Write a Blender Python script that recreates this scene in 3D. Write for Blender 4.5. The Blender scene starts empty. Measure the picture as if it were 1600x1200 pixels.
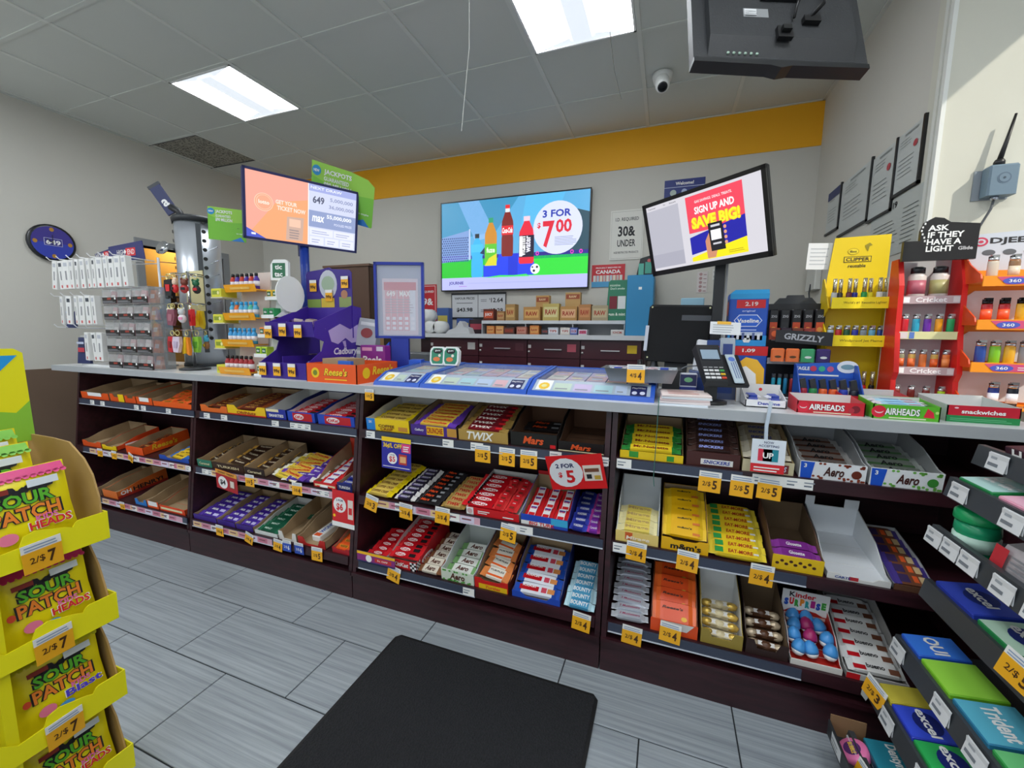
import bpy, math, random
from mathutils import Vector, Matrix, Euler

random.seed(7)
D = bpy.data
SC = bpy.context.scene
COL = SC.collection

# ---------------------------------------------------------------- camera
CAM_H, YAW, PITCH, ROLL, FPX = 1.32745, -.35493, -.12138, .01151, 649.18
_F = Vector((math.sin(YAW)*math.cos(PITCH), math.cos(YAW)*math.cos(PITCH), math.sin(PITCH)))
_r = Vector((math.cos(YAW), -math.sin(YAW), 0))
_u = _r.cross(_F)
_R = _r*math.cos(ROLL) + _u*math.sin(ROLL)
_U = -_r*math.sin(ROLL) + _u*math.cos(ROLL)
CAM_O = Vector((0, 0, CAM_H))
cd = D.cameras.new('camera'); cam = D.objects.new('camera', cd); COL.objects.link(cam)
cd.sensor_fit = 'HORIZONTAL'; cd.sensor_width = 36.0; cd.lens = 36.0*FPX/1600.0
cd.clip_start = .02; cd.clip_end = 100
cam.matrix_world = Matrix(((_R.x, _U.x, -_F.x, 0), (_R.y, _U.y, -_F.y, 0), (_R.z, _U.z, -_F.z, CAM_H), (0, 0, 0, 1)))
SC.camera = cam

# ---------------------------------------------------------------- light and exposure
SC.view_settings.view_transform = 'Standard'
SC.view_settings.look = 'None'
SC.view_settings.gamma = 1.0
SC.view_settings.use_curve_mapping = False
SC.view_settings.exposure = 0.28
wd = D.worlds.new('sky'); SC.world = wd; wd.use_nodes = True
bgn = wd.node_tree.nodes['Background']
bgn.inputs[0].default_value = (.80, .90, 1.0, 1); bgn.inputs[1].default_value = .8
sl = D.lights.new('sun', 'SUN'); sl.energy = 3.0; sl.angle = math.radians(1.2); sl.color = (1, .95, .84)
so = D.objects.new('sun', sl); COL.objects.link(so)
so.rotation_euler = Vector((-.62, .42, -.60)).to_track_quat('-Z', 'Y').to_euler()
LAMP = 17.0        # strength of the ceiling troffers

# ---------------------------------------------------------------- helpers
def at(px, py, ax, val):
    """world point seen at a photograph pixel on the plane ax = val"""
    d = _R*((px-800)/FPX) - _U*((py-600)/FPX) + _F
    k = 'xyz'.index(ax)
    t = (val-CAM_O[k])/d[k]
    return CAM_O + d*t

def fx(px, y, z):
    """world x of the point of the line (y, z) that the photograph shows in column px"""
    q = (px-800)/FPX
    n = _R - _F*q
    return -(n.y*y + n.z*(z-CAM_H))/n.x

def lin(h):
    h = h.lstrip('#')
    o = []
    for i in (0, 2, 4):
        c = int(h[i:i+2], 16)/255.0
        o.append(c/12.92 if c <= .04045 else ((c+.055)/1.055)**2.4)
    return (o[0], o[1], o[2], 1)

_mats = {}
def M(hexc, rough=.5, metal=0.0, emit=0.0, noise=0.0, scale=8.0, bump=0.0, alpha=1.0):
    key = (hexc, rough, metal, emit, noise, scale, bump, alpha)
    if key in _mats:
        return _mats[key]
    m = D.materials.new('mat_'+hexc); m.use_nodes = True
    nt = m.node_tree; b = nt.nodes['Principled BSDF']
    c = lin(hexc)
    b.inputs['Base Color'].default_value = c
    b.inputs['Roughness'].default_value = rough
    b.inputs['Metallic'].default_value = metal
    if emit:
        b.inputs['Emission Color'].default_value = c
        b.inputs['Emission Strength'].default_value = emit
    if noise or bump:
        tc = nt.nodes.new('ShaderNodeTexCoord'); n = nt.nodes.new('ShaderNodeTexNoise')
        n.inputs['Scale'].default_value = scale; n.inputs['Detail'].default_value = 5
        nt.links.new(tc.outputs['Object'], n.inputs['Vector'])
        if noise:
            r = nt.nodes.new('ShaderNodeMix'); r.data_type = 'RGBA'
            r.inputs[6].default_value = [v*(1-noise) for v in c[:3]]+[1]
            r.inputs[7].default_value = [min(1, v*(1+noise)) for v in c[:3]]+[1]
            nt.links.new(n.outputs['Fac'], r.inputs[0]); nt.links.new(r.outputs[2], b.inputs['Base Color'])
        if bump:
            bp = nt.nodes.new('ShaderNodeBump'); bp.inputs['Strength'].default_value = bump
            bp.inputs['Distance'].default_value = .01
            nt.links.new(n.outputs['Fac'], bp.inputs['Height']); nt.links.new(bp.outputs['Normal'], b.inputs['Normal'])
    if alpha < 1:
        b.inputs['Alpha'].default_value = alpha
    _mats[key] = m
    return m

def glass(hexc='ffffff', alpha=.18, rough=.08):
    """thin clear plastic or glass: a glossy coat over a mostly see-through sheet"""
    key = ('glass', hexc, alpha, rough)
    if key in _mats:
        return _mats[key]
    m = D.materials.new('mat_clear_'+hexc); m.use_nodes = True
    nt = m.node_tree; nt.nodes.clear()
    o = nt.nodes.new('ShaderNodeOutputMaterial'); mx = nt.nodes.new('ShaderNodeMixShader')
    t = nt.nodes.new('ShaderNodeBsdfTransparent'); g = nt.nodes.new('ShaderNodeBsdfGlossy')
    f = nt.nodes.new('ShaderNodeBsdfDiffuse'); m2 = nt.nodes.new('ShaderNodeMixShader')
    g.inputs['Roughness'].default_value = rough
    f.inputs['Color'].default_value = lin(hexc); t.inputs['Color'].default_value = (1, 1, 1, 1)
    mx.inputs[0].default_value = alpha; m2.inputs[0].default_value = .5
    nt.links.new(f.outputs[0], m2.inputs[1]); nt.links.new(g.outputs[0], m2.inputs[2])
    nt.links.new(t.outputs[0], mx.inputs[1]); nt.links.new(m2.outputs[0], mx.inputs[2])
    nt.links.new(mx.outputs[0], o.inputs[0])
    _mats[key] = m
    return m

_texts = {}
def text_geo(s, bold=0.0, shear=0.0):
    key = (s, bold, shear)
    if key in _texts:
        return _texts[key]
    cu = D.curves.new('t', 'FONT'); cu.body = s; cu.size = 1; cu.align_x = 'CENTER'
    cu.resolution_u = 2; cu.fill_mode = 'FRONT'; cu.offset = bold; cu.shear = shear
    ob = D.objects.new('t', cu)
    me = ob.to_mesh()
    vs = [(v.co.x, v.co.y) for v in me.vertices]
    fs = [tuple(p.vertices) for p in me.polygons]
    ob.to_mesh_clear(); D.objects.remove(ob); D.curves.remove(cu)
    if not vs:
        vs = [(0, 0), (.1, 0), (.1, .1)]; fs = [(0, 1, 2)]
    x0 = min(v[0] for v in vs); x1 = max(v[0] for v in vs)
    y0 = min(v[1] for v in vs); y1 = max(v[1] for v in vs)
    _texts[key] = (vs, fs, x0, x1, y0, y1)
    return _texts[key]

def panel(o, r, u):
    """matrix of a printable plane: origin o, right r, up u (w points out of the face)"""
    r = Vector(r).normalized(); u = Vector(u).normalized(); w = r.cross(u)
    return Matrix(((r.x, u.x, w.x, o[0]), (r.y, u.y, w.y, o[1]), (r.z, u.z, w.z, o[2]), (0, 0, 0, 1)))

FRONT = lambda x, y, z: panel((x, y, z), (1, 0, 0), (0, 0, 1))     # faces -y
LAY = .0007

class MB:
    """collects shapes; build() links them as ONE mesh object"""
    def __init__(s):
        s.v = []; s.f = []; s.m = []; s.mats = []; s.T = Matrix.Identity(4); s.sm = []
    def mi(s, m):
        if m not in s.mats: s.mats.append(m)
        return s.mats.index(m)
    def add(s, vs, fs, m, smooth=False):
        b = len(s.v); k = s.mi(m)
        s.v += [tuple(s.T @ Vector(v)) for v in vs]
        for f in fs:
            s.f.append(tuple(i+b for i in f)); s.m.append(k); s.sm.append(smooth)
        return s
    def box(s, x0, x1, y0, y1, z0, z1, m):
        vs = [(x, y, z) for z in (z0, z1) for y in (y0, y1) for x in (x0, x1)]
        return s.add(vs, [(0, 2, 3, 1), (4, 5, 7, 6), (0, 1, 5, 4), (2, 6, 7, 3), (0, 4, 6, 2), (1, 3, 7, 5)], m)
    def cbox(s, x0, x1, y0, y1, z0, z1, m, c=.004):
        """box with chamfered vertical and top edges"""
        p = [(x0+c, y0), (x1-c, y0), (x1, y0+c), (x1, y1-c), (x1-c, y1), (x0+c, y1), (x0, y1-c), (x0, y0+c)]
        q = [(min(max(x, x0+c), x1-c), min(max(y, y0+c), y1-c)) for x, y in p]
        vs = [(x, y, z0) for x, y in p]+[(x, y, z1-c) for x, y in p]+[(x, y, z1) for x, y in q]
        fs = [tuple(reversed(range(8)))]+[(i, (i+1) % 8, 8+(i+1) % 8, 8+i) for i in range(8)]
        fs += [(8+i, 8+(i+1) % 8, 16+(i+1) % 8, 16+i) for i in range(8)]+[tuple(range(16, 24))]
        return s.add(vs, fs, m)
    def hexa(s, b, t, m):
        """b, t: four bottom and four top points, both counter-clockwise from above"""
        vs = list(b)+list(t); n = len(b)
        fs = [tuple(reversed(range(n))), tuple(range(n, 2*n))]+[(i, (i+1) % n, n+(i+1) % n, n+i) for i in range(n)]
        return s.add(vs, fs, m)
    def slab(s, pts, ax, a0, a1, m):
        """polygon pts (two other axes in xyz order) extruded along ax from a0 to a1"""
        def mk(p, a):
            return {'x': (a, p[0], p[1]), 'y': (p[0], a, p[1]), 'z': (p[0], p[1], a)}[ax]
        n = len(pts); vs = [mk(p, a0) for p in pts]+[mk(p, a1) for p in pts]
        fs = [tuple(reversed(range(n))), tuple(range(n, 2*n))]+[(i, (i+1) % n, n+(i+1) % n, n+i) for i in range(n)]
        return s.add(vs, fs, m)
    def tube(s, pts, r, m, seg=6, r1=None):
        pts = [Vector(p) for p in pts]; n = len(pts); vs = []; fs = []
        for i, p in enumerate(pts):
            d = (pts[min(i+1, n-1)]-pts[max(i-1, 0)]).normalized()
            a = d.orthogonal() if abs(d.z) > .9 else d.cross(Vector((0, 0, 1)))
            a.normalize(); b = d.cross(a); rr = r if r1 is None else r+(r1-r)*i/(n-1)
            for k in range(seg):
                t = 2*math.pi*k/seg
                vs.append(p+a*math.cos(t)*rr+b*math.sin(t)*rr)
        for i in range(n-1):
            for k in range(seg):
                fs.append((i*seg+k, i*seg+(k+1) % seg, (i+1)*seg+(k+1) % seg, (i+1)*seg+k))
        fs.append(tuple(reversed(range(seg)))); fs.append(tuple(range((n-1)*seg, n*seg)))
        return s.add(vs, fs, m, seg > 5)
    def lathe(s, prof, m, seg=12, o=(0, 0, 0), sx=1, sy=1, smooth=True):
        vs = []; fs = []; n = len(prof)
        for r, z in prof:
            for k in range(seg):
                t = 2*math.pi*k/seg
                vs.append((o[0]+r*sx*math.cos(t), o[1]+r*sy*math.sin(t), o[2]+z))
        for i in range(n-1):
            for k in range(seg):
                fs.append((i*seg+k, i*seg+(k+1) % seg, (i+1)*seg+(k+1) % seg, (i+1)*seg+k))
        fs.append(tuple(reversed(range(seg)))); fs.append(tuple(range((n-1)*seg, n*seg)))
        return s.add(vs, fs, m, smooth)
    def ball(s, o, rx, ry, rz, m, seg=10, rings=6):
        prof = [(max(.04, math.sin(math.pi*i/rings)), -math.cos(math.pi*i/rings)) for i in range(rings+1)]
        T = s.T; s.T = T @ Matrix.Translation(o) @ Matrix.Diagonal((rx, ry, rz, 1))
        s.lathe(prof, m, seg); s.T = T
        return s
    # ---- flat print on a panel matrix P (u right, v up), lay = stacking order
    def rect(s, P, u0, v0, u1, v1, m, lay=1):
        return s.pol(P, [(u0, v0), (u1, v0), (u1, v1), (u0, v1)], m, lay)
    def pol(s, P, pts, m, lay=1):
        vs = [P @ Vector((u, v, lay*LAY)) for u, v in pts]
        return s.add(vs, [tuple(range(len(pts)))], m)
    def disc(s, P, cu, cv, r, m, lay=1, rv=None, seg=18):
        rv = r if rv is None else rv
        return s.pol(P, [(cu+r*math.cos(2*math.pi*k/seg), cv+rv*math.sin(2*math.pi*k/seg)) for k in range(seg)], m, lay)
    def text(s, P, t, cu, cv, h, m, lay=2, w=None, bold=.012, shear=0.0, rot=0.0):
        if bold <= .07: bold = min(bold, .03)
        vs, fs, x0, x1, y0, y1 = text_geo(t, bold, shear)
        k = h/max(1e-6, y1-y0); kx = k if w is None else w/max(1e-6, x1-x0)
        c, sn = math.cos(rot), math.sin(rot); out = []
        for x, y in vs:
            a = (x-(x0+x1)/2)*kx; b = (y-(y0+y1)/2)*k
            out.append(P @ Vector((cu+a*c-b*sn, cv+a*sn+b*c, lay*LAY)))
        return s.add(out, fs, m)
    def lines(s, P, u0, u1, v0, v1, n, m, lay=2, th=.3, jit=.25):
        """rows of tiny print"""
        rng = random.Random(n*31+int(abs(u1-u0)*1e4))
        st = (v1-v0)/n
        for i in range(n):
            e = u1-(u1-u0)*rng.random()*jit
            s.rect(P, u0, v0+st*i, e, v0+st*(i+th), m, lay)
        return s
    def mesh(s, name, o=(0, 0, 0)):
        me = D.meshes.new(name)
        me.from_pydata([(v[0]-o[0], v[1]-o[1], v[2]-o[2]) for v in s.v], [], s.f)
        for m in s.mats: me.materials.append(m)
        me.polygons.foreach_set('material_index', s.m)
        me.polygons.foreach_set('use_smooth', s.sm)
        me.update()
        return me
    def build(s, name, parent=None, o=(0, 0, 0), loc=None, rot=None):
        """o: world point that becomes the origin; parts of a thing are given in the thing's own space"""
        ob = D.objects.new(name, s.mesh(name, o))
        COL.objects.link(ob)
        ob.location = loc if loc is not None else o
        if rot: ob.rotation_euler = rot
        if parent: ob.parent = parent
        return ob

def tag(o, label, cat, group=None):
    o['label'] = label; o['category'] = cat
    if group: o['group'] = group
    return o
def struct(o):
    o['kind'] = 'structure'; return o
def thing(name, loc, label, cat, group=None, rot=(0, 0, 0)):
    o = D.objects.new(name, None); COL.objects.link(o); o.empty_display_size = .05
    o.location = loc; o.rotation_euler = rot
    return tag(o, label, cat, group)
def inst(name, me, mtx=None, loc=None, rot=None, parent=None, scale=None):
    o = D.objects.new(name, me); COL.objects.link(o)
    if mtx is not None: o.matrix_world = mtx
    if loc is not None: o.location = loc
    if rot is not None: o.rotation_euler = rot
    if scale: o.scale = (scale, scale, scale)
    if parent: o.parent = parent
    return o
_cache = {}
def shared(key, fn):
    if key not in _cache: _cache[key] = fn()
    return _cache[key]

# palette
WHITE = M('f4f4f2', .45); PAPER = M('efeeea', .7); BLACK = M('101013', .4); INK = M('1b1b20', .6)
GREY = M('8f9194', .5); LGREY = M('c9cbcc', .5); DGREY = M('3a3d42', .5)
RED = M('d81f26', .4); DRED = M('8e1220', .4); ORANGE = M('f2621f', .4); YELLOW = M('f7d117', .4); TAGY = M('f6b21c', .5)
BLUE = M('1f4fb4', .4); NAVY = M('23295e', .45); SKY = M('2fa3e0', .4); PURPLE = M('4b2a9b', .4); GREEN = M('3aa23a', .4)
DGREEN = M('1d6b46', .4); PINK = M('ec8fb6', .4); MAGENTA = M('b0237f', .4); BROWN = M('5a2a1c', .4); GOLD = M('c9a24a', .3, .5)
CARD = M('a98f6d', .8, noise=.08, scale=30); CARDW = M('d9d9d6', .7); SILVER = M('b9bec6', .25, .8)
CHROME = M('d8dadd', .15, 1.0); TEAL = M('2b9c93', .4); CREAM = M('efe2b4', .5); LIME = M('8dc63f', .4); MAROON = M('4a1420', .5)
# ---------------------------------------------------------------- room shell
ZC = 2.993; YW = 3.739; XL = -4.56; XR = .96; YRET = 2.21; XWIN = 1.36; YN = -2.2
wallm = M('cdcac1', .85, noise=.03, scale=2.0, bump=.05)
wallR = M('d2d0c2', .85, noise=.05, scale=3.0, bump=.1)

def floor_mat():
    m = D.materials.new('mat_floor_tile'); m.use_nodes = True
    nt = m.node_tree; b = nt.nodes['Principled BSDF']; b.inputs['Roughness'].default_value = .38
    g = nt.nodes.new('ShaderNodeNewGeometry'); mp = nt.nodes.new('ShaderNodeMapping'); n = nt.nodes.new('ShaderNodeTexNoise')
    mp.inputs['Scale'].default_value = (1.6, 75, 1); n.inputs['Scale'].default_value = 1.0; n.inputs['Detail'].default_value = 6
    n.inputs['Roughness'].default_value = .65
    r = nt.nodes.new('ShaderNodeValToRGB'); e = r.color_ramp.elements
    e[0].position = .30; e[0].color = lin('7f878e'); e[1].position = .62; e[1].color = lin('a5adb3')
    nt.links.new(g.outputs['Position'], mp.inputs['Vector']); nt.links.new(mp.outputs[0], n.inputs['Vector'])
    nt.links.new(n.outputs['Fac'], r.inputs[0]); nt.links.new(r.outputs[0], b.inputs['Base Color'])
    return m
FT = floor_mat()
grout = M('2c3034', .9)
fl = struct(MB().box(XL, XWIN+.1, YN, YW+.1, -.06, -.004, grout).build('floor'))
TW, TD = .6096, .3048
tile_me = {}
def tile(x0, x1, y0, y1):
    k = (round(x1-x0, 4), round(y1-y0, 4))
    if k not in tile_me:
        g = .0024
        tile_me[k] = MB().cbox(g, k[0]-g, g, k[1]-g, -.004, .0, FT, .0012).mesh('floor_tile')
    inst('floor_tile', tile_me[k], loc=(x0, y0, 0), parent=fl)
for r in range(-2, 9):
    y1 = 1.30057+TD-TD*r; off = -2.76212+(0 if r % 2 == 0 else TW/2)
    if y1 - TD < -1.2: continue
    i = -4
    while True:
        a = max(XL, off+i*TW); b = min(XWIN, off+(i+1)*TW); i += 1
        if a >= XWIN: break
        if b-a < .01: continue
        tile(a, b, y1-TD, y1)

# ceiling: panels and the exposed grid
SX = .6096; CX = -.23679; SY = 1.2192*.47635; CY = 1.44517
ceil = struct(MB().box(XL-.1, XWIN+.1, YN, YW+.1, ZC+.03, ZC+.08, M('77786f', .9)).build('ceiling'))
panm = M('d2d5cf', .95, noise=.03, scale=3, bump=.06)
teem = M('dadcd6', .5)
LIGHTS = [(-5, 1), (-1, 1), (-5, -2), (-1, -2), (-5, -5), (-1, -5), (-7, -2), (-7, -5), (1, -2), (1, -5), (-3, -3.0)]
LIGHTS = [(i, int(j)) for i, j in LIGHTS if (i, j) != (-3, -3.0)]
VENT = (-7, 2)
pan_me = {}
for i in range(-8, 4):
    for j in range(-7, 5):
        x0 = max(XL, CX+i*SX); x1 = min(XWIN, CX+(i+1)*SX); y0 = max(YN, CY+j*SY); y1 = min(YW, CY+(j+1)*SY)
        if x1-x0 < .02 or y1-y0 < .02 or (i, j) in LIGHTS or (i, j) == VENT: continue
        k = (round(x1-x0, 3), round(y1-y0, 3))
        if k not in pan_me:
            pan_me[k] = MB().box(.004, k[0]-.004, .004, k[1]-.004, .006, .018, panm).mesh('ceiling_panel')
        inst('ceiling_panel', pan_me[k], loc=(x0, y0, ZC), parent=ceil)
for i in range(-7, 4):
    x = CX+i*SX
    if XL < x < XWIN:
        MB().box(x-.012, x+.012, YN, YW, ZC-.001, ZC+.006, teem).box(x-.002, x+.002, YN, YW, ZC+.006, ZC+.03, teem).build('ceiling_runner', ceil)
for j in range(-6, 5):
    y = CY+j*SY
    if YN < y < YW:
        MB().box(XL, XWIN, y-.012, y+.012, ZC+.0005, ZC+.0055, panm).build('cross_tee', ceil)
for k, (a, b) in enumerate((((XL, YW-.02), (XR, YW)), ((XL, YN), (XL+.02, YW)), ((XR-.02, YRET), (XR, YW)))):
    MB().box(a[0], b[0], a[1], b[1], ZC-.002, ZC+.004, teem).build('wall_angle', ceil)

lit = M('f6fbff', .5, emit=LAMP); lit2 = M('dfe6ee', .5, emit=.75)
SEEN = {(-5, 1): 'bright white recessed ceiling light left of the air vent and lottery screen', (-1, 1): 'white recessed ceiling light at the top edge beside the hanging monitor'}
for i, j in LIGHTS:
    x0, y0 = CX+i*SX, CY+j*SY
    if x0 < XL or x0+SX > XWIN+.3: continue
    t = thing('ceiling_light', (x0+SX/2, y0+SY/2, ZC), SEEN.get((i, j), 'recessed ceiling light further down the shop ceiling, %s' % {(-5, -2): 'left of the camera', (-1, -2): 'above the camera', (-5, -5): 'left by the entrance', (-1, -5): 'by the entrance', (-7, -2): 'far left', (-7, -5): 'far left by the entrance', (1, -2): 'right of the camera', (1, -5): 'right by the entrance'}.get((i, j), 'elsewhere')), 'ceiling light', 'recessed ceiling lights')
    a, b = SX/2-.014, SY/2-.014
    f = MB()
    for q in ((-a, a, -b, -b+.012), (-a, a, b-.012, b), (-a, -a+.012, -b, b), (a-.012, a, -b, b)):
        f.box(q[0], q[1], q[2], q[3], -.003, .02, WHITE)
    f.build('frame', t)
    a -= .012; b -= .012; w = .075
    for sg in (-1, 1):                       # the two lit basins
        m = MB(); xs = [sg*a, sg*(a*.72), sg*(w+.06), sg*w]; zs = [.001, .018, .02, .006]
        for q in range(3):
            m.add([(xs[q], -b, zs[q]), (xs[q+1], -b, zs[q+1]), (xs[q+1], b, zs[q+1]), (xs[q], b, zs[q])], [(0, 1, 2, 3)], lit)
        m.build('reflector', t)
    MB().slab([(-w, .004), (w, .004), (w*.7, -.004), (-w*.7, -.004)], 'y', -b+.03, b-.03, lit2).build('diffuser', t)
    MB().box(-a, a, -b, b, .021, .026, WHITE).build('housing', t)
    for sg in (-1, 1):
        MB().hexa([(-a, sg*b, .002), (a, sg*b, .002), (w, sg*(b-.05), .004), (-w, sg*(b-.05), .004)],
                  [(-a, sg*b, .004), (a, sg*b, .004), (w, sg*(b-.05), .006), (-w, sg*(b-.05), .006)], lit2).build('end_plate', t)

# perforated return-air panel by the left wall
vx0, vx1, vy0, vy1 = XL+.01, CX-6*SX-.01, CY+2*SY+.01, CY+3*SY-.01
vm = D.materials.new('mat_perforated'); vm.use_nodes = True
_n = vm.node_tree; _b = _n.nodes['Principled BSDF']; _v = _n.nodes.new('ShaderNodeTexVoronoi'); _v.inputs['Scale'].default_value = 55
_tc = _n.nodes.new('ShaderNodeTexCoord'); _rp = _n.nodes.new('ShaderNodeValToRGB')
_rp.color_ramp.elements[0].position = .30; _rp.color_ramp.elements[0].color = lin('3a3833'); _rp.color_ramp.elements[1].position = .5; _rp.color_ramp.elements[1].color = lin('9c988c')
_n.links.new(_tc.outputs['Object'], _v.inputs['Vector']); _n.links.new(_v.outputs['Distance'], _rp.inputs[0]); _n.links.new(_rp.outputs[0], _b.inputs['Base Color'])
vt = thing('air_vent', ((vx0+vx1)/2, (vy0+vy1)/2, ZC), 'dark perforated air return panel in the ceiling by the left wall', 'air vent')
hx, hy = (vx1-vx0)/2, (vy1-vy0)/2
MB().box(-hx, hx, -hy, hy, .004, .02, vm).build('grille', vt)
f = MB()
for q in ((-hx, hx, -hy, -hy+.008), (-hx, hx, hy-.008, hy), (-hx, -hx+.008, -hy, hy), (hx-.008, hx, -hy, hy)): f.box(q[0], q[1], q[2], q[3], -.001, .012, DGREY)
f.build('frame', vt)

# walls
struct(MB().box(XL-.15, XR+.15, YW, YW+.12, 0, ZC+.03, wallm).build('wall_back'))
struct(MB().box(XL, XR, YW-.006, YW+.001, 2.692, ZC, M('f0ac0a', .6, noise=.04, scale=3)).build('trim_1'))
DY0, DY1, DZ = 2.50, 3.24, 2.09
wl = struct(MB().box(XL-.12, XL, YN, DY0, 0, ZC+.03, wallm).box(XL-.12, XL, DY1, YW, 0, ZC+.03, wallm).box(XL-.12, XL, DY0, DY1, DZ, ZC+.03, wallm).build('wall_left'))
struct(MB().box(XL-.001, XL+.008, YN, DY0-.07, 0, 1.01, M('6f5a4a', .8, noise=.05, scale=3)).build('trim_2'))
struct(MB().box(XR, XR+.12, YRET+.12, YW, 0, ZC+.03, wallm).box(XR, XWIN+.12, YRET, YRET+.12, 0, ZC+.03, wallR).build('wall_right'))
wy0, wy1, wz0, wz1 = 1.5, 2.16, 1.12, 2.74
struct(MB().box(XWIN, XWIN+.12, YN, wy0, 0, ZC+.03, wallm).box(XWIN, XWIN+.12, wy1, YRET, 0, ZC+.03, wallm)
       .box(XWIN, XWIN+.12, wy0, wy1, 0, wz0, wallm).box(XWIN, XWIN+.12, wy0, wy1, wz1, ZC+.03, wallm).build('wall_window_side'))
w1 = struct(MB().box(XWIN+.03, XWIN+.07, wy0, wy0+.035, wz0, wz1, DGREY).box(XWIN+.03, XWIN+.07, wy1-.035, wy1, wz0, wz1, DGREY)
            .box(XWIN+.03, XWIN+.07, wy0, wy1, wz0, wz0+.035, DGREY).box(XWIN+.03, XWIN+.07, wy0, wy1, wz1-.03, wz1, DGREY).build('window_1'))
MB().box(XWIN+.048, XWIN+.052, wy0+.03, wy1-.03, wz0+.03, wz1-.03, glass('eef6ff', .06)).build('pane', w1)
# corner mouldings where the wall turns towards the window
tr = struct(MB().box(XR-.010, XR, YRET+.03, YRET+.05, 0, ZC, M('dedfd8', .5)).box(XR-.010, XR+.004, YRET-.008, YRET+.016, 0, ZC, M('e4e5df', .5)).build('trim_3'))

# doorway in the left wall and the lit store room behind it
dr = struct(MB().box(XL-.13, XL+.02, DY0-.06, DY0, 0, DZ+.06, M('8d9092', .5)).box(XL-.13, XL+.02, DY1, DY1+.06, 0, DZ+.06, M('8d9092', .5))
            .box(XL-.13, XL+.02, DY0, DY1, DZ, DZ+.06, M('8d9092', .5)).build('door_1'))
ochre = M('c79a4c', .8, noise=.12, scale=4)
struct(MB().box(-6.2, -6.1, 1.9, 4.3, 0, 2.6, ochre).box(-6.2, XL-.12, 4.2, 4.3, 0, 2.6, ochre).box(-6.2, XL-.12, 1.9, 2.0, 0, 2.6, ochre)
       .box(-6.2, XL-.12, 1.9, 4.3, -.05, 0, grout).box(-6.2, XL-.12, 1.9, 4.3, 2.6, 2.65, panm).build('wall_store_room'))
sl2 = D.lights.new('store_room_bulb', 'POINT'); sl2.energy = 9; sl2.color = (1, .82, .5); sl2.shadow_soft_size = .08
so2 = D.objects.new('store_room_bulb', sl2); COL.objects.link(so2); so2.location = (-5.8, 3.7, 2.35)
for z, n in ((1.35, 'lower'), (1.62, 'upper')):
    sh = tag(MB().box(-6.09, -5.8, 2.3, 4.1, z, z+.03, M('4a3524', .7)).build('storage_shelf'), 'dark %s wooden shelf on the ochre store room wall seen through the doorway' % n, 'shelf')
for k, (y, z, w, h, mm) in enumerate(((2.75, 1.65, .2, .12, '2b2320'), (3.1, 1.65, .16, .18, '6b4526'), (3.5, 1.65, .3, .1, '241f1d'), (2.7, 1.38, .25, .14, '5c3c22'), (3.2, 1.38, .3, .11, '2e2622'), (3.7, 1.38, .2, .16, '775030'))):
    tag(MB().cbox(-6.05, -5.83, y, y+w, z, z+h, M(mm, .7), .01).box(-5.831, -5.828, y+.02, y+w-.02, z+.02, z+h-.03, M('8a6a48', .7)).build('storage_box', o=(-5.94, y+w/2, z)),
        ['dark low box at the near end of the upper store room shelf', 'brown carton in the middle of the upper store room shelf', 'long flat dark box at the far end of the upper store room shelf',
         'brown carton at the near end of the lower store room shelf', 'dark flat box in the middle of the lower store room shelf', 'tan carton at the far end of the lower store room shelf'][k], 'box')

# floor mat
mm = M('1e1f23', .95, noise=.7, scale=160, bump=.8)
ft = thing('floor_mat', (-.607, .6, 0), 'black ribbed entrance mat lying on the grey tile floor', 'mat')
MB().box(-.427, .427, -.80, .798, .002, .0085, mm).build('pile', ft)
MB().slab([(-.439, -.81), (.439, -.81), (.439, .79), (.420, .811), (-.420, .811), (-.439, .79)], 'z', .0005, .006, M('101114', .6)).build('rubber_border', ft)

# ---------------------------------------------------------------- display counter: four cabinet units and the worktop
wood = D.materials.new('mat_dark_wood'); wood.use_nodes = True
_n = wood.node_tree; _b = _n.nodes['Principled BSDF']; _b.inputs['Roughness'].default_value = .38
_tc = _n.nodes.new('ShaderNodeTexCoord'); _mp = _n.nodes.new('ShaderNodeMapping'); _mp.inputs['Scale'].default_value = (2, 14, 14)
_ns = _n.nodes.new('ShaderNodeTexNoise'); _ns.inputs['Scale'].default_value = 3; _ns.inputs['Detail'].default_value = 6; _rp = _n.nodes.new('ShaderNodeValToRGB')
_rp.color_ramp.elements[0].position = .3; _rp.color_ramp.elements[0].color = lin('241015'); _rp.color_ramp.elements[1].position = .75; _rp.color_ramp.elements[1].color = lin('3d1a22')
_n.links.new(_tc.outputs['Object'], _mp.inputs['Vector']); _n.links.new(_mp.outputs[0], _ns.inputs['Vector']); _n.links.new(_ns.outputs['Fac'], _rp.inputs[0]); _n.links.new(_rp.outputs[0], _b.inputs['Base Color'])
YTOE = 1.5425; ZTOP = 1.07
def yface(z): return 1.545+(z-.14)*.1/.88
LEV = {'top': .85, 'mid': .525, 'bot': .21}
TILT = math.radians(7)
UNITS = [(-3.83, -2.625, 'leftmost dark wood candy cabinet, half empty orange trays inside'), (-2.620, -1.412, 'dark wood candy cabinet second from the left, purple bars at the bottom'),
         (-1.407, -.190, 'dark wood candy cabinet third from the left, below the blue lottery cases'), (-.185, 1.02, 'rightmost dark wood candy cabinet behind the gum rack')]
stripm = M('3b4254', .35); ledge = M('c7ccd6', .3)
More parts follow.
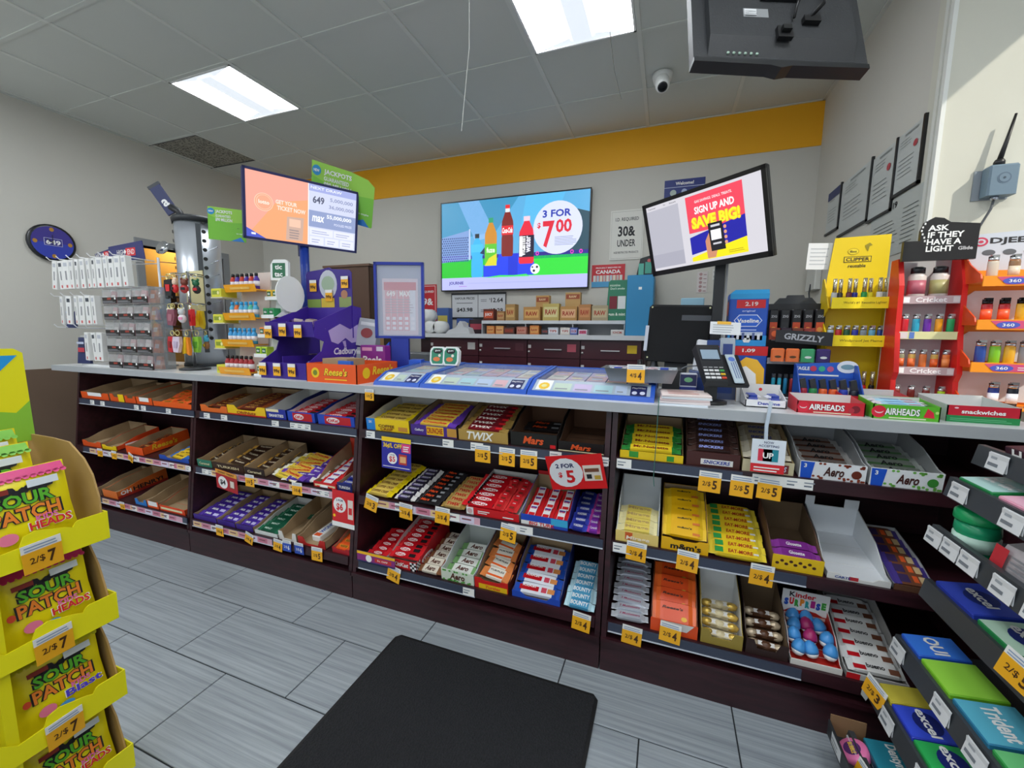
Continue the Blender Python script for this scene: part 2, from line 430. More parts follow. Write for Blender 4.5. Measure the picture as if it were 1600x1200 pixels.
for x0, x1, lab in UNITS:
    t = thing('candy_cabinet', ((x0+x1)/2, YTOE, 0), lab, 'cabinet', 'candy cabinets under the counter')
    w = (x1-x0)/2; Y = YTOE
    for sg in (-1, 1):
        xa, xb = (-w, -w+.02) if sg < 0 else (w-.02, w)
        MB().slab([(.003, .14), (yface(1.033)-Y, 1.033), (.60, 1.033), (.60, .14)], 'x', xa, xb, wood).build('side_panel', t)
    MB().box(-w, w, .0, .6, 0, .125, wood).build('base', t)
    MB().box(-w, w, -.008, .6, .125, .142, wood).build('base_ledge', t)
    MB().box(-w+.02, w-.02, .44, .46, .14, 1.033, wood).build('back_panel', t)
    for n, z in LEV.items():
        y0 = yface(z)-Y; c = math.tan(TILT)
        s = MB().hexa([(-w+.02, y0+.004, z-.02), (w-.02, y0+.004, z-.02), (w-.02, .44, z-.02+(.44-y0)*c), (-w+.02, .44, z-.02+(.44-y0)*c)],
                      [(-w+.02, y0+.004, z), (w-.02, y0+.004, z), (w-.02, .44, z+(.44-y0)*c), (-w+.02, .44, z+(.44-y0)*c)], wood)
        s = s.build('shelf', t)
        MB().slab([(y0-.006, z+.002), (y0+.004, z+.002), (y0, z-.04), (y0-.010, z-.04)], 'x', -w+.022, w-.022, wood).build('shelf_front', s)
# price channels on the shelf fronts
def strip(px0, px1, lev):
    z = LEV[lev]; y = yface(z)-.0115
    xa, xb = fx(px0, y, z-.02), fx(px1, y, z-.02)
    u = min(UNITS, key=lambda q: abs((q[0]+q[1])/2-(xa+xb)/2))
    par = [o for o in D.objects if o.name.startswith('candy_cabinet') and abs(o.location.x-(u[0]+u[1])/2) < .01][0]
    shelf = [o for o in par.children if o.name.startswith('shelf') and abs(max(v.co.z for v in o.data.vertices if v.co.y < .1+yface(z)-YTOE)-z) < .03]
    m = MB().box(xa, xb, y, y+.005, z-.036, z-.001, stripm).box(xa, xb, y-.003, y, z-.038, z-.034, ledge)
    ob = m.build('price_channel', shelf[0] if shelf else par)
    ob.location = (-par.location.x, -par.location.y, 0)
    return ob
for a in ((124, 303, 'top'), (130, 297, 'mid'), (150, 292, 'bot'), (312, 557, 'top'), (306, 552, 'mid'), (301, 440, 'bot'), (571, 949, 'top'), (571, 942, 'mid'), (560, 742, 'bot'), (965, 1160, 'top'), (958, 1260, 'mid'), (950, 1252, 'bot')):
    strip(*a)
# worktop
topm = M('b7babd', .35, noise=.05, scale=6)
wt = thing('worktop', (-1.5, 1.9, 1.033), 'long light grey laminate worktop running along the candy counter', 'worktop')
MB().box(-2.56, 2.56, -.29, .305, .0, ZTOP-1.033-.002, topm).box(-2.56, 2.56, -.288, .305, ZTOP-1.035, ZTOP-1.033, M('d3d6d8', .3)).build('slab', wt)
MB().box(-2.56, 2.56, -.294, -.289, .0, ZTOP-1.034, M('a9adb1', .4, noise=.06, scale=9)).build('front_edge', wt)
# counter back face (staff side)
tag(MB().box(-3.83, .955, 2.145, 2.16, 0, 1.03, wood).build('counter_back_board', o=(-1.4, 2.15, 0)), 'plain dark board closing the staff side of the counter', 'board')
# ---------------------------------------------------------------- goods on the candy shelves
def shelf_mtx(x, lev, dy=.004, dz=.0):
    """frame on a shelf: x along it, y up the slope from its front edge, z off it"""
    z = LEV[lev]; y = yface(z)+.004
    return Matrix.Translation((x, y, z+.0008)) @ Matrix.Rotation(TILT, 4, 'X') @ Matrix.Translation((0, dy, dz))
def sx(px, lev, dy=0.0):
    return fx(px, yface(LEV[lev])+.006+dy, LEV[lev]+.004)

def clampx(x0, x1):
    u = min(UNITS, key=lambda q: abs((q[0]+q[1])/2-(x0+x1)/2))
    return max(x0, u[0]+.023), min(x1, u[1]-.023)
def tray(px0, px1, lev, label, deep=.30, hb=.085, hf=.045, front=CARD, side=CARD, inner=CARD, prnt=None, sprint=None, scoop=0.0, dy=.004, cat='box', group='candy trays', name='candy_tray', hs=None, back=None, rz=0.0):
    """open display carton: low printed front, sides rising to a tall back"""
    x0, x1 = sx(px0, lev, dy)+.002, sx(px1, lev, dy)-.002
    x0, x1 = clampx(x0, x1)
    w = x1-x0; T = .0025; hs = hs or hf
    Mx = shelf_mtx((x0+x1)/2, lev, dy) @ Matrix.Rotation(rz, 4, 'Z')
    h = w/2
    m = MB().box(-h, h, 0, deep, 0, T, inner)
    prof = [(0, 0), (deep, 0), (deep, hb), (deep*.45, hb*.62+hs*.38), (deep*.12, hs), (0, hf)]
    m.slab(prof, 'x', -h, -h+T, side).slab(prof, 'x', h-T, h, side)
    pi = [(a+T if a == 0 else a-T if a == deep else a, b) for a, b in prof]
    m.slab([(a, b+T if b == 0 else b-.001) for a, b in pi], 'x', -h+T, -h+T+.0006, inner).slab([(a, b+T if b == 0 else b-.001) for a, b in pi], 'x', h-T-.0006, h-T, inner)
    m.box(-h+T, h-T, deep-T, deep, T, hb, back or side).box(-h+T, h-T, deep-T-.0007, deep-T, T, hb-.001, inner)
    for k in range(3):
        m.box(-h+.01, h-.01, deep*(.3+.2*k), deep*(.3+.2*k)+.002, T, T+.0004, side)
    t = m.build(name); t.matrix_world = Mx
    tag(t, label, cat, group)
    f = MB()
    if scoop:
        f.slab([(-h, 0), (h, 0), (h, hf), (h*.62, hf), (h*.45, hf*(1-scoop)), (-h*.45, hf*(1-scoop)), (-h*.62, hf), (-h, hf)], 'y', -T*.4, T, front)
    else:
        f.box(-h, h, -T*.4, T, 0, hf, front)
    f.box(-h+T, h-T, T, T+.0006, T, hf*(1-scoop)-.001, inner)
    P = panel((0, -T*.4, 0), (1, 0, 0), (0, 0, 1))
    if prnt: prnt(f, P, h, hf)
    o = f.build('front_panel', t)
    if sprint:
        f = MB(); sprint(f, panel((h, 0, 0), (0, 1, 0), (0, 0, 1)), deep, hf); f.build('side_print', t)
    t['w'] = w
    del t['w']
    return Mx, w, deep

def bar_mesh(key, L=.13, W=.036, H=.02, body=RED, end=None, prnt=None, flat=.66):
    """flow-wrapped bar: pillow body with two flat crimped fins; print on the top face"""
    def mk():
        m = MB(); e = end or body; l = L/2; w = W/2
        st = [(-l, .9, .06), (-l+.010, .92, .10), (-l+.022, 1, .85), (-l*.5, 1, 1), (l*.5, 1, 1), (l-.022, 1, .85), (l-.010, .92, .10), (l, .9, .06)]
        vs = []
        for x, kw, kh in st:
            a = w*kw; b = H*kh/2; c = H/2
            for u, v in ((-a, c), (-a*flat-.002, c-b), (a*flat+.002, c-b), (a, c), (a*flat+.004, c+b), (-a*flat-.004, c+b)):
                vs.append((x, u, v))
        n = 6
        for i in range(len(st)-1):
            fs = [(i*n+k, i*n+(k+1) % n, (i+1)*n+(k+1) % n, (i+1)*n+k) for k in range(n)]
            fs = [tuple(reversed(q)) for q in fs]
            b0 = len(m.v)
            mt = e if i in (0, 1, 5, 6) else body
            m.add([vs[q] for q in range(i*n, i*n+2*n)], [tuple(j-i*n for j in f) for f in fs], mt)
        m.add(vs[:n], [tuple(range(n))], e); m.add(vs[-n:], [tuple(reversed(range(n)))], e)
        if prnt: prnt(m, panel((0, 0, H*.995), (1, 0, 0), (0, 1, 0)), l-.016, w*flat)
        return m.mesh(key)
    return shared('bar_'+key, mk)

def pile(Mx, w, me, n, label, group, name='candy_bar', cat='candy bar', y0=.03, step=.034, z0=.004, zstep=.006, x=0.0, jit=.0025, rot=.03, cols=1, lean=.27, gap=None, fit=.95):
    """a run of separate bars up the slope of a tray or shelf"""
    xs = [v.co.x for v in me.vertices]; L = max(xs)-min(xs)
    k = min(1.7, max(.55, (w/cols if gap is None else gap)*fit/L)) if fit else 1.0
    ys = [v.co.y for v in me.vertices]; q = step*.99/((max(ys)-min(ys))*math.cos(lean)); ky = q if .72 < q < 1 else 1.0
    for i in range(n):
        for c in range(cols):
            px = x+(0 if cols == 1 else (c-(cols-1)/2)*(gap or w/cols))
            a = Matrix.Translation((px+random.uniform(-jit, jit), y0+step*i+random.uniform(-jit, jit)*.4, z0+zstep*i+.006)) \
                @ Matrix.Rotation(random.uniform(-rot, rot), 4, 'Z') @ Matrix.Rotation(lean, 4, 'X') @ Matrix.Diagonal((k, ky, 1, 1))
            lb = label
            if n > 1 and len(label.split()) < 15: lb += ', %s row' % ORD[min(i, 9)] if i else ', front row'
            if cols > 1 and len(lb.split()) < 16: lb += ' '+(('left', 'right') if cols == 2 else ('left', 'centre', 'right'))[c]
            tag(inst(name, me, Mx @ a), lb, cat, group)
ORD = ['first', 'second', 'third', 'fourth', 'fifth', 'sixth', 'seventh', 'eighth', 'ninth', 'tenth']

def loose(px0, px1, lev, dy=.0):
    x0, x1 = clampx(sx(px0, lev, dy), sx(px1, lev, dy))
    return shelf_mtx((x0+x1)/2, lev, dy), x1-x0, .3

def T_(txt, col, h=.7, w=None, bold=.02, shear=0, u=0, v=.5, vb=0.0):
    """print function: one word across a front panel or bar"""
    def f(m, P, a, b):
        if b < .02 and P.to_3x3().col[1].z < .5: m.text(P, txt, u*a, vb*b, b*2*h*.9, col, 2, (w or 1.5)*a, bold, shear)
        else: m.text(P, txt, u*a, b*v, b*h, col, 2, (w or 1.5)*a, bold, shear)
    return f
def both(*fs):
    def f(m, P, a, b):
        for q in fs: q(m, P, a, b)
    return f
def block(u0, v0, u1, v1, mt, lay=1):
    """rectangle in fractions: u -1..1 across, v 0..1 up (panels) or -1..1 (bars)"""
    def f(m, P, a, b): m.rect(P, u0*a, v0*b, u1*a, v1*b, mt, lay)
    return f
def oval(u, v, ru, rv, mt, lay=1):
    def f(m, P, a, b): m.disc(P, u*a, v*b, ru*a, mt, lay, rv*b, 14)
    return f
def checker(u0, u1, n, c1, c2, rows=2):
    def f(m, P, a, b):
        for i in range(n):
            for j in range(rows):
                x = u0+(u1-u0)*i/n
                m.rect(P, x*a, b*j/rows, (x+(u1-u0)/n)*a, b*(j+1)/rows, c1 if (i+j) % 2 else c2, 1)
    return f
SILK = M('e9e6e2', .35)
dark = M('221a1e', .35); choc = M('3d2016', .35); gold = M('caa558', .3, .4); amber = M('e0a31e', .35); cream2 = M('f3ead0', .5)
lilac = M('6c3fb5', .35); dpur = M('33207a', .35); kred = M('c4121f', .3); mint = M('7dc68e', .4); ice = M('bfe3ee', .4); pale = M('dfe7ee', .4)

# ---- bars
B_PNUT = bar_mesh('peanut_pack', .12, .045, .012, M('ef5a1c', .35), ORANGE, both(block(-.7, -.5, .7, .6, M('f7a51c', .4)), T_('REESE', BROWN, .5, 1.1)), .7)
B_BRN = bar_mesh('brown_bar', .12, .03, .016, M('6a2a1a', .35), M('a8531f', .35), T_('NUT', M('e8b04a'), .6, .9))
B_KK = bar_mesh('red_wafer', .135, .036, .014, kred, M('e3262e', .3), both(oval(-.35, 0, .45, .75, WHITE, 1), T_('KitKat', RED, .6, .75, .02, .2, -.35), block(.4, -.7, .95, .7, dark)), .75)
B_KKS = bar_mesh('red_wafer_small', .085, .03, .012, kred, M('e3262e', .3), both(oval(0, 0, .6, .75, WHITE, 1), T_('KitKat', RED, .6, .95, .02, .2)), .75)
B_CRUN = bar_mesh('crunch_bar', .13, .033, .02, M('e9c04a', .35), lilac, T_('Crunchie', RED, .8, 1.5, .03, .2))
B_YWH = bar_mesh('yellow_white_bar', .125, .032, .02, M('f2d64a', .35), M('f6f0dc', .35), T_('Crispers', M('7b3b20'), .6, 1.3))
B_PURW = bar_mesh('purple_white_bar', .125, .032, .02, M('5a3a9e', .35), SILK, T_('Mr. Big', WHITE, .6, 1.2, .03, .2))
B_DM = bar_mesh('purple_bar', .12, .04, .012, M('46289a', .3), M('5a3bb4', .3), both(T_('Milk', WHITE, .5, .8, .02, .2, -.3), block(.3, -.6, .9, .5, M('c9c4ec', .4))), .8)
B_MINT = bar_mesh('green_bar', .12, .038, .012, M('14543c', .3), M('1c6b4c', .3), T_('MINT', M('cfe8d8'), .45, .9, .01, 0, -.2), .8)
B_TURK = bar_mesh('turk_bar', .12, .03, .016, M('3a2419', .35), M('c8973f', .35), T_('Turkish', M('e9d9b8'), .6, 1.2))
B_CC = bar_mesh('coffee_bar', .13, .036, .024, M('e8c75c', .35), M('f3d415', .35), T_('COFFEE CRISP', M('6d3a1a'), .7, 1.7, .02))
B_TWIX = bar_mesh('twix_bar', .135, .034, .02, M('7a1420', .35), gold, both(T_('TWIX', M('f2efe6'), .8, 1.2, .03, .25, -.2), block(.62, -.6, .98, .6, RED)))
B_TWIXG = bar_mesh('twix_gold', .12, .034, .02, M('c2a05e', .35), gold, T_('TWIX', kred, .9, 1.5, .04, .25))
B_BLKP = bar_mesh('black_purple_bar', .12, .032, .018, M('2a2536', .35), SILK, both(block(-.9, -.9, .3, .3, M('6b5b9a')), T_('REGULAR', WHITE, .6, 1.2, .01)))
B_MARS = bar_mesh('black_orange_bar', .13, .034, .02, M('1c1a1c', .3), M('2d2b2e', .3), both(T_('Mars', M('e8501e'), .8, .95, .03, .25, -.3), block(.45, -.6, .9, .5, GREY)))
B_BIGT = bar_mesh('white_red_bar', .06, .075, .014, M('f0eff2', .35), RED, both(T_('BIG TURK', RED, .35, 1.6, .03), block(-.9, -.9, .9, -.35, RED), block(-.9, .5, .9, .85, BLUE)), .8)
B_BLUE = bar_mesh('blue_bar', .10, .034, .02, M('27328f', .3), M('3a49b8', .3), T_('WUNDERBAR', WHITE, .6, 1.6, .01))
B_PURP = bar_mesh('violet_bar', .10, .034, .02, M('7a2f9e', .3), M('c0459c', .3), T_('Caramilk', WHITE, .6, 1.5, .01))
B_AERO = bar_mesh('bubble_brown', .115, .04, .018, M('e6dccb', .35), M('8a5a3a', .35), T_('Aero', BROWN, .95, 1.1, .03, .2), .75)
B_AEROG = bar_mesh('bubble_green', .115, .04, .018, M('eceee6', .35), M('86b874', .35), T_('Aero', BROWN, .95, 1.1, .03, .2), .75)
B_TURT = bar_mesh('turtle_pack', .095, .055, .02, M('efe6d8', .35), M('e98a4a', .35), both(T_('TURTLES', INK, .4, 1.4, .02), block(-.8, -.9, .8, -.45, ORANGE)), .75)
B_KKC = bar_mesh('chunky_wafer', .135, .05, .022, M('e6e8f0', .35), BLUE, both(block(-1, -.55, .1, .55, kred), T_('KitKat', WHITE, .6, .8, .02, .2, -.45), block(.25, -.6, .55, .6, M('d5445a')), block(.6, -.6, 1, .5, M('d98a4a'))), .8)
B_BNTY = bar_mesh('coconut_bar', .115, .034, .024, M('4f9fc8', .3), ice, T_('BOUNTY', WHITE, .95, 1.6, .03))
B_OH = bar_mesh('yellow_green_bar', .145, .032, .022, M('f0cf2a', .35), M('2f8a3c', .35), T_('Mr.Noisette', M('8a2a16'), .8, 1.5, .03))
B_SNK = bar_mesh('brown_nut_bar', .135, .034, .024, M('2f1a17', .3), M('46302b', .3), both(T_('SNICKERS', M('9aa7ea'), .8, 1.3, .05, .2, -.1)))
B_SNKW = bar_mesh('gold_nut_bar', .12, .034, .024, M('b9a98a', .35), M('d8cfb8', .35), T_('SNICKERS', M('2c3f9c'), .8, 1.3, .05, .2))
B_AB = bar_mesh('bubble_dark', .145, .04, .018, M('8d7f78', .35), M('d2cdc8', .35), both(block(-.95, -.8, .9, -.1, M('6b3a26')), T_('Aero', INK, .9, .9, .03, .2)), .75)
B_AG = bar_mesh('bubble_mint', .145, .04, .018, M('8c938a', .35), M('cdd2ca', .35), both(block(-.95, -.8, .9, -.1, M('5d8a55')), T_('Aero', INK, .9, .9, .03, .2)), .75)
B_MIR = bar_mesh('cream_bar', .115, .036, .02, M('f0d86a', .35), M('f5e9b0', .35), T_('Mirage', M('c9a66a'), .9, 1.6, .04))
B_MM = bar_mesh('yellow_pack', .12, .065, .022, M('f2b90f', .35), M('f6c92a', .35), both(T_("m&m's", INK, .42, .9, .03, 0, 0, .5, -.2), block(.5, -.8, .95, -.3, M('d9762a'))), .75)
B_EAT = bar_mesh('yellow_red_bar', .145, .036, .024, M('f3d128', .35), M('f3d840', .35), both(block(-1, -1, -.62, 1, M('2f9a4a')), T_('EAT-MORE', M('b5301c'), .8, 1.1, .05, .1, .15), block(.72, -.4, .95, .3, SILK)))
B_GLO = bar_mesh('purple_box', .115, .03, .02, M('7b2a86', .4), M('8d3a98', .4), T_('Glosette', WHITE, .6, .9, .02), .9)
B_MILK = bar_mesh('chocolate_slab', .11, .045, .012, M('7a4a33', .35), M('4b3a8c', .35), both(block(-.9, -.8, -.2, .8, M('3c2a5a')), block(.05, -.6, .4, .7, M('f0622a')), block(.5, -.7, .95, .7, M('d6b98a'))), .85)
B_MUSK = bar_mesh('silver_bar', .12, .036, .024, M('d0d5df', .3, .35), M('e2e6ee', .3, .35), T_('3 Musketeers', M('b2456e'), .6, 1.5, .01, .2))
B_RPC = bar_mesh('orange_pack', .125, .085, .016, M('e8501a', .35), M('f06a26', .35), both(T_("Reese's", M('4a2418'), .3, 1.3, .03, .25, -.1, .5, -.25), oval(.6, -.5, .18, .25, M('f6c040'), 2)), .8)
B_BUEN = bar_mesh('bueno_bar', .165, .05, .022, M('ecebe8', .35), M('d8d8d6', .35), both(T_('bueno', INK, .5, .8, .03, 0, .0, ), block(-1, -1, -.45, -.1, kred), block(.55, -1, 1, .1, M('7a4a35'))), .75)
B_YB = bar_mesh('yellow_bar', .11, .034, .02, M('efc62e', .35), M('2a6cc4', .35), T_('Oh Nuts', BROWN, .6, 1.2))

G = 'loose bars on the shelves'
# ---------- first cabinet from the left
a = tray(129, 172, 'top', 'orange fronted tray with a white patch, first on the top left shelf', .30, .07, .045, M('e8581d', .4), CARD, prnt=both(block(-.5, .45, .5, 1, WHITE)), scoop=.3)
a = tray(174, 196, 'top', 'narrow tray with yellow and orange front on the top left shelf', .28, .06, .05, M('e8581d', .4), CARD, prnt=block(.2, 0, 1, 1, YELLOW), scoop=.45)
a = tray(197, 214, 'top', 'narrow orange tray in the middle of the top left shelf', .28, .075, .045, M('e4551d', .4), M('d65a2a', .5), scoop=.35)
a = tray(215, 240, 'top', 'orange tray with a white cut front beside the loose orange packs', .28, .07, .045, M('e8581d', .4), CARD, prnt=block(-.6, .4, .6, 1, WHITE), scoop=.25)
Mx, w, _ = a2 = tray(241, 303, 'top', 'wide shallow orange tray holding loose peanut butter packs', .28, .05, .03, ORANGE, CARD)
pile(Mx, w, B_PNUT, 5, 'flat orange pack lying in the wide orange tray, top left shelf', 'orange packs top left', y0=.03, step=.03, z0=.01, zstep=.008, rot=.35, jit=.02, cols=2, gap=.13)
Mx, w, _ = tray(131, 160, 'mid', 'orange tray at the far left end of the middle shelf, empty', .28, .085, .04, M('e4551d', .4), CARD, scoop=.3)
tray(161, 184, 'mid', 'orange and white printed tray with yellow corners, left middle shelf', .26, .08, .03, YELLOW, M('e04a1c', .5), CARD, sprint=lambda m, P, d, h: m.rect(P, .05, .0, d*.8, h*1.0, WHITE, 1), scoop=.3)
Mx, w, _ = tray(199, 226, 'mid', 'bright orange tray with brown lettering on its side, left middle shelf', .28, .085, .05, M('f0571a', .4), M('ef5a1c', .4), CARD,
                sprint=lambda m, P, d, h: m.text(P, "Reese's", d*.45, h*.75, h*.7, M('f7c52a'), 2, d*.55, .03, .2))
pile(Mx, w, B_BRN, 4, 'brown and red bar in the bright orange tray, left middle shelf', 'brown bars left middle', y0=.08, step=.05, z0=.006)
Mx, w, _ = tray(250, 297, 'mid', 'tray with a blue edged front at the right of the left middle shelf', .28, .075, .028, BLUE, CARD, scoop=.5)
pile(Mx, w, B_YB, 4, 'yellow bar with blue ends in the blue edged tray, left middle shelf', 'yellow bars left middle', x=.02, step=.036, zstep=.004, rot=.15)
tray(152, 161, 'bot', 'plain brown tray at the left end of the bottom shelf', .28, .085, .045, M('6b4a30', .7), CARD)
tray(163, 186, 'bot', 'orange tray lettered in black and white along its side, bottom left shelf', .30, .09, .05, M('e0722a', .5), M('dc6a28', .5), CARD,
     sprint=lambda m, P, d, h: (m.rect(P, .0, .0, d, h*.35, M('a8281c'), 1), m.text(P, 'OH', d*.16, h*.62, h*.55, WHITE, 2, d*.2, .04), m.text(P, 'HENRY!', d*.6, h*.66, h*.6, INK, 2, d*.6, .04)))
tray(213, 231, 'bot', 'empty cardboard tray with blue corners, bottom left shelf', .28, .08, .04, M('2f7fd0', .4), CARD, scoop=.55)
tray(232, 250, 'bot', 'narrow orange and white fronted tray, bottom left shelf', .28, .085, .045, M('ef5a24', .4), CARD, prnt=block(-.8, .3, .8, 1, WHITE), scoop=.3)
tray(251, 291, 'bot', 'orange tray with a white side stripe next to the divider, bottom left shelf', .28, .085, .035, M('e8481c', .4), M('c9471e', .5), CARD, prnt=block(-.9, .3, .8, .7, CREAM))

# ---------- second cabinet
Mx, w, _ = tray(315, 357, 'top', 'orange tray full of brown bars beside the yellow scooped tray', .30, .075, .04, M('e8702a', .4), CARD, scoop=.4)
pile(Mx, w, B_BRN, 6, 'brown nut bar in the orange tray of the second cabinet', 'brown bars second cabinet', y0=.05, step=.036, z0=.008, zstep=.003)
Mx, w, _ = tray(357, 417, 'top', 'yellow scooped tray with a red printed base, second cabinet top shelf', .30, .08, .055, M('f2c515', .4), CARD, CARD, prnt=both(T_('Oh!Nuts', M('a33a1a'), .32, 1, .03, .2, 0, .3), block(-1, 0, 1, .12, RED)), scoop=.45)
pile(Mx, w, B_BRN, 8, 'brown and gold bar in the yellow scooped tray', 'bars in the yellow scooped tray', y0=.03, step=.03, z0=.02, zstep=.003, cols=1)
tray(418, 449, 'top', 'tall dark blue carton with white inside, top shelf of the second cabinet', .30, .10, .055, M('1f2f9c', .4), M('23307a', .4), CARDW,
     prnt=both(T_('SMARTIES', WHITE, .3, 1.5, .03, 0, 0, .35), block(-1, .72, .3, 1, CREAM)))
for p0, p1, n in ((451, 494, 'left'), (498, 556, 'right')):
    Mx, w, _ = tray(p0, p1, 'top', '%s one of the two blue and red wafer bar cartons under the purple display' % n, .30, .085, .052, M('1d48b8', .4), M('1d3fa0', .4), CARDW,
                    prnt=both(block(-.62, .08, .8, .9, kred), oval(-.15, .5, .36, .3, WHITE, 2), lambda m, P, h, hf: m.text(P, 'KitKat', -.15*h, .5*hf, hf*.34, RED, 3, h*.6, .03, .25)))
    pile(Mx, w, B_KK, 6, 'red wafer bar inside the %s blue carton, second cabinet' % n, 'wafer bars %s blue carton' % n, y0=.04, step=.038, z0=.022, zstep=.002)
for p0, p1, fr, tx, lb in ((310, 333, M('2c7a62', .5), 'Caramel', 'cardboard tray with a teal front, second cabinet middle shelf'), (334, 383, M('3b2417', .5), 'TURKISH', 'cardboard tray with dark lettered front beside the teal one'), (384, 415, M('2e1d18', .5), 'Caramel', 'cardboard tray with black lettered front next to the loose yellow bars')):
    Mx, w, _ = tray(p0, p1, 'mid', lb, .30, .085, .042, fr, CARD, CARD, prnt=T_(tx, CREAM, .35, 1.4, .02))
    pile(Mx, w, B_TURK, 5, 'dark bar with gold ends in the %s' % ('teal fronted tray' if p0 == 310 else 'dark lettered cardboard tray' if p0 == 334 else 'black lettered cardboard tray'), 'dark bars %d' % p0, y0=.07, step=.044, z0=.006, rot=.2, x=.01)
Mx, w, _ = loose(418, 490, 'mid')
pile(Mx, w, B_YWH, 7, 'yellow and white bar in the loose heap on the second cabinet middle shelf', 'yellow heap', y0=.02, step=.036, z0=.002, zstep=.004, x=-.045, rot=.2, jit=.012)
pile(Mx, w, B_CRUN, 6, 'gold bar with purple ends in the loose heap, second cabinet middle shelf', 'gold heap', y0=.03, step=.04, z0=.012, zstep=.004, x=.0, rot=.3, jit=.012)
pile(Mx, w, B_PURW, 7, 'purple bar with white ends in the loose heap, second cabinet middle shelf', 'purple heap', y0=.02, step=.036, z0=.004, zstep=.004, x=.07, rot=.2, jit=.012)
Mx, w, _ = tray(491, 527, 'mid', 'red tray with a tall red header card, second cabinet middle shelf', .30, .14, .03, RED, M('b33a26', .4), CARD, back=M('d03a22', .4), prnt=block(-.9, .2, .9, .6, CREAM))
hm = MB(); hp = panel((0, .292, .06), (1, 0, 0), (0, 0, 1)); hm.box(-w/2, w/2, .293, .296, .05, .16, M('d03a22', .4)).disc(hp, 0, .05, .03, M('f0b070'), 1, .022).text(hp, 'NUTS', 0, .05, .02, M('7a2016'), 2, .05, .03)
ho = hm.build('header_card', [o for o in D.objects if o.get('label', '').startswith('red tray with a tall red header')][0])
pile(Mx, w, B_BIGT, 6, 'red and white bar standing in the red header card tray', 'bars in the header tray', y0=.03, step=.04, z0=.004, zstep=.006)
Mx, w, _ = tray(528, 555, 'mid', 'dark blue tray lettered in white at the end of the second cabinet middle shelf', .30, .06, .045, M('1e2a72', .4), CARD, prnt=T_('TURKISH', WHITE, .35, 1.5, .03))
pile(Mx, w, B_BLUE, 5, 'blue bar in the dark blue lettered tray, second cabinet middle shelf', 'blue bars second cabinet', y0=.04, step=.045, z0=.01)
for p0, p1, lb, g in ((304, 340, 'cardboard tray of purple bars, first on the second cabinet bottom shelf', 'first'), (341, 369, 'small cardboard tray of purple bars with a paper tab, second cabinet bottom shelf', 'second'), (370, 397, 'tray of purple bars beside the green bars, second cabinet bottom shelf', 'third')):
    Mx, w, _ = tray(p0, p1, 'bot', lb, .30, .07, .03, M('42278c', .4), CARD, CARD)
    pile(Mx, w, B_DM, 6, 'purple chocolate bar in the %s tray of purple bars, bottom shelf' % g, 'purple bars %s tray' % g, y0=.04, step=.042, z0=.008, zstep=.003)
Mx, w, _ = tray(399, 435, 'bot', 'white edged tray of dark green mint bars, second cabinet bottom shelf', .30, .065, .02, M('e6ebe8', .5), CARDW, CARDW)
pile(Mx, w, B_MINT, 6, 'dark green mint bar in the white edged tray', 'green mint bars', y0=.03, step=.044, z0=.008, zstep=.002, cols=1)
Mx, w, _ = tray(437, 465, 'bot', 'tall empty cardboard tray with white and red front flaps, bottom shelf', .30, .11, .05, M('e9e6e0', .5), CARD, CARD, scoop=.8)
pile(Mx, w, B_MINT, 1, 'single dark green bar left in the tall cardboard tray', 'last green bar', y0=.2, z0=.006)
Mx, w, _ = tray(467, 510, 'bot', 'cardboard tray with red and white corners and a white carton inside', .30, .10, .045, M('c9302c', .4), CARD, CARD, scoop=.75)
b_ = MB().cbox(-.028, .028, -.10, .12, 0, .03, M('eceae6', .5), .003); P_ = panel((0, -.0, .0301), (0, 1, 0), (-1, 0, 0)); b_.text(P_, 'WONDER', 0, 0, .025, BLUE, 1, .13, .03).rect(P_, -.095, -.02, -.07, .02, M('ea5a24'), 1)
o_ = b_.build('snack_carton'); o_.matrix_world = Mx @ Matrix.Translation((-.01, .14, .004)); tag(o_, 'slim white carton with blue lettering lying in the red cornered tray', 'carton')
Mx, w, _ = tray(520, 553, 'bot', 'red and white striped tray of orange packs beside the divider', .30, .075, .03, M('b5202a', .4), M('c43a34', .4), CARD, scoop=.3)
pile(Mx, w, B_PNUT, 5, 'orange pack in the red and white striped tray', 'orange packs striped tray', y0=.03, step=.04, z0=.006, zstep=.004)
# ---------- third cabinet
Mx, w, _ = tray(574, 641, 'top', 'yellow tray of coffee wafer bars with a blue end and white inside', .30, .095, .06, M('f4cf12', .4), M('7a6a50', .5), CARDW,
                prnt=both(block(-1, 0, -.58, 1, M('1f83d6')), lambda m, P, h, hf: (m.text(P, '2X', -.8*h, hf*.7, hf*.2, WHITE, 2, None, .03), m.text(P, 'COFFEE', -.05*h, hf*.42, hf*.24, M('6d3a1a'), 2, h*.75, .04), m.text(P, 'CRISP', -.05*h, hf*.16, hf*.22, M('8d3a1a'), 2, h*.6, .04), m.rect(P, h*.5, hf*.1, h*.92, hf*.45, M('c98a3a'), 1))))
pile(Mx, w, B_CC, 5, 'yellow and brown bar inside the yellow coffee wafer tray', 'bars in the coffee wafer tray', y0=.06, step=.045, z0=.022, zstep=.003)
Mx, w, _ = tray(643, 715, 'top', 'purple and yellow lettered tray between the yellow and the gold trays', .30, .105, .05, M('4a2c8c', .4), M('4a3424', .6), CARD,
                prnt=both(lambda m, P, h, hf: (m.text(P, 'Cadbury', -.62*h, hf*.5, hf*.3, WHITE, 2, h*.4, .02, .2), m.rect(P, -.3*h, hf*.1, .45*h, hf*.95, M('f2c21a'), 1), m.text(P, 'CRUNCHIE', .06*h, hf*.55, hf*.55, M('b5301c'), 2, h*.7, .04), m.rect(P, .6*h, hf*.1, h, hf*.9, M('c9943f'), 1))))
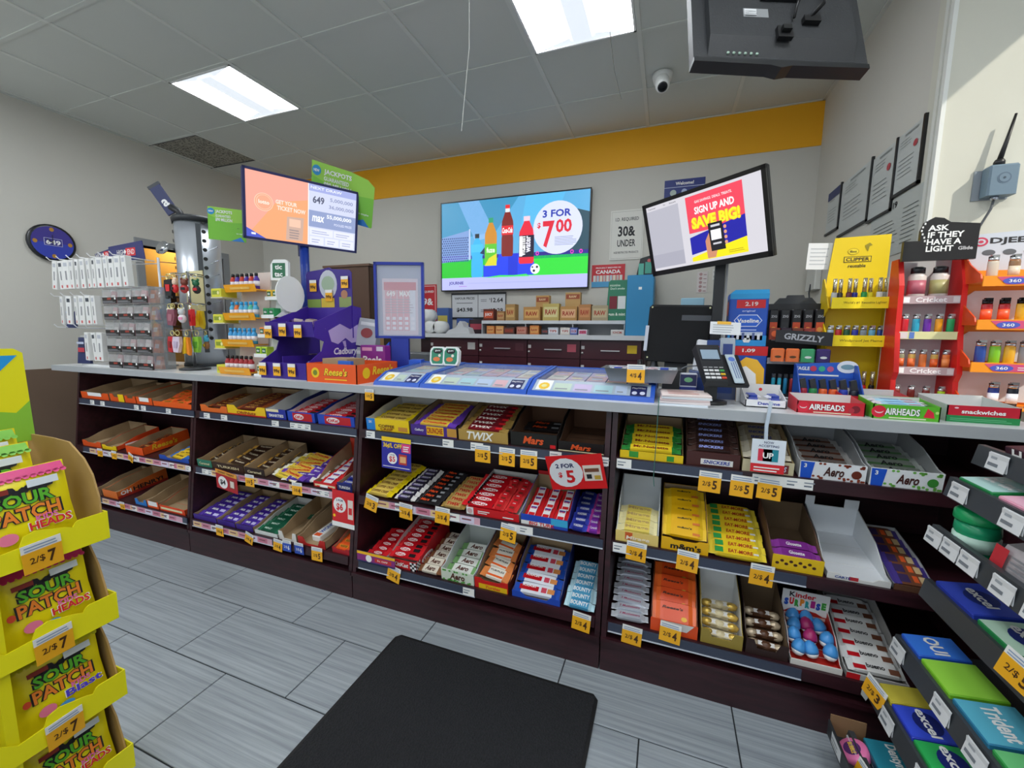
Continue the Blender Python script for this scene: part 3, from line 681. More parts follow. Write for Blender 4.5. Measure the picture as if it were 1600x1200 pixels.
pile(Mx, w, B_CRUN, 7, 'gold bar with red lettering in the purple and yellow tray', 'bars in the purple yellow tray', y0=.03, step=.034, z0=.034, zstep=.004)
Mx, w, _ = tray(717, 795, 'top', 'gold tray with red and white lettering, third cabinet top shelf', .30, .12, .05, M('b3914a', .4), M('2e211c', .6), CARD, prnt=T_('TWIX', M('f0efe8'), .75, 1.1, .05, .25, -.1), sprint=None)
pile(Mx, w, B_TWIX, 6, 'dark red bar with white lettering in the gold tray', 'bars in the gold tray', y0=.03, step=.042, z0=.034, zstep=.006)
for p0, p1, hf, lb in ((798, 871, .062, 'black tray with orange script and a brown inside, left of the pair'), (872, 947, .042, 'low fronted black tray with orange script, right of the pair by the divider')):
    Mx, w, _ = tray(p0, p1, 'top', lb, .30, .12, hf, M('1a1a1a', .4), M('2a2522', .5), M('6b4a34', .8), prnt=both(T_('Mars', M('e85a26'), .55, .9, .05, .25), (block(.72, .05, .95, .3, RED) if p0 == 798 else block(-1, 0, 1, .1, CREAM))))
    if p0 == 798: pile(Mx, w, B_MARS, 2, 'black bar with orange script left at the bottom of the black tray', 'last black bars', y0=.18, step=.04, z0=.004)
def shelfpile(p0, p1, lev, me, n, label, group, **k):
    Mx, w, _ = loose(p0, p1, lev); pile(Mx, w, me, n, label, group, **k)
shelfpile(572, 614, 'mid', B_CC, 8, 'yellow coffee wafer bar in the loose row, third cabinet left', 'loose yellow bars third cabinet', y0=.02, step=.04, zstep=.0015, z0=.002)
shelfpile(615, 648, 'mid', B_BLKP, 8, 'black, purple and white bar in the loose row beside the yellow ones', 'loose black purple bars', y0=.02, step=.038, zstep=.0015, z0=.002)
shelfpile(648, 688, 'mid', B_MARS, 8, 'black bar with orange script in the loose row on the middle shelf', 'loose black bars', y0=.02, step=.038, zstep=.0015, z0=.002)
shelfpile(688, 726, 'mid', B_TWIXG, 7, 'gold and red bar in the loose row beside the checkered carton', 'loose gold bars', y0=.022, step=.04, zstep=.0015, z0=.002)
Mx, w, _ = tray(729, 812, 'mid', 'red carton with black and white checkered edge holding wafer bars and red pouches', .32, .07, .035, RED, M('e8e6e4', .5), CARDW,
                prnt=both(block(-1, 0, -.72, 1, WHITE), lambda m, P, h, hf: (m.rect(P, -.55*h, hf*.55, -.1*h, hf*.68, WHITE), m.rect(P, -.55*h, hf*.3, -.2*h, hf*.42, WHITE), m.rect(P, .4*h, hf*.25, .8*h, hf*.4, WHITE), m.disc(P, -.86*h, hf*.5, h*.1, M('d9b8b8'), 2))))
ch = MB(); P_ = panel((-w/2-.0008, .32, 0), (0, -1, 0), (0, 0, 1))
par = [o for o in D.objects if o.get('label', '').startswith('red carton with black and white checkered')][0]
for i in range(16):
    x_ = -w/2+.003
    ch.box(x_, x_+.008, .01+i*.019, .01+i*.019+.0095, .045 if i < 4 else .05, .052 if i < 4 else .057, BLACK)
ch.build('checkered_edge', par)
pile(Mx, w, B_KK, 7, 'red wafer bar with a white oval in the checkered red carton', 'bars in the checkered red carton', y0=.03, step=.041, z0=.022, zstep=.002, x=-.04, jit=.002)
B_POU = bar_mesh('red_pouch', .06, .07, .02, M('d8202a', .35), M('e23a3a', .35), both(T_('Kit', WHITE, .25, 1.1, .03, .2), block(-.8, -.9, .8, -.3, M('8a2a20'))), .75)
pile(Mx, w, B_POU, 4, 'small red pouch on the right side of the checkered red carton', 'red pouches', y0=.04, step=.06, z0=.03, zstep=.003, x=.055, cols=2, gap=.06, rot=.15)
Mx, w, _ = tray(814, 888, 'mid', 'blue and white tray with a red header card, third cabinet middle shelf', .26, .11, .045, M('2a4fc0', .4), M('3a3f9c', .4), CARD, back=RED,
                prnt=both(block(-1, 0, .3, .4, WHITE), T_('BIG TURK', RED, .35, 1.1, .04, .1, -.1, .22), block(.3, .3, 1, 1, M('3fb0e0'))))
par = [o for o in D.objects if o.get('label', '').startswith('blue and white tray with a red header')][0]
hm = MB().box(-w/2, w/2, .262, .265, .05, .125, M('cf1f2a', .4)); hp = panel((0, .262, .085), (1, 0, 0), (0, 0, 1)); hm.text(hp, 'BIG TURK', .0, .012, .022, WHITE, 1, w*.7, .03, .2).disc(hp, 0, -.025, w*.42, WHITE, 1, .012); hm.build('header_card', par)
pile(Mx, w, B_BIGT, 3, 'white and red bar standing in the tray with the red header card', 'bars before the red header', y0=.05, step=.07, z0=.02, zstep=.008, cols=3, gap=.065)
shelfpile(888, 917, 'mid', B_BLUE, 7, 'blue and white bar in the loose row left of the violet ones', 'loose blue bars', y0=.02, step=.042, z0=.002, zstep=.002, rot=.1)
shelfpile(917, 942, 'mid', B_PURP, 7, 'violet bar in the loose row against the divider', 'loose violet bars', y0=.02, step=.042, z0=.002, zstep=.002, x=-.002, rot=.06)
shelfpile(566, 600, 'bot', B_KKS, 6, 'small red wafer bar lying loose behind the yellow promotion strip', 'small loose wafer bars', y0=.05, step=.036, z0=.002, zstep=.002, rot=.1)
Mx, w, _ = tray(604, 652, 'bot', 'checkered red and white carton of wafer bars on the bottom shelf', .32, .10, .045, RED, M('c9202c', .4), CARDW,
                prnt=both(checker(-1, -.6, 3, WHITE, BLACK, 4), checker(.6, 1, 3, WHITE, BLACK, 4), T_('KitKat', WHITE, .5, 1, .03, .2)),
                sprint=lambda m, P, d, h: [m.rect(P, .0, .0, d, h*.9, M('c9202c'), 1), m.disc(P, d*.3, h*.5, d*.16, WHITE, 2, h*.38), m.text(P, 'KitKat', d*.3, h*.5, h*.4, RED, 3, d*.24, .03, .2)]+[m.rect(P, .008*i, h*.2*j, .008*(i+1), h*.2*(j+1), WHITE if (i+j) % 2 else BLACK, 3) for i in range(4) for j in range(5)])
pile(Mx, w, B_KK, 8, 'red wafer bar in the checkered carton on the bottom shelf', 'bars in the bottom checkered carton', y0=.04, step=.034, z0=.03, zstep=.004, rot=.08)
shelfpile(652, 690, 'bot', B_AERO, 6, 'cream and brown bubble bar in the loose row between the cartons', 'loose brown bubble bars', y0=.025, step=.05, z0=.002, zstep=.002)
Mx, w, _ = tray(690, 742, 'bot', 'tall white carton with green leaves and brown lettering on the bottom shelf', .30, .12, .055, M('dfe8d6', .4), M('dfe3ee', .5), M('d7dcd8', .6), prnt=both(T_('Aero', BROWN, .6, .9, .04, .2), lambda m, P, h, hf: [m.disc(P, random.uniform(-1, 1)*h*.95, random.choice((.06, .12, .9))*hf, .006, M('5fae4c'), 1, .005, 8) for _ in range(22)]))
pile(Mx, w, B_AEROG, 4, 'white and green bubble bar inside the tall white carton', 'green bubble bars', y0=.06, step=.05, z0=.008, zstep=.004)
Mx, w, _ = tray(742, 795, 'bot', 'red and yellow fronted tray of small snack bags on the bottom shelf', .30, .12, .05, M('d8241f', .4), M('6a2a20', .6), CARD, scoop=.2, prnt=both(block(-.75, 0, .95, .5, M('f2c41a')), T_('Turtles', M('e8662a'), .3, .9, .03, .2, .1, .25)))
pile(Mx, w, B_TURT, 4, 'cream and orange snack bag in the red and yellow tray', 'snack bags red yellow tray', y0=.05, step=.055, z0=.03, zstep=.012, rot=.25, x=.005)
Mx, w, _ = tray(800, 876, 'bot', 'blue sided carton with brown inside holding chunky wafer bars', .28, .13, .03, M('2a52c0', .4), M('2a3f8c', .4), CARD, scoop=.6)
pile(Mx, w, B_KKC, 5, 'white, red and blue chunky wafer bar in the blue sided carton', 'chunky wafer bars', y0=.03, step=.05, z0=.012, zstep=.012)
shelfpile(880, 936, 'bot', B_BNTY, 7, 'light blue coconut bar in the loose stack by the divider', 'loose coconut bars', y0=.02, step=.034, z0=.002, zstep=.006, x=.0)

# ---------- fourth cabinet
Mx, w, _ = tray(968, 1068, 'top', 'low yellow and green tray beside the dangling string', .28, .09, .03, M('f0cb1c', .4), M('6b5a2a', .6), CARD, prnt=both(block(-.7, .2, -.4, 1, M('3a9a3a')), block(.5, .1, .72, .8, M('3a9a3a'))))
pile(Mx, w, B_OH, 5, 'yellow bar with green ends in the low yellow tray', 'bars in the low yellow tray', y0=.03, step=.038, z0=.016, zstep=.008)
Mx, w, _ = tray(1071, 1156, 'top', 'brown tray stacked high with nut bars, fourth cabinet top shelf', .30, .14, .055, M('4a2420', .4), M('3a2018', .6), M('4a3020', .8), prnt=both(block(-.45, .15, .75, .55, SILK), T_('SNICKERS', M('2c3f9c'), .25, 1.0, .05, .2, .15, .35)))
pile(Mx, w, B_SNK, 8, 'dark brown nut bar in the tall brown stack', 'dark nut bars', y0=.025, step=.032, z0=.04, zstep=.011, jit=.002)
Mx, w, _ = tray(1158, 1240, 'top', 'cream and brown tray of gold nut bars behind the hanging card sign', .30, .12, .045, M('d9cda6', .5), M('8a7a4a', .6), CARD, prnt=both(block(-.3, .1, .8, .8, M('7a3030')), T_('SNICKERS', M('e9ecff'), .45, .95, .06, .2, .25, .45)), scoop=.2)
pile(Mx, w, B_SNKW, 6, 'gold nut bar in the cream and brown tray', 'gold nut bars', y0=.04, step=.04, z0=.03, zstep=.006)
for p0, p1, cc, dd, bm, lb, lb2 in ((1246, 1352, M('8a3a22', .4), M('6b2a18', .4), B_AB, 'white carton with blue corner and brown bubbles on its front', 'brown bubble bar inside the white and blue carton'), (1355, 1472, M('6db24a', .4), M('3f8f3a', .4), B_AG, 'white carton with blue corner and green bubbles at the end of the top shelf', 'green bubble bar inside the last white carton')):
    def pf(m, P, h, hf, cc=cc, dd=dd):
        m.pol(P, [(-h*.95, 0), (-h*.62, 0), (-h*.55, hf*.98), (-h*.98, hf*.98)], M('1f56c8', .4), 1).text(P, '3', -.83*h, hf*.75, hf*.25, WHITE, 2, None, .05)
        m.text(P, 'Aero', .05*h, hf*.5, hf*.55, M('45201a'), 2, h*.62, .05, .25)
        rg = random.Random(3)
        for _ in range(26): m.disc(P, rg.choice((-.45, .3, .75))*h+rg.uniform(-.15, .2)*h, rg.choice((.08, .16, .85, .93))*hf, .0045, cc, 1, .004, 8)
        m.disc(P, .72*h, hf*.45, h*.15, dd, 2, hf*.24)
    Mx, w, _ = tray(p0, p1, 'top', lb, .30, .115, .06, M('e6e8ea', .45), M('c2c4c6', .5), M('a6a8aa', .6), prnt=pf)
    pile(Mx, w, bm, 5, lb2, lb2, y0=.06, step=.046, z0=.014, zstep=.004)
Mx, w, _ = tray(961, 1029, 'mid', 'cream tray with a tall white back, first on the fourth cabinet middle shelf', .27, .16, .045, M('efd27a', .45), M('d5d8d8', .5), M('dfe3e4', .5), prnt=both(T_('Mirage', M('fff4e0'), .45, 1.1, .06, .1, .05, .42), block(-.55, .25, -.2, .95, M('d9622a'))))
pile(Mx, w, B_MIR, 4, 'cream yellow bar in the tray with the tall white back', 'cream bars', y0=.03, step=.036, z0=.028, zstep=.007)
Mx, w, _ = tray(1032, 1107, 'mid', 'yellow tray with big black and white letters, fourth cabinet middle shelf', .28, .135, .05, M('f2b80c', .45), M('c99a1a', .5), CARD, scoop=.15, prnt=both(T_("m&m's", INK, .5, 1.3, .03, 0, .05, .42)))
pile(Mx, w, B_MM, 5, 'yellow candy pack in the tray with big black letters', 'yellow candy packs', y0=.05, step=.047, z0=.04, zstep=.014, rot=.06, lean=.5)
Mx, w, _ = loose(1107, 1203, 'mid')
pile(Mx, w, B_EAT, 8, 'yellow bar with green end and red lettering in the loose row', 'loose yellow green bars', y0=.022, step=.034, z0=.002, zstep=.006, x=-.005)
Mx, w, _ = tray(1204, 1286, 'mid', 'purple and yellow carton with raisin pictures, cardboard back', .28, .12, .055, M('f0c51c', .45), M('6b4a3a', .6), M('6b563e', .8), prnt=lambda m, P, h, hf: [m.disc(P, -.8*h+i*.18*h, hf*(.45+.2*(i % 2)), .006, M('4a2418'), 1, .0055, 8) for i in range(9)])
pile(Mx, w, B_GLO, 2, 'purple box lying in the purple and yellow carton', 'purple boxes', y0=.03, step=.045, z0=.03, zstep=.006)
Mx, w, _ = tray(1290, 1392, 'mid', 'big empty white carton with a notched back, fourth cabinet middle shelf', .30, .115, .022, M('e6e4e0', .5), M('d6d6d4', .5), M('e2e5e8', .5), scoop=.5, prnt=both(block(-.3, .2, .0, .8, M('c43038')), T_('CARTE', M('2a4a9c'), .4, .5, .03, 0, -.5, .5)))
par = [o for o in D.objects if o.get('label', '').startswith('big empty white carton')][0]
MB().box(-w/2, -w/2+.03, .297, .3, .114, .15, M('e2e5e8', .5)).build('back_tab', par); MB().box(w/2-.045, w/2, .297, .3, .114, .15, M('e2e5e8', .5)).build('back_tab', par)
Mx, w, _ = tray(1394, 1468, 'mid', 'tray of purple and brown chocolate slabs at the right end of the middle shelf', .30, .06, .02, M('6a4632', .5), M('8d8f92', .5), CARDW)
pile(Mx, w, B_MILK, 6, 'purple and brown chocolate slab in the end tray', 'chocolate slabs', y0=.03, step=.048, z0=.012, zstep=.004)
Mx, w, _ = loose(952, 1013, 'bot')
pile(Mx, w, B_MUSK, 9, 'silver wrapped bar in the loose stack at the left of the bottom shelf', 'loose silver bars', y0=.022, step=.03, z0=.002, zstep=.009, x=.0, rot=.09, lean=.12)
Mx, w, _ = tray(1015, 1090, 'bot', 'orange carton of flat orange packs with a white cut front', .28, .14, .055, M('ea5220', .45), M('6b2a18', .6), CARD, prnt=lambda m, P, h, hf: m.pol(P, [(-.55*h, hf), (-.3*h, hf*.4), (.55*h, hf*.4), (.85*h, hf)], M('e2e0dc'), 1))
pile(Mx, w, B_RPC, 4, 'flat orange pack with dark lettering in the orange carton', 'flat orange packs', y0=.05, step=.052, z0=.04, zstep=.02, rot=.04, lean=.55)
def round_choc(key, c1, c2):
    def mk():
        m = MB()
        for k in (-1, 0, 1):
            m.ball((k*.028, 0, .016), .016, .016, .016, c1 if k else c2, 8, 5)
        m.box(-.026, .026, -.012, .012, .006, .026, c2); m.rect(panel((0, 0, .0262), (1, 0, 0), (0, 1, 0)), -.018, -.008, .018, .008, SILK, 1)
        return m.mesh(key)
    return shared(key, mk)
GB = round_choc('gold_triple', M('d9b455', .25, .5), M('d9c9a0', .4)); CB = round_choc('choc_triple', M('cbb79a', .3, .3), M('5a3a26', .4))
for p0, p1, fr, inn, me, lb, lb2 in ((1093, 1160, M('a08a3c', .5), M('e3e4e2', .5), GB, 'olive gold carton with a white scalloped back holding round chocolates', 'gold wrapped trio of round chocolates in the olive gold carton'), (1163, 1231, M('33201c', .5), M('6b563e', .8), CB, 'dark brown carton with cardboard back holding round chocolates', 'cream wrapped trio of round chocolates in the dark brown carton')):
    Mx, w, _ = tray(p0, p1, 'bot', lb, .24, .15, .06, fr, fr, inn, scoop=.55 if p0 > 1100 else .5, hs=.062)
    par = [o for o in D.objects if o.get('label', '') == lb][0]
    for k in (-1, 1): MB().slab([(k*w*.25-w*.2, .149), (k*w*.25+w*.2, .149), (k*w*.25+w*.17, .162), (k*w*.25-w*.17, .162)], 'y', .2375, .24, inn).build('back_tab', par)
    pile(Mx, w, me, 4, lb2, lb2, name='round_chocolates', cat='chocolates', y0=.025, step=.036, z0=.006, zstep=.014, rot=.08)
Mx, w, _ = tray(1233, 1316, 'bot', 'red and white carton of toy eggs with a bright lettered header card', .18, .10, .022, M('e9e4dc', .5), M('d8d2cc', .5), M('c0281e', .5))
par = [o for o in D.objects if o.get('label', '').startswith('red and white carton of toy eggs')][0]
hm = MB().box(-w/2, w/2, .172, .1755, .04, .165, M('ecebe8', .5)); hp = panel((0, .172, .104), (1, 0, 0), (0, 0, 1))
hm.text(hp, 'K', -.042, .045, .021, INK, 1, None, .05).text(hp, 'inder', -.001, .044, .021, RED, 1, .064, .05)
for i, ch_ in enumerate('SURPRISE'): hm.text(hp, ch_, -w*.40+i*w*.113, .012+(.003 if i % 2 else -.002), .030, (BLUE, RED, GREEN, M('f08a1c'), M('2aa0a0'), MAGENTA, BLUE, GREEN)[i], 1, .014, .08)
hm.rect(hp, -w/2, -.068, w/2, -.03, M('c0281e'), 1).rect(hp, -w*.46, -.046, w*.46, -.034, M('ecc9c0'), 2); hm.pol(hp, [(-w*.42, -.03), (-w*.3, -.016), (-w*.1, -.02), (0, -.012), (w*.25, -.018), (w*.4, -.03)], M('c0281e'), 1)
hm.build('header_card', par)
def egg(c1, c2):
    def mk():
        m = MB(); pr_ = [(.003, 0), (.014, .004), (.021, .016), (.0225, .026), (.020, .038), (.013, .050), (.003, .056)]
        m.lathe(pr_[:3], c2, 12).lathe(pr_[2:], c1, 12)
        return m.mesh('egg')
    return mk
for kind, cc, pos in (('light blue', '4a9be0', [(-.052, .03), (-.050, .072), (-.05, .112), (-.046, .148), (0, .03), (.05, .035), (.048, .08), (.05, .125), (.01, .148)]), ('magenta', 'b02a6a', [(-.002, .076), (.008, .12)])):
    for i, (x, y) in enumerate(pos):
        me = shared('egg_'+kind, egg(M(cc, .35), M('e8e6e4', .4)))
        tag(inst('toy_egg', me, Mx @ Matrix.Translation((x*.95, y, .006+.012*y/.05)) @ Matrix.Rotation(-.5, 4, 'X') @ Matrix.Rotation(random.uniform(-.3, .3), 4, 'Y')), '%s foil egg, %s of its colour, in the carton with the lettered header' % (kind, ORD[i]), 'toy egg', '%s toy eggs' % kind)
Mx, w, _ = tray(1320, 1420, 'bot', 'white carton of long red and white bars at the end of the bottom shelf', .33, .12, .022, M('c9c6c2', .5), M('b4b2b0', .5), M('a8a6a4', .6), prnt=block(-1, 0, -.55, 1, RED))
pile(Mx, w, B_BUEN, 7, 'red and white bar in the last white carton, bottom shelf', 'red white bars', y0=.035, step=.043, z0=.012, zstep=.006, rot=.05)

# ---------------------------------------------------------------- price tags and shelf labels
def ptag_mesh(n, pre, blue=False):
    def mk():
        m = MB(); w, h = .034, .036; c = M('2a50b8', .5) if blue else TAGY
        m.slab([(-w, -h), (w, -h), (w, h*.45), (-w, h*.45)], 'y', 0, .001, c).box(-w, w, 0, .001, h*.45, h, PAPER)
        P = panel((0, 0, 0), (1, 0, 0), (0, 0, 1))
        m.lines(P, -w*.85, w*.8, h*.55, h*.95, 2, M('8fa3c0'), 1, .4)
        ik = WHITE if blue else M('4a2a0c')
        m.text(P, pre, -w*.28, -h*.22, h*.5, ik, 1, w*.75, .01).text(P, n, w*.45, -h*.25, h*.85, ik, 1, w*.42, .03)
        return m.mesh('price_tag')
    return shared('ptag%s%s%s' % (n, pre, blue), mk)
def ptag(px, py, lev, n, label, pre='2/$', s=1.0, rot=0.0, blue=False, yoff=.016):
    z = LEV[lev]; P = at(px, py, 'y', yface(z)-yoff)
    o = inst('price_tag', ptag_mesh(n, pre, blue), loc=P, rot=(random.uniform(-.03, .06), rot, random.uniform(-.06, .06)))
    o.scale = (s, s, s)
    tag(o, label, 'price tag', 'hanging price tags')
YT = 'small yellow price tag '
for px, py, lev, n, lb, s, r in (
    (156, 707, 'mid', '3', 'at the far left end of the first cabinet middle shelf', .75, 0), (178, 711, 'mid', '3', 'second from the left on the first cabinet middle shelf', .75, 0), (204, 715, 'mid', '3', 'tilted at the middle of the first cabinet middle shelf', .8, .4),
    (191, 790, 'bot', '3', 'alone on the first cabinet bottom shelf', .7, 0), (390, 751, 'mid', '5', 'on the second cabinet middle shelf below the dark trays', .95, 0), (464, 764, 'mid', '4', 'on the second cabinet middle shelf below the heap of bars', .95, 0),
    (343, 829, 'bot', '4', 'below the first purple bars, second cabinet', .9, 0), (389, 841, 'bot', '4', 'tilted below the green mint bars, second cabinet', .9, .3), (434, 852, 'bot', '4', 'left of the two blue tags', .9, .1), (495, 866, 'bot', '5', 'right of the two blue tags', 1, 0)):
    ptag(px, py, lev, n, YT+lb, s=s, rot=r, yoff=.016)
ptag(448, 853, 'bot', '6', 'left one of two small blue price tags, partly behind a yellow one', s=.85, blue=True, yoff=.014)
ptag(467, 857, 'bot', '6', 'right one of two small blue price tags on the bottom shelf', s=.9, blue=True)
for px, py, lev, n, lb, r in (
    (754, 709, 'top', '5', 'yellow price tag below the gold tray, left of three', 0), (792, 714, 'top', '5', 'yellow price tag below the black trays, middle of three', 0), (826, 718, 'top', '5', 'yellow price tag below the black trays, right of three', 0),
    (580, 786, 'mid', '3', 'yellow price tag tilted at the left end of the third cabinet middle shelf', .25), (634, 799, 'mid', '4', 'yellow price tag below the loose purple bars, third cabinet', .05), (691, 806, 'mid', '4', 'yellow price tag below the loose black bars, third cabinet', .05), (794, 833, 'mid', '5', 'yellow price tag below the red checkered carton', .1),
    (615, 897, 'bot', '4', 'yellow price tag tilted below the bottom checkered carton', .2), (908, 972, 'bot', '4', 'yellow price tag below the light blue coconut bars', .08),
    (1109, 753, 'top', '5', 'yellow price tag below the brown nut bar stack, left of three', .03), (1159, 760, 'top', '5', 'yellow price tag below the cream nut bar tray, middle of three', .04), (1202, 764, 'top', '5', 'yellow price tag at the long white label, right of three', .04),
    (994, 862, 'mid', '4', 'yellow price tag below the cream tray with the tall back', .05), (1074, 877, 'mid', '4', 'yellow price tag below the tray with big black letters', .05), (1190, 899, 'mid', '4', 'yellow price tag below the loose yellow bars with green ends', .05),
    (987, 993, 'bot', '4', 'yellow price tag below the silver bars', .05), (1047, 989, 'bot', '4', 'yellow price tag in front of the orange carton', .05)):
    ptag(px, py, lev, n, lb, rot=r, s=1.08)
def wlab(px, lev, label, w=.05, dz=0.0, h=.028, y=None):
    z = LEV[lev]; yy = yface(z)-.0135; x = fx(px, yy, z-.018)
    m = MB().box(-w/2, w/2, 0, .0008, -h/2, h/2, PAPER); P = panel((0, 0, 0), (1, 0, 0), (0, 0, 1))
    for k in range(max(1, round(w/.05))):
        u = -w/2+.004+k*.05
        m.rect(P, u, .004, u+.03, .008, M('8a94a0'), 1).rect(P, u, -.008, u+.022, -.003, M('6f7984'), 1)
    o = m.build('shelf_label', loc=(x, yy, z-.018+dz)); tag(o, label, 'shelf label', 'white shelf labels')
NAMES = {'top': 'top', 'mid': 'middle', 'bot': 'bottom'}
for lev, lst in (('top', ((144, '', 'first'), (160, '', 'second'), (213, '', 'third'), (224, '', 'fourth'), (263, '', 'fifth'))), ('mid', ((170, '', 'first'), (214, '', 'second'), (268, '', 'third'), (294, '', 'last'))), ('bot', ((210, '', 'first'), (260, '', 'second')))):
    for px, _, n in lst: wlab(px, lev, '%s small white label from the left on the first cabinet %s shelf' % (n, NAMES[lev]), .045)
for lev, lst in (('top', ((323, .05, 'first'), (350, .05, 'second'), (430, .05, 'third'), (469, .14, 'long'))), ('mid', ((323, .08, 'first'), (365, .05, 'second'), (431, .05, 'third'), (504, .08, 'last'))), ('bot', ((335, .05, 'only'),))):
    for px, ww, n in lst: wlab(px, lev, '%s white label on the second cabinet %s shelf' % (n, NAMES[lev]), ww)
for lev, lst in (('top', ((579, .05, 'first'), (700, .055, 'second'), (745, .06, 'third'), (868, .05, 'fourth'), (935, .08, 'last'))), ('mid', ((624, .05, 'first'), (707, .07, 'second'), (813, .11, 'last'))), ('bot', ((732, .055, 'only'),))):
    for px, ww, n in lst: wlab(px, lev, '%s white label on the third cabinet %s shelf' % (n, NAMES[lev]), ww, h=.034)
for lev, lst in (('top', ((975, .055, 'first'), (1222, .18, 'long'))), ('mid', ((969, .055, 'only'),))):
    for px, ww, n in lst: wlab(px, lev, '%s white label on the fourth cabinet %s shelf' % (n, NAMES[lev]), ww, h=.036)
P0 = at(577, 617, 'y', 1.60); tag(inst('price_tag', ptag_mesh('5', '2/$', False), loc=P0, scale=.75), 'small yellow price tag stuck on the worktop edge above the second divider', 'price tag', 'hanging price tags')
# pink and yellow promotion strips slid into some channels
def promo(p0, p1, lev, label):
    z = LEV[lev]; y = yface(z)-.0125; xa, xb = fx(p0, y, z-.018), fx(p1, y, z-.018)
    m = MB().box(0, xb-xa, 0, .0006, -.034, -.002, M('d9a8b8', .5)); P = panel((0, 0, 0), (1, 0, 0), (0, 0, 1)); n = int((xb-xa)/.075)
    for k in range(n):
        c = (M('e2c48a', .5), M('cf8aa0', .5), M('d8d2e6', .5), M('c97a90', .5))[k % 4]
        m.rect(P, .075*k+.003, -.032, .075*k+.072, -.004, c, 1).rect(P, .075*k+.012, -.02, .075*k+.058, -.013, M('8a4a5a'), 2)
    o = m.build('promotion_strip', loc=(xa, y, z)); tag(o, label, 'price strip', 'promotion strips')
promo(140, 296, 'mid', 'pink and yellow promotion strip on the first cabinet middle shelf'); promo(160, 285, 'bot', 'pink and yellow promotion strip on the first cabinet bottom shelf')
promo(330, 520, 'mid', 'pink and yellow promotion strip on the second cabinet middle shelf'); promo(302, 425, 'bot', 'pink and yellow promotion strip on the second cabinet bottom shelf')
promo(588, 750, 'mid', 'pink and yellow promotion strip on the third cabinet middle shelf')
# promotion cards
def card(corners_c, w, h, y, label, paint, rot=0.0, tilt=0.0, rz=0.0, col=RED, name='promotion_card'):
    P0 = at(corners_c[0], corners_c[1], 'y', y)
    m = MB().box(-w/2, w/2, 0, .0012, -h/2, h/2, col); paint(m, panel((0, 0, 0), (1, 0, 0), (0, 0, 1)))
    o = m.build(name, loc=P0, rot=(tilt, rot, rz)); tag(o, label, 'promotion card', 'promotion cards'); return o
def p4(m, P): m.rect(P, -.085, .035, .085, .06, M('e8a23a')).text(P, 'SWEET TREAT', 0, .047, .012, BROWN, 2, .13, .02).disc(P, -.03, -.015, .038, WHITE, 1).text(P, '$4', -.03, -.015, .036, INK, 2, None, .03).rect(P, .02, -.04, .07, .02, M('a33a34'), 1).rect(P, .03, -.03, .06, .01, M('e8dcd0'), 2)
card((354, 752), .17, .12, yface(.525)-.022, 'red card with $4 in a white circle hanging below the dark trays', p4, .12, .1, col=M('b8202a', .5))
def p6(m, P): m.rect(P, -.07, -.095, .07, -.07, WHITE).disc(P, -.02, .02, .04, WHITE, 1).text(P, '2 FOR', -.02, .044, .011, NAVY, 2, .045, .02).text(P, '$6', -.02, .008, .042, RED, 2, .042, .03).rect(P, .03, -.045, .062, .055, M('e6d6cc'), 1).rect(P, .036, -.02, .056, .015, RED, 2).disc(P, -.055, -.04, .008, YELLOW, 1)
card((536, 796), .135, .19, yface(.525)-.02, 'red and white 2 for $6 card hanging beside the second divider', p6, .03)
def p36(m, P): m.rect(P, -.082, .055, .082, .077, YELLOW).text(P, '36¢/L OFF', -.02, .035, .028, YELLOW, 2, .105, .04).rect(P, .03, .01, .08, .052, M('e0447e'), 1).lines(P, .04, .072, .016, .046, 3, WHITE, 2, .5).disc(P, -.022, -.025, .028, WHITE, 1).text(P, '$5', -.022, -.03, .03, RED, 2, None, .02).text(P, '2 FOR', -.022, -.008, .007, NAVY, 2, .03).rect(P, .015, -.05, .06, .0, M('c23a30'), 1).rect(P, .022, -.04, .055, -.01, M('e8b07a'), 2).rect(P, -.075, -.068, .075, -.065, WHITE, 1)
card((619, 709), .165, .155, yface(.85)-.022, 'blue 36 cents off card with a yellow top below the coffee wafer tray', p36, .02, col=M('2a2a9c', .5))
def p25(m, P): m.disc(P, -.04, .0, .068, M('e9e9ec'), 1, .066).text(P, '2 FOR', -.04, .032, .02, NAVY, 2, .075, .03).text(P, '$', -.065, -.01, .026, RED, 2, None, .03).text(P, '5', -.025, -.018, .058, RED, 2, .035, .05).rect(P, .03, -.04, .1, .03, M('e9dcd0'), 2).rect(P, .036, .0, .092, .016, M('7a4a35'), 3).rect(P, .04, -.03, .06, -.01, INK, 3).rect(P, .07, -.034, .094, -.016, M('c9a23a'), 3)
card((900, 738), .225, .155, yface(.85)-.045, 'bright red 2 for $5 card hanging crooked under the black trays', p25, -.17, .25, col=M('e01a1e', .45))
def pkk(m, P): m.rect(P, -.11, .012, .11, .026, M('f2b81a')).rect(P, -.11, -.02, .11, .012, M('8a2a7a'), 1).disc(P, -.04, -.004, .018, WHITE, 2).rect(P, -.005, -.014, .09, .006, M('c9302c'), 2).text(P, '5c OFF', .04, -.004, .008, WHITE, 3, .06)
card((587, 874), .22, .055, yface(.21)-.018, 'yellow and purple promotion strip in front of the small loose wafer bars', pkk, .0, col=NAVY)
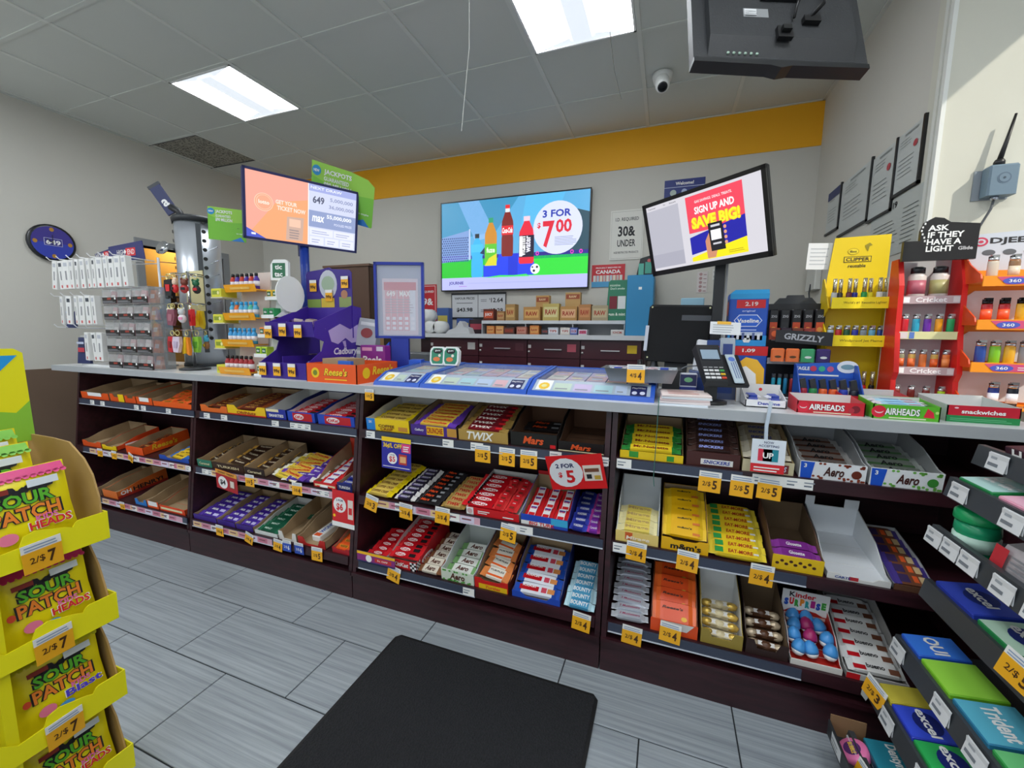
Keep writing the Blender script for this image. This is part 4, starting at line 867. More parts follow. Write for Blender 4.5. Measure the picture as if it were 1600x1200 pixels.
# card-terminal sign hanging off the worktop on a clear strip, and the dangling string
hs = thing('hanging_sign', at(1200, 712, 'y', 1.585), 'small white and red payment card sign hanging from the worktop edge', 'sign')
m = MB().box(-.05, .05, 0, .0015, -.06, .055, M('dfe6ee', .4)); P = panel((0, 0, 0), (1, 0, 0), (0, 0, 1))
m.rect(P, -.05, -.06, .05, -.03, M('d8222c')).lines(P, -.04, .04, -.055, -.035, 2, WHITE, 2, .4).text(P, 'NOW', 0, .045, .008, NAVY, 1).text(P, 'ACCEPTING', 0, .033, .008, NAVY, 1, .06).rect(P, -.03, -.02, .0, .022, M('d8334a'), 1).rect(P, -.002, -.02, .03, .022, M('1f8a9a'), 1).rect(P, -.015, -.02, .012, .022, M('2a4fa0'), 1).text(P, 'UP', 0, 0, .02, WHITE, 2, None, .04)
m.build('card', hs)
MB().tube([(-.01, .004, .055), (-.012, .002, .10), (-.008, .0, .15), (-.004, .004, .185)], .007, M('c3d0de', .3), 4).build('strip_holder', hs)
P0 = at(1029, 632, 'y', 1.602); P1 = at(1022, 760, 'y', 1.60)
tag(MB().tube([P0+Vector((.0, .05, .02)), P0, P0+(P1-P0)*.55+Vector((-.002, -.004, 0)), P0+(P1-P0)*.9+Vector((-.004, 0, 0)), P1], .0016, M('3a6b62', .7), 5).build('string', o=tuple(P0)), 'thin green string dangling from the worktop over the yellow tray', 'string')
tg = at(1358, 1083, 'y', YTOE-.012)
tag(MB().slab([(-.018, .02), (.012, .022), (.02, .012), (.012, -.01), (.004, -.004), (-.006, -.03), (-.02, -.012)], 'y', 0, .002, M('d8d9d6', .6)).build('paper_scrap', loc=tuple(tg)), 'torn white paper scrap stuck below the bottom shelf', 'paper scrap')
# ---------------------------------------------------------------- goods standing on the left half of the worktop
def zz(px, py, y): return at(px, py, 'y', y).z
def xx(px, py, y): return at(px, py, 'y', y).x
def lit_mat(hexc, s=1.0):
    key = ('scr', hexc, s)
    if key in _mats: return _mats[key]
    m = D.materials.new('mat_screen_'+hexc); m.use_nodes = True; b = m.node_tree.nodes['Principled BSDF']
    b.inputs['Base Color'].default_value = (.01, .01, .01, 1); b.inputs['Roughness'].default_value = .35
    b.inputs['Emission Color'].default_value = lin(hexc); b.inputs['Emission Strength'].default_value = s
    _mats[key] = m; return m
PF = panel((0, 0, 0), (1, 0, 0), (0, 0, 1))

# hook rack with white accessory boxes
hr = thing('hook_rack', (-3.55, 1.82, ZTOP), 'white wire hook rack with blue header signs at the left end of the worktop', 'rack')
wire = M('e6e7e8', .35)
m = MB().box(-.30, .30, -.14, .12, 0, .012, wire)
for x in (-.28, .28): m.tube([(x, .06, .01), (x, .06, .74)], .008, wire)
m.build('stand', hr)
m = MB()
for z in (.12, .2, .28, .42, .48, .54, .7): m.tube([(-.46, -.06, z+.0), (.28, .06, z)], .004, wire, 5)
m.build('grid', hr)
for z in (.255, .47, .715):
    for k in range(7 if z > .6 else 4):
        x = -.5+k*.12
        MB().tube([(x+.04, .05, z), (x, -.16, z+.01), (x-.005, -.175, z+.03)], .0035, wire, 5).build('hook', hr)
for k, (x0, x1, sk) in enumerate(((-.36, -.12, 0), (-.13, .27, 1))):
    h = MB().slab([(x0+.03*(1-k), .72), (x1, .72), (x1-.02, .82+.02*k), (x0+.01, .79+.03*k)], 'y', .02-.03*k, .024-.03*k, M('252c6a', .4))
    P = panel(((x0+x1)/2, .02-.03*k, .765), (1, 0, 0), (0, 0, 1))
    h.text(P, 'HIGH', -.055, .01, .036, M('d9d6d2'), 1, .085, .02).rect(P, .0, -.016, .105, .036, RED, 1).text(P, 'END', .058, .01, .034, M('f0dede'), 2, .075, .02).pol(P, [(-.006, -.002), (.008, .012), (-.006, .028), (-.02, .012)], WHITE, 2)
    h.build('header_sign', hr)
def acc_box(face):
    def mk():
        m = MB().cbox(-.024, .024, 0, .035, -.19, .0, M('e3e3e1', .5), .002)
        m.rect(panel((0, 0, -.1), (1, 0, 0), (0, 0, 1)), -.006, -.03, .006, .03, M('8f9094'), 1).rect(panel((0, 0, -.17), (1, 0, 0), (0, 0, 1)), -.007, -.012, .007, .006, M('c95a5a'), 1)
        S = panel((-.024, .018, -.1), (0, -1, 0), (0, 0, 1))
        m.rect(S, -.013, -.06, .013, .03, M('c9ccd2'), 1)
        m.rect(panel((0, 0, -.09), (1, 0, 0), (0, 0, 1)), -.014, .05, .014, .075, M('3f4650') if face else M('b9bcc4'), 1)
        return m.mesh('accessory_box')
    return shared('acc%d' % face, mk)
for r, (z, xs) in enumerate(((1.785, tuple(-4.0+.064*q for q in range(13))), (1.545, (-3.97, -3.88, -3.80, -3.73, -3.66, -3.60)), (1.32, (-3.72, -3.64, -3.57)))):
    for k, x in enumerate(xs):
        tag(inst('accessory_box', acc_box(k % 3 == 1), loc=(x, 1.66, z-(.0 if r < 2 else .02)), rot=(0, random.uniform(-.08, .08)+(.12 if k == 0 else 0), random.uniform(-.15, .25))),
            'white accessory box, %s from the left on the %s hooks of the rack' % (ORD[k] if k < 10 else ('eleventh', 'twelfth', 'thirteenth')[k-10], ('upper', 'middle', 'lower')[r]), 'accessory box', 'accessory boxes on the hook rack')
for x, z, sc, lb in ((-3.80, 1.085, 1, 'dark navy accessory bag at the foot of the hook rack'), (-3.90, 1.33, .75, 'small navy accessory bag on the lowest left hook')):
    m = MB().hexa([(-.055, 0, 0), (.055, .02, 0), (.055, .035, 0), (-.055, .02, 0)], [(-.035, .01, .18), (.045, .02, .18), (.045, .03, .18), (-.035, .025, .18)], M('26305e', .4))
    P = panel((0, .004, .09), (1, .12, 0), (0, 0, 1)); m.rect(P, -.03, -.01, .03, .02, M('c23a4a'), 2).rect(P, -.035, .045, .03, .06, M('b9c0d6'), 2)
    o = m.build('accessory_bag', loc=(x, 1.66, z)); o.scale = (sc, sc, sc); tag(o, lb, 'bag')
# clear acrylic drawer tower
ac = thing('acrylic_display', (-3.235, 1.715, ZTOP), 'clear acrylic display tower with fifteen compartments and black labels', 'display')
clear = glass('e9eef0', .22); cl2 = glass('dfe6ea', .35)
WX, HZ, DY = .47, .52, .12
MB().box(-WX/2, WX/2, DY/2-.004, DY/2, 0, HZ, cl2).build('back', ac)
for k in range(4):
    x = -WX/2+k*WX/3; MB().box(x-.003, x+.003, -DY/2, DY/2, 0, HZ, cl2).build('upright', ac)
for r in range(6):
    z = min(HZ-.004, r*HZ/5); MB().box(-WX/2, WX/2, -DY/2, DY/2, z, z+.004, cl2).build('shelf', ac)
for r in range(5):
    for c in range(3):
        x = -WX/2+(c+.5)*WX/3; z = r*HZ/5
        m = MB().box(x-.073, x+.073, -DY/2-.006, -DY/2-.003, z+.004, z+.042, BLACK); P = panel((x, -DY/2-.006, z+.023), (1, 0, 0), (0, 0, 1))
        m.rect(P, -.02, .004, .02, .016, M('a03a2c'), 1).lines(P, -.07, .07, -.014, .0, 2, M('9a9aa0'), 1, .4).rect(P, .055, .005, .07, .018, WHITE, 1)
        m.build('label_plate', ac)
        MB().box(x-.073, x+.073, -DY/2-.003, -DY/2, z+.042, z+.09, clear).build('front_pane', ac)
pk = {}
for r in range(5):
    for c in range(3):
        for q in range(2):
            cc = ('c98a94', 'd8c4c8', 'b9aeb2', 'd9a0a4', 'e08048')[4 if c == 2 and q == 1 else (r+c*2+q) % 4]
            me = shared('pkt'+cc, lambda cc=cc: MB().hexa([(-.034, -.012, 0), (.034, -.012, 0), (.034, .012, 0), (-.034, .012, 0)], [(-.022, .0, .082), (.026, .0, .078), (.026, .01, .078), (-.022, .01, .082)], M(cc, .4)).rect(panel((0, -.006, .04), (1, 0, 0), (0, .17, 1)), -.02, -.012, .02, .016, M('e6dede'), 2).mesh('accessory_packet'))
            tag(inst('accessory_packet', me, loc=(-3.235-WX/2+(c+.5)*WX/3-.035+.07*q, 1.715-.02+.012*q, ZTOP+r*HZ/5+.0045)), '%s packet in the acrylic tower, %s row up, %s column, %s one' % ('orange' if cc == 'e08048' else 'pale pink', ORD[r], ('left', 'middle', 'right')[c], ('left', 'right')[q]), 'packet', 'packets in the acrylic tower')
# perforated silver tower with dark cap
tw = thing('sunglasses_tower', (-3.13, 2.06, ZTOP), 'tall silver perforated display tower with a black cap behind the keychains', 'display tower')
H = .99
MB().lathe([(.13, 0), (.13, H)], M('c3c8d0', .3, .55), 24).build('cylinder', tw)
MB().lathe([(.14, H-.005), (.145, H+.02), (.135, H+.035), (.05, H+.04)], M('23262b', .5), 24).build('cap', tw)
MB().lathe([(.135, .0), (.135, .02)], M('30343a', .5), 24).build('foot', tw)
for ang in (-2.35, -.55):
    m = MB(); d_ = Vector((math.cos(ang), math.sin(ang), 0)); t_ = Vector((-d_.y, d_.x, 0)); c0 = d_*.131
    m.add([c0+t_*-.014+Vector((0, 0, .1)), c0+t_*.014+Vector((0, 0, .1)), c0+t_*.014+Vector((0, 0, H-.02)), c0+t_*-.014+Vector((0, 0, H-.02))], [(0, 1, 2, 3)], M('4a4e55', .4))
    m.build('track', tw)
    m = MB()
    for k in range(14): m.disc(panel(d_*.132+t_*.03+Vector((0, 0, .2+.06*k)), t_, (0, 0, 1)), 0, 0, .013, BLACK, 1, None, 10)
    h_ = m.build('hole_row', tw); h_['kind'] = 'stuff'
for k in range(6):
    MB().tube([(.14, -.02, .35+.09*k), (.26, -.05, .36+.09*k)], .003, CHROME, 5).build('peg', tw)
for k in range(3):
    MB().tube([(-.14, -.05, .62+.1*k), (-.26, -.1, .63+.1*k)], .003, CHROME, 5).build('peg', tw)
m = MB().lathe([(.045, 0), (.05, .012)], M('c9ccd0', .1, .8), 14); o = m.build('round_mirror', tw, loc=(-.21, -.10, .82), rot=(1.2, .5, 0))
m = MB().slab([(-.045, -.1), (.03, -.1), (.03, .1), (-.045, .1)], 'y', 0, .012, M('202a5c', .4)).slab([(-.05, .1), (.035, .1), (.035, .12), (-.05, .12)], 'y', 0, .012, DGREY).text(panel((-.008, 0, -.02), (1, 0, 0), (0, 0, 1)), 'a', 0, 0, .05, WHITE, 1, None, .04)
m.build('top_sign', tw, loc=(-.22, -.06, H+.17), rot=(0, -.55, .5))
MB().tube([(-.1, -.02, H+.03), (-.13, -.03, H+.09), (-.18, -.05, H+.12)], .022, M('1c1e22', .5), 8).build('sign_arm', tw)
# keychain carousel
kc = thing('keychain_carousel', (-2.855, 1.80, ZTOP), 'chrome carousel hung with rubber keychains in front of the silver tower', 'rack')
MB().lathe([(.085, 0), (.085, .012), (.02, .02)], M('2a2c30', .4), 16).build('base', kc)
MB().tube([(0, 0, .01), (0, 0, .62)], .009, CHROME, 8).build('pole', kc)
for z in (.255, .42, .60):
    m = MB(); n = 20; m.tube([(.085*math.cos(2*math.pi*k/n), .085*math.sin(2*math.pi*k/n), z) for k in range(n+1)], .003, CHROME, 5)
    for k in range(4): m.tube([(0, 0, z), (.085*math.cos(math.pi*k/2), .085*math.sin(math.pi*k/2), z)], .003, CHROME, 5)
    m.build('ring', kc)
MB().box(-.17, .0, .09, .094, .38, .64, M('d9cf9c', .6)).build('backing_card', kc)
def charm(c1, c2, c3, kind):
    def mk():
        m = MB(); n = 12; m.tube([(.011*math.cos(2*math.pi*k/n), 0, -.012+.011*math.sin(2*math.pi*k/n)) for k in range(n+1)], .0018, M('dccf8a', .3, .6), 5)
        if kind == 0: m.ball((0, 0, -.04), .016, .012, .016, c1, 8, 5).ball((0, 0, -.068), .019, .013, .02, c2, 8, 5).ball((-.012, 0, -.026), .006, .005, .007, c1, 6, 4).ball((.012, 0, -.026), .006, .005, .007, c1, 6, 4).box(-.008, .008, -.0135, -.011, -.074, -.062, c3)
        elif kind == 1: m.slab([(-.016, -.03), (.016, -.026), (.02, -.06), (.012, -.1), (-.012, -.1), (-.02, -.06)], 'y', -.008, .008, c1).slab([(-.01, -.05), (.01, -.05), (.008, -.08), (-.008, -.08)], 'y', -.011, .0, c2)
        else: m.slab([(-.012, -.03), (.002, -.03), (-.002, -.105), (-.02, -.11), (-.024, -.09)], 'y', -.006, .006, c1).slab([(.002, -.03), (.014, -.03), (.026, -.09), (.022, -.112), (.006, -.105)], 'y', -.004, .008, c2)
        return m.mesh('keychain')
    return shared('charm%s%s%d' % (c1.name, c2.name, kind), mk)
CH = [(RED, BLUE, WHITE, 0, 'red and blue'), (DGREY, BLACK, GREY, 2, 'dark grey'), (BLACK, RED, ORANGE, 1, 'black and orange'), (M('e8c8b0'), RED, BLACK, 0, 'cream and red'), (M('7a3a2a'), M('c23a3a'), BLACK, 0, 'brown and red'), (DGREEN, M('2a2a2a'), RED, 0, 'dark green'),
      (SKY, M('3f8fd0'), WHITE, 0, 'sky blue'), (M('efe4d8'), M('d8c0b0'), RED, 0, 'cream'), (M('8a4a5a'), M('a86a78'), GREY, 1, 'mauve'), (LGREY, M('e8e0e4'), PINK, 0, 'pale grey'), (RED, DRED, WHITE, 1, 'bright red'), (YELLOW, M('d8b81a'), GREEN, 2, 'yellow'),
      (M('6a5a6a'), M('3a3a4a'), RED, 1, 'slate'), (M('c9202c'), M('8a1a20'), WHITE, 1, 'crimson'), (M('d8c8d8'), M('b8a8c0'), PURPLE, 1, 'lilac'), (M('f2c81a'), M('f08a1c'), LIME, 2, 'yellow and orange'), (LIME, M('5aa03a'), WHITE, 1, 'lime green'), (M('4ab0d8'), M('8a5a2a'), YELLOW, 0, 'turquoise')]
for i, (c1, c2, c3, kd, nm) in enumerate(CH):
    tier = i//6; z = ZTOP+(.60, .42, .255)[tier]-.004; ang = math.radians(200+(i % 6)*30+tier*12)
    tag(inst('keychain', charm(c1, c2, c3, kd), loc=(-2.855+.098*math.cos(ang), 1.80+.098*math.sin(ang)-.006, z), rot=(0, random.uniform(-.15, .15), random.uniform(-.5, .5)), scale=1.35), '%s rubber keychain on the %s ring of the carousel' % (nm, ('top', 'middle', 'bottom')[tier]), 'keychain', 'keychains')
# energy shot rack
YE = 1.73
er = thing('energy_shot_rack', (-2.335, 1.72, ZTOP), 'four tier orange counter rack of small energy shot bottles', 'rack')
EZ = (.012, .172, .325, .488); EY = (-.03, .0, .02, .035)
MB().hexa([(-.12, .08, 0), (.115, .08, 0), (.115, .09, 0), (-.12, .09, 0)], [(-.12, .14, .6), (.115, .14, .6), (.115, .15, .6), (-.12, .15, .6)], M('d8c9c0', .5)).build('back_panel', er)
for k in range(4):
    z = EZ[k]; y = EY[k]
    s = MB().box(-.12, .115, y+.002, y+.10, z, z+.006, M('f0a21c', .4)).build('shelf', er)
    MB().slab([(y, z-.01), (y+.003, z-.01), (y-.009, z+.032), (y-.012, z+.032)], 'x', -.128, .123, M('f5a71a', .4)).rect(panel((0, y-.006, z+.01), (1, 0, 0), (0, -.2, 1)), -.08, -.006, .08, .008, M('e8b85a'), 3).build('shelf_lip', s)
def shot(cb, cc):
    def mk():
        m = MB().lathe([(.014, 0), (.0165, .003), (.0165, .055), (.013, .064), (.0085, .07), (.0085, .074)], cb, 10).lathe([(.0095, .074), (.0095, .09), (.004, .092)], cc, 8)
        m.lathe([(.0168, .018), (.0168, .046)], M('e9e2e4', .4), 10)
        return m.mesh('energy_shot')
    return shared('shot'+cb.name+cc.name, mk)
rows = [(M('a8242c'), BLACK, 'dark red', 'bottom'), (M('3f9fd8'), SKY, 'light blue', 'second'), (M('4fb0d8'), SKY, 'blue', 'third'), (M('c83a2a'), BLACK, 'red and purple', 'top')]
for r in range(4):
    for c in range(6):
        cb, cc, nm, pos = rows[r]
        if r == 3 and c % 2: cb = PURPLE
        if r == 2 and c % 3 == 1: cb = M('e8702a') if c == 1 else M('5ac0a0')
        tag(inst('energy_shot', shot(cb, cc), loc=(-2.335-.098+.038*c, 1.72+EY[r]+.03, ZTOP+EZ[r]+.0065)), '%s energy shot bottle, %s from the left on the %s tier of the orange rack' % (nm.split()[0] if r != 2 else 'blue', ORD[c], pos), 'bottle', 'energy shot bottles')
for k in range(4):
    z = ZTOP+(.0, .15, .30, .45)[k]
    m = MB().cbox(-.042, .042, -.05, .05, 0, .05, M('d8d43a', .45), .003); m.rect(panel((0, -.05, .025), (1, 0, 0), (0, 0, 1)), -.03, -.01, .03, .012, M('8a9a2a'), 1).disc(panel((0, -.05, .025), (1, 0, 0), (0, 0, 1)), .02, .0, .01, M('efe9a0'), 2)
    if k: MB().box(-.045, .055, -.052, .052, -.006, 0, M('cfc9b0', .5)).build('side_shelf', er, loc=(-.175, .06, z-ZTOP))
    tag(m.build('lemon_carton', loc=(-2.51, 1.78, z)), 'yellow green carton beside the energy shots, %s from the worktop' % ORD[k], 'carton', 'yellow green cartons')
# white mint tower
tt = thing('mint_tower', (-2.145, 1.69, ZTOP), 'white curved mint dispenser tower with a green square sign', 'display')
ww = M('eef0ee', .4)
MB().cbox(-.048, .045, .0, .12, 0, .012, ww, .003).build('foot', tt)
MB().hexa([(-.045, .09, .01), (.042, .09, .01), (.042, .105, .01), (-.045, .105, .01)], [(-.045, .2, .56), (.042, .2, .56), (.042, .215, .56), (-.045, .215, .56)], ww).build('spine', tt)
MZ = (.012, .115, .225, .335, .44)
for k in range(1, 5):
    y = .012+.03*(k-1); z = MZ[k]
    s = MB().box(-.05, .045, y, y+.10, z-.008, z, ww).box(-.05, .045, y, y+.003, z, z+.012, ww).build('shelf', tt)
    MB().slab([(y, z-.008), (y+.1, z-.008), (y+.1, z+.06), (y+.03, z+.012)], 'x', .042, .045, ww).build('side_wall', s)
n = 20; MB().slab([(.185+.1*math.cos(2*math.pi*k/n), .47+.105*math.sin(2*math.pi*k/n)) for k in range(n)], 'x', .052, .058, M('f4f5f3', .4)).build('rounded_panel', tt)
sg = MB().slab([(-.055, -.05), (.055, -.05), (.055, .055), (.04, .07), (-.035, .07), (-.055, .04)], 'y', 0, .02, ww).rect(PF, -.042, -.035, .038, .05, DGREEN, 1).text(PF, 'tic', -.004, .026, .026, WHITE, 2, .045, .06).text(PF, 'tac', -.004, -.016, .026, WHITE, 2, .05, .06)
sg.build('sign', tt, loc=(-.005, .17, .60), rot=(-.05, 0, .25))
for k, (c, nm) in enumerate((('e4e0c0', 'cream'), ('b9d83a', 'yellow green'), ('f08a3a', 'orange'), ('2f9a5a', 'green'), ('f0c53a', 'yellow'))):
    for q in range(2):
        x = -2.150-.026+q*.045; cc = M(c, .4); y = 1.69+.05+(.03*(k-1) if k else 0)
        m = MB().cbox(-.02, .02, -.025, .025, 0, .05, cc, .003).rect(panel((0, -.025, .027), (1, 0, 0), (0, 0, 1)), -.014, -.012, .014, .014, DGREEN, 1).text(panel((0, -.025, .027), (1, 0, 0), (0, 0, 1)), 'tic', 0, .001, .012, WHITE, 2, .02, .04)
        tag(m.build('mint_box', loc=(x, y, ZTOP+MZ[k]+.0005)), '%s mint box on the %s tier of the white tower, %s one' % (nm, ORD[k], ('left', 'right')[q]), 'mint box', 'mint boxes')
# purple two tier chocolate display
PU = M('3c2390', .4); PU2 = M('46299e', .4)
pd = thing('chocolate_display', (-1.925, 1.66, ZTOP), 'purple two tier chocolate display with yellow 99 cent tags', 'display')
MB().hexa([(-.165, 0, 0), (.165, 0, 0), (.17, .42, 0), (-.165, .42, 0)], [(-.165, 0, .015), (.17, 0, .015), (.17, .42, .015), (-.165, .42, .015)], PU).build('base', pd)
MB().slab([(0, 0), (.42, 0), (.42, .40), (.34, .41), (.06, .305), (.05, .225), (.12, .20), (.1, .15), (0, .088)], 'x', .165, .170, PU2).build('side_panel', pd)
MB().slab([(0, 0), (.42, 0), (.42, .40), (.34, .41), (.06, .305), (.05, .225), (.12, .20), (.1, .15), (0, .088)], 'x', -.168, -.163, PU2).build('side_panel', pd)
MB().slab([(0, 0), (.004, 0), (-.002, .088), (-.006, .088)], 'x', -.170, .168, PU).build('lower_front', pd)
MB().slab([(.055, .225), (.06, .225), (.045, .305), (.04, .305)], 'x', -.170, .168, PU).build('upper_front', pd)
MB().hexa([(-.163, .06, .225), (.165, .06, .225), (.165, .35, .275), (-.163, .35, .275)], [(-.163, .06, .23), (.165, .06, .23), (.165, .35, .28), (-.163, .35, .28)], PU).build('upper_tray', pd)
MB().hexa([(-.163, .005, .015), (.165, .005, .015), (.165, .40, .10), (-.163, .40, .10)], [(-.163, .005, .02), (.165, .005, .02), (.165, .40, .105), (-.163, .40, .105)], PU).build('lower_tray', pd)
MB().box(-.018, -.014, .01, .38, .05, .12, PU2).build('lower_divider', pd)
hd = MB().slab([(-.17, .40), (.175, .40), (.175, .60), (.16, .615), (.03, .625), (.01, .635), (-.05, .625), (-.155, .615), (-.17, .60)], 'y', .34, .345, M('3a2488', .4)); P = panel((0, .34, .40), (1, 0, 0), (0, 0, 1))
hd.box(-.17, .175, .34, .345, .22, .40, PU2).disc(P, .0, .135, .068, M('c3c6cf'), 1, .085).disc(P, 0, .14, .05, M('9fb49a'), 2, .045).rect(P, -.055, .0, .045, .055, M('d9b93a'), 3).rect(P, -.165, .0, -.06, .05, M('8aa64a'), 1).rect(P, .08, .0, .17, .06, M('8a9a5a'), 1).disc(P, .12, .075, .025, M('b07a5a'), 2)
hd.build('header', pd)
sp = MB(); P = panel((.170, .20, .0), (0, 1, 0), (0, 0, 1))
sp.text(P, 'Cadbury', .08, .14, .05, M('e9e4f2'), 1, .19, .03, .2).text(P, 'LA CHASSE', .08, .098, .02, M('e9e4f2'), 1, .13, .03).lines(P, .02, .15, .06, .085, 2, M('cfc4ea'), 1, .4).pol(P, [(-.05, .26), (-.03, .2), (.02, .185), (.08, .22), (.13, .19), (.19, .2), (.21, .31), (.12, .27), (.04, .3)], M('b9a6dc'), 1).pol(P, [(.055, .2), (.07, .165), (.085, .17), (.08, .205)], M('b9a6dc'), 1)
sp.build('side_print', pd)
def t99():
    m = MB().box(-.026, .026, 0, .001, -.034, .034, TAGY).box(-.026, .026, -.0006, 0, .016, .034, PAPER); m.text(panel((0, 0, 0), (1, 0, 0), (0, 0, 1)), '99¢', 0, -.01, .024, M('4a2a0c'), 2, .042, .03); return m.mesh('price_tag')
for x, y, z, lb in ((-.14, -.010, .05, 'left tag on the lower front'), (-.035, -.010, .05, 'middle tag on the lower front'), (.07, -.010, .05, 'right tag on the lower front'), (-.14, .037, .25, 'left tag on the upper front'), (-.035, .037, .262, 'middle tag on the upper front'), (.075, .037, .255, 'right tag on the upper front'), (-.11, .336, .53, 'left tag on the header'), (.13, .336, .545, 'right tag on the header'), (.01, .335, .47, 'middle tag on the header')):
    tag(inst('price_tag', shared('t99', t99), loc=(-1.925+x, 1.66+y-.004, ZTOP+z)), 'yellow 99 cent %s of the purple display' % lb, 'price tag', '99 cent tags')
B_EGGP = bar_mesh('cream_egg_bag', .09, .055, .03, M('5a3a8a', .35), M('8a7ab8', .35), both(oval(0, 0, .5, .6, M('e0b83a'), 1), block(-.9, .2, -.4, .8, M('a8b8c8'))), .7)
B_EGGB = bar_mesh('choc_egg_bag', .09, .05, .03, M('b9a6a0', .35), M('6a4a8a', .35), both(oval(0, 0, .5, .6, M('6a3a2a'), 1)), .7)
for i in range(10):
    tag(inst('chocolate_bag', (B_EGGP, B_EGGB)[i % 2], loc=(-1.925-.12+.06*(i % 5)+random.uniform(-.01, .01), 1.66+.12+.09*(i//5), ZTOP+.26+.022*(i//5)+.012*(i % 2)), rot=(random.uniform(-.2, .2), random.uniform(-.2, .2), random.uniform(-1, 1))), 'foil bag in the upper purple display tray, %s from left, %s row' % (ORD[i % 5], ('front', 'back')[i//5]), 'chocolate bag', 'bags in the purple display')
for i in range(8):
    tag(inst('chocolate_bag', (B_EGGB, B_EGGP)[i % 2], loc=(-1.925-.07+.15*(i % 2), 1.66+.05+.075*(i//2), ZTOP+.04+.016*(i//2)), rot=(.2, 0, 1.1+random.uniform(-.2, .2))), 'foil bag in the lower purple display tray, %s side, %s from front' % (('left', 'right')[i % 2], ORD[i//2]), 'chocolate bag', 'bags in the purple display')
# orange peanut butter cup carton
OR = M('f05a1a', .4)
ob = thing('orange_carton', (-1.57, 1.625, ZTOP), 'open bright orange carton with yellow and brown lettering beside the purple display', 'carton')
MB().box(-.16, .16, 0, .004, 0, .095, OR).disc(panel((0, 0, .048), (1, 0, 0), (0, 0, 1)), -.10, 0, .026, M('f2c81a'), 1).text(panel((0, 0, .048), (1, 0, 0), (0, 0, 1)), "Reese's", .03, .006, .04, M('3a1a10'), 1, .152, .06, .25).text(panel((0, 0, .048), (1, 0, 0), (0, 0, 1)), "Reese's", .03, .007, .038, M('f8d22a'), 2, .146, .025, .25).rect(panel((0, 0, .048), (1, 0, 0), (0, 0, 1)), -.04, -.033, .1, -.028, M('f8d22a'), 1).disc(panel((0, 0, .048), (1, 0, 0), (0, 0, 1)), -.10, 0, .014, M('7a8a2a'), 2).build('front_panel', ob)
m = MB().slab([(0, 0), (.33, 0), (.33, .095), (0, .095)], 'x', .156, .16, OR); P = panel((.16, .16, .05), (0, 1, 0), (0, 0, 1)); m.disc(P, -.09, .0, .028, M('f2c81a'), 1).text(P, "Reese's", .04, .01, .045, M('f8d22a'), 1, .17, .03, .25); m.build('side_panel', ob)
MB().slab([(0, 0), (.33, 0), (.33, .095), (0, .095)], 'x', -.16, -.156, OR).build('side_panel', ob)
MB().box(-.16, .16, .326, .33, 0, .095, OR).build('back_panel', ob)
MB().box(-.157, .157, .003, .327, 0, .004, CARD).build('floor_panel', ob)
MB().box(-.10, .06, .05, .18, .004, .118, CARD).box(.02, .10, .03, .05, .004, .11, M('2a6ad0', .4)).build('divider_card', ob)
# purple peel box, grey pouch and blue pack behind it
m = MB().cbox(-.085, .085, -.03, .03, 0, .18, M('8d2a8c', .4), .004); P = panel((0, -.03, .118), (1, 0, 0), (0, 0, 1)); m.text(P, 'Peels', .0, -.02, .04, WHITE, 1, .13, .05).rect(P, -.07, .03, .0, .05, M('e9a0c0'), 1).rect(P, .03, .03, .075, .055, M('d8d0e0'), 1).rect(P, -.08, -.07, .08, -.055, M('c94a9a'), 1)
tag(m.build('snack_box', loc=(-1.585, 1.99, ZTOP)), 'magenta snack box with white lettering behind the orange carton', 'snack box')
for x, y, z, c, lb in ((-1.70, 2.06, .17, 'a04a4a', 'grey pouch with a red picture, upper of two behind the orange carton'), (-1.71, 2.04, .0, '6fb0d0', 'white and blue pouch behind the orange carton')):
    m = MB().hexa([(-.07, -.03, 0), (.07, -.03, 0), (.07, .03, 0), (-.07, .03, 0)], [(-.065, 0, .165), (.065, 0, .165), (.065, .008, .165), (-.065, .008, .165)], M('b9bcc0', .4)); P = panel((0, -.016, .08), (1, 0, 0), (0, .18, 1)); m.disc(P, 0, 0, .04, M(c), 2, .03).rect(P, -.05, .045, .05, .065, M('e6e6e6'), 2)
    tag(m.build('snack_pouch', loc=(x, y, ZTOP+z), rot=(0, .12 if z else 0, .1)), lb, 'pouch')
# ---------------------------------------------------------------- screens, lottery stand and cases, till
def frame_mtx(x, y, z, yaw, tilt, roll=0.0):
    r = Vector((math.cos(yaw), math.sin(yaw), 0)); n0 = Vector((math.sin(yaw), -math.cos(yaw), 0))
    u = Vector((0, 0, 1))*math.cos(tilt)-n0*math.sin(tilt)
    r2 = r*math.cos(roll)+u*math.sin(roll); u2 = -r*math.sin(roll)+u*math.cos(roll)
    return panel((x, y, z), r2, u2)          # columns: right, up, out
def onpanel(o, Mt): o.matrix_world = Mt @ Matrix.Rotation(math.radians(-90), 4, 'X')
def screen_thing(name, label, cat, Mt, w, h, paint, bezel, bz=.016, thick=.03, chin=0.0, back=BLACK):
    t = D.objects.new(name, None); COL.objects.link(t); t.empty_display_size = .05; onpanel(t, Mt); tag(t, label, cat)
    MB().cbox(-w/2, w/2, .002, thick, -h/2, h/2, back, .006).build('housing', t)
    b = MB()
    for q in ((-w/2, w/2, -h/2, -h/2+bz+chin), (-w/2, w/2, h/2-bz, h/2), (-w/2, -w/2+bz, -h/2, h/2), (w/2-bz, w/2, -h/2, h/2)): b.box(q[0], q[1], -.006, .004, q[2], q[3], bezel)
    b.build('bezel', t)
    m = MB(); paint(m, panel((0, -.0005, chin/2), (1, 0, 0), (0, 0, 1)), w/2-bz, h/2-bz-chin/2); m.build('screen', t)
    return t
L_ = lit_mat
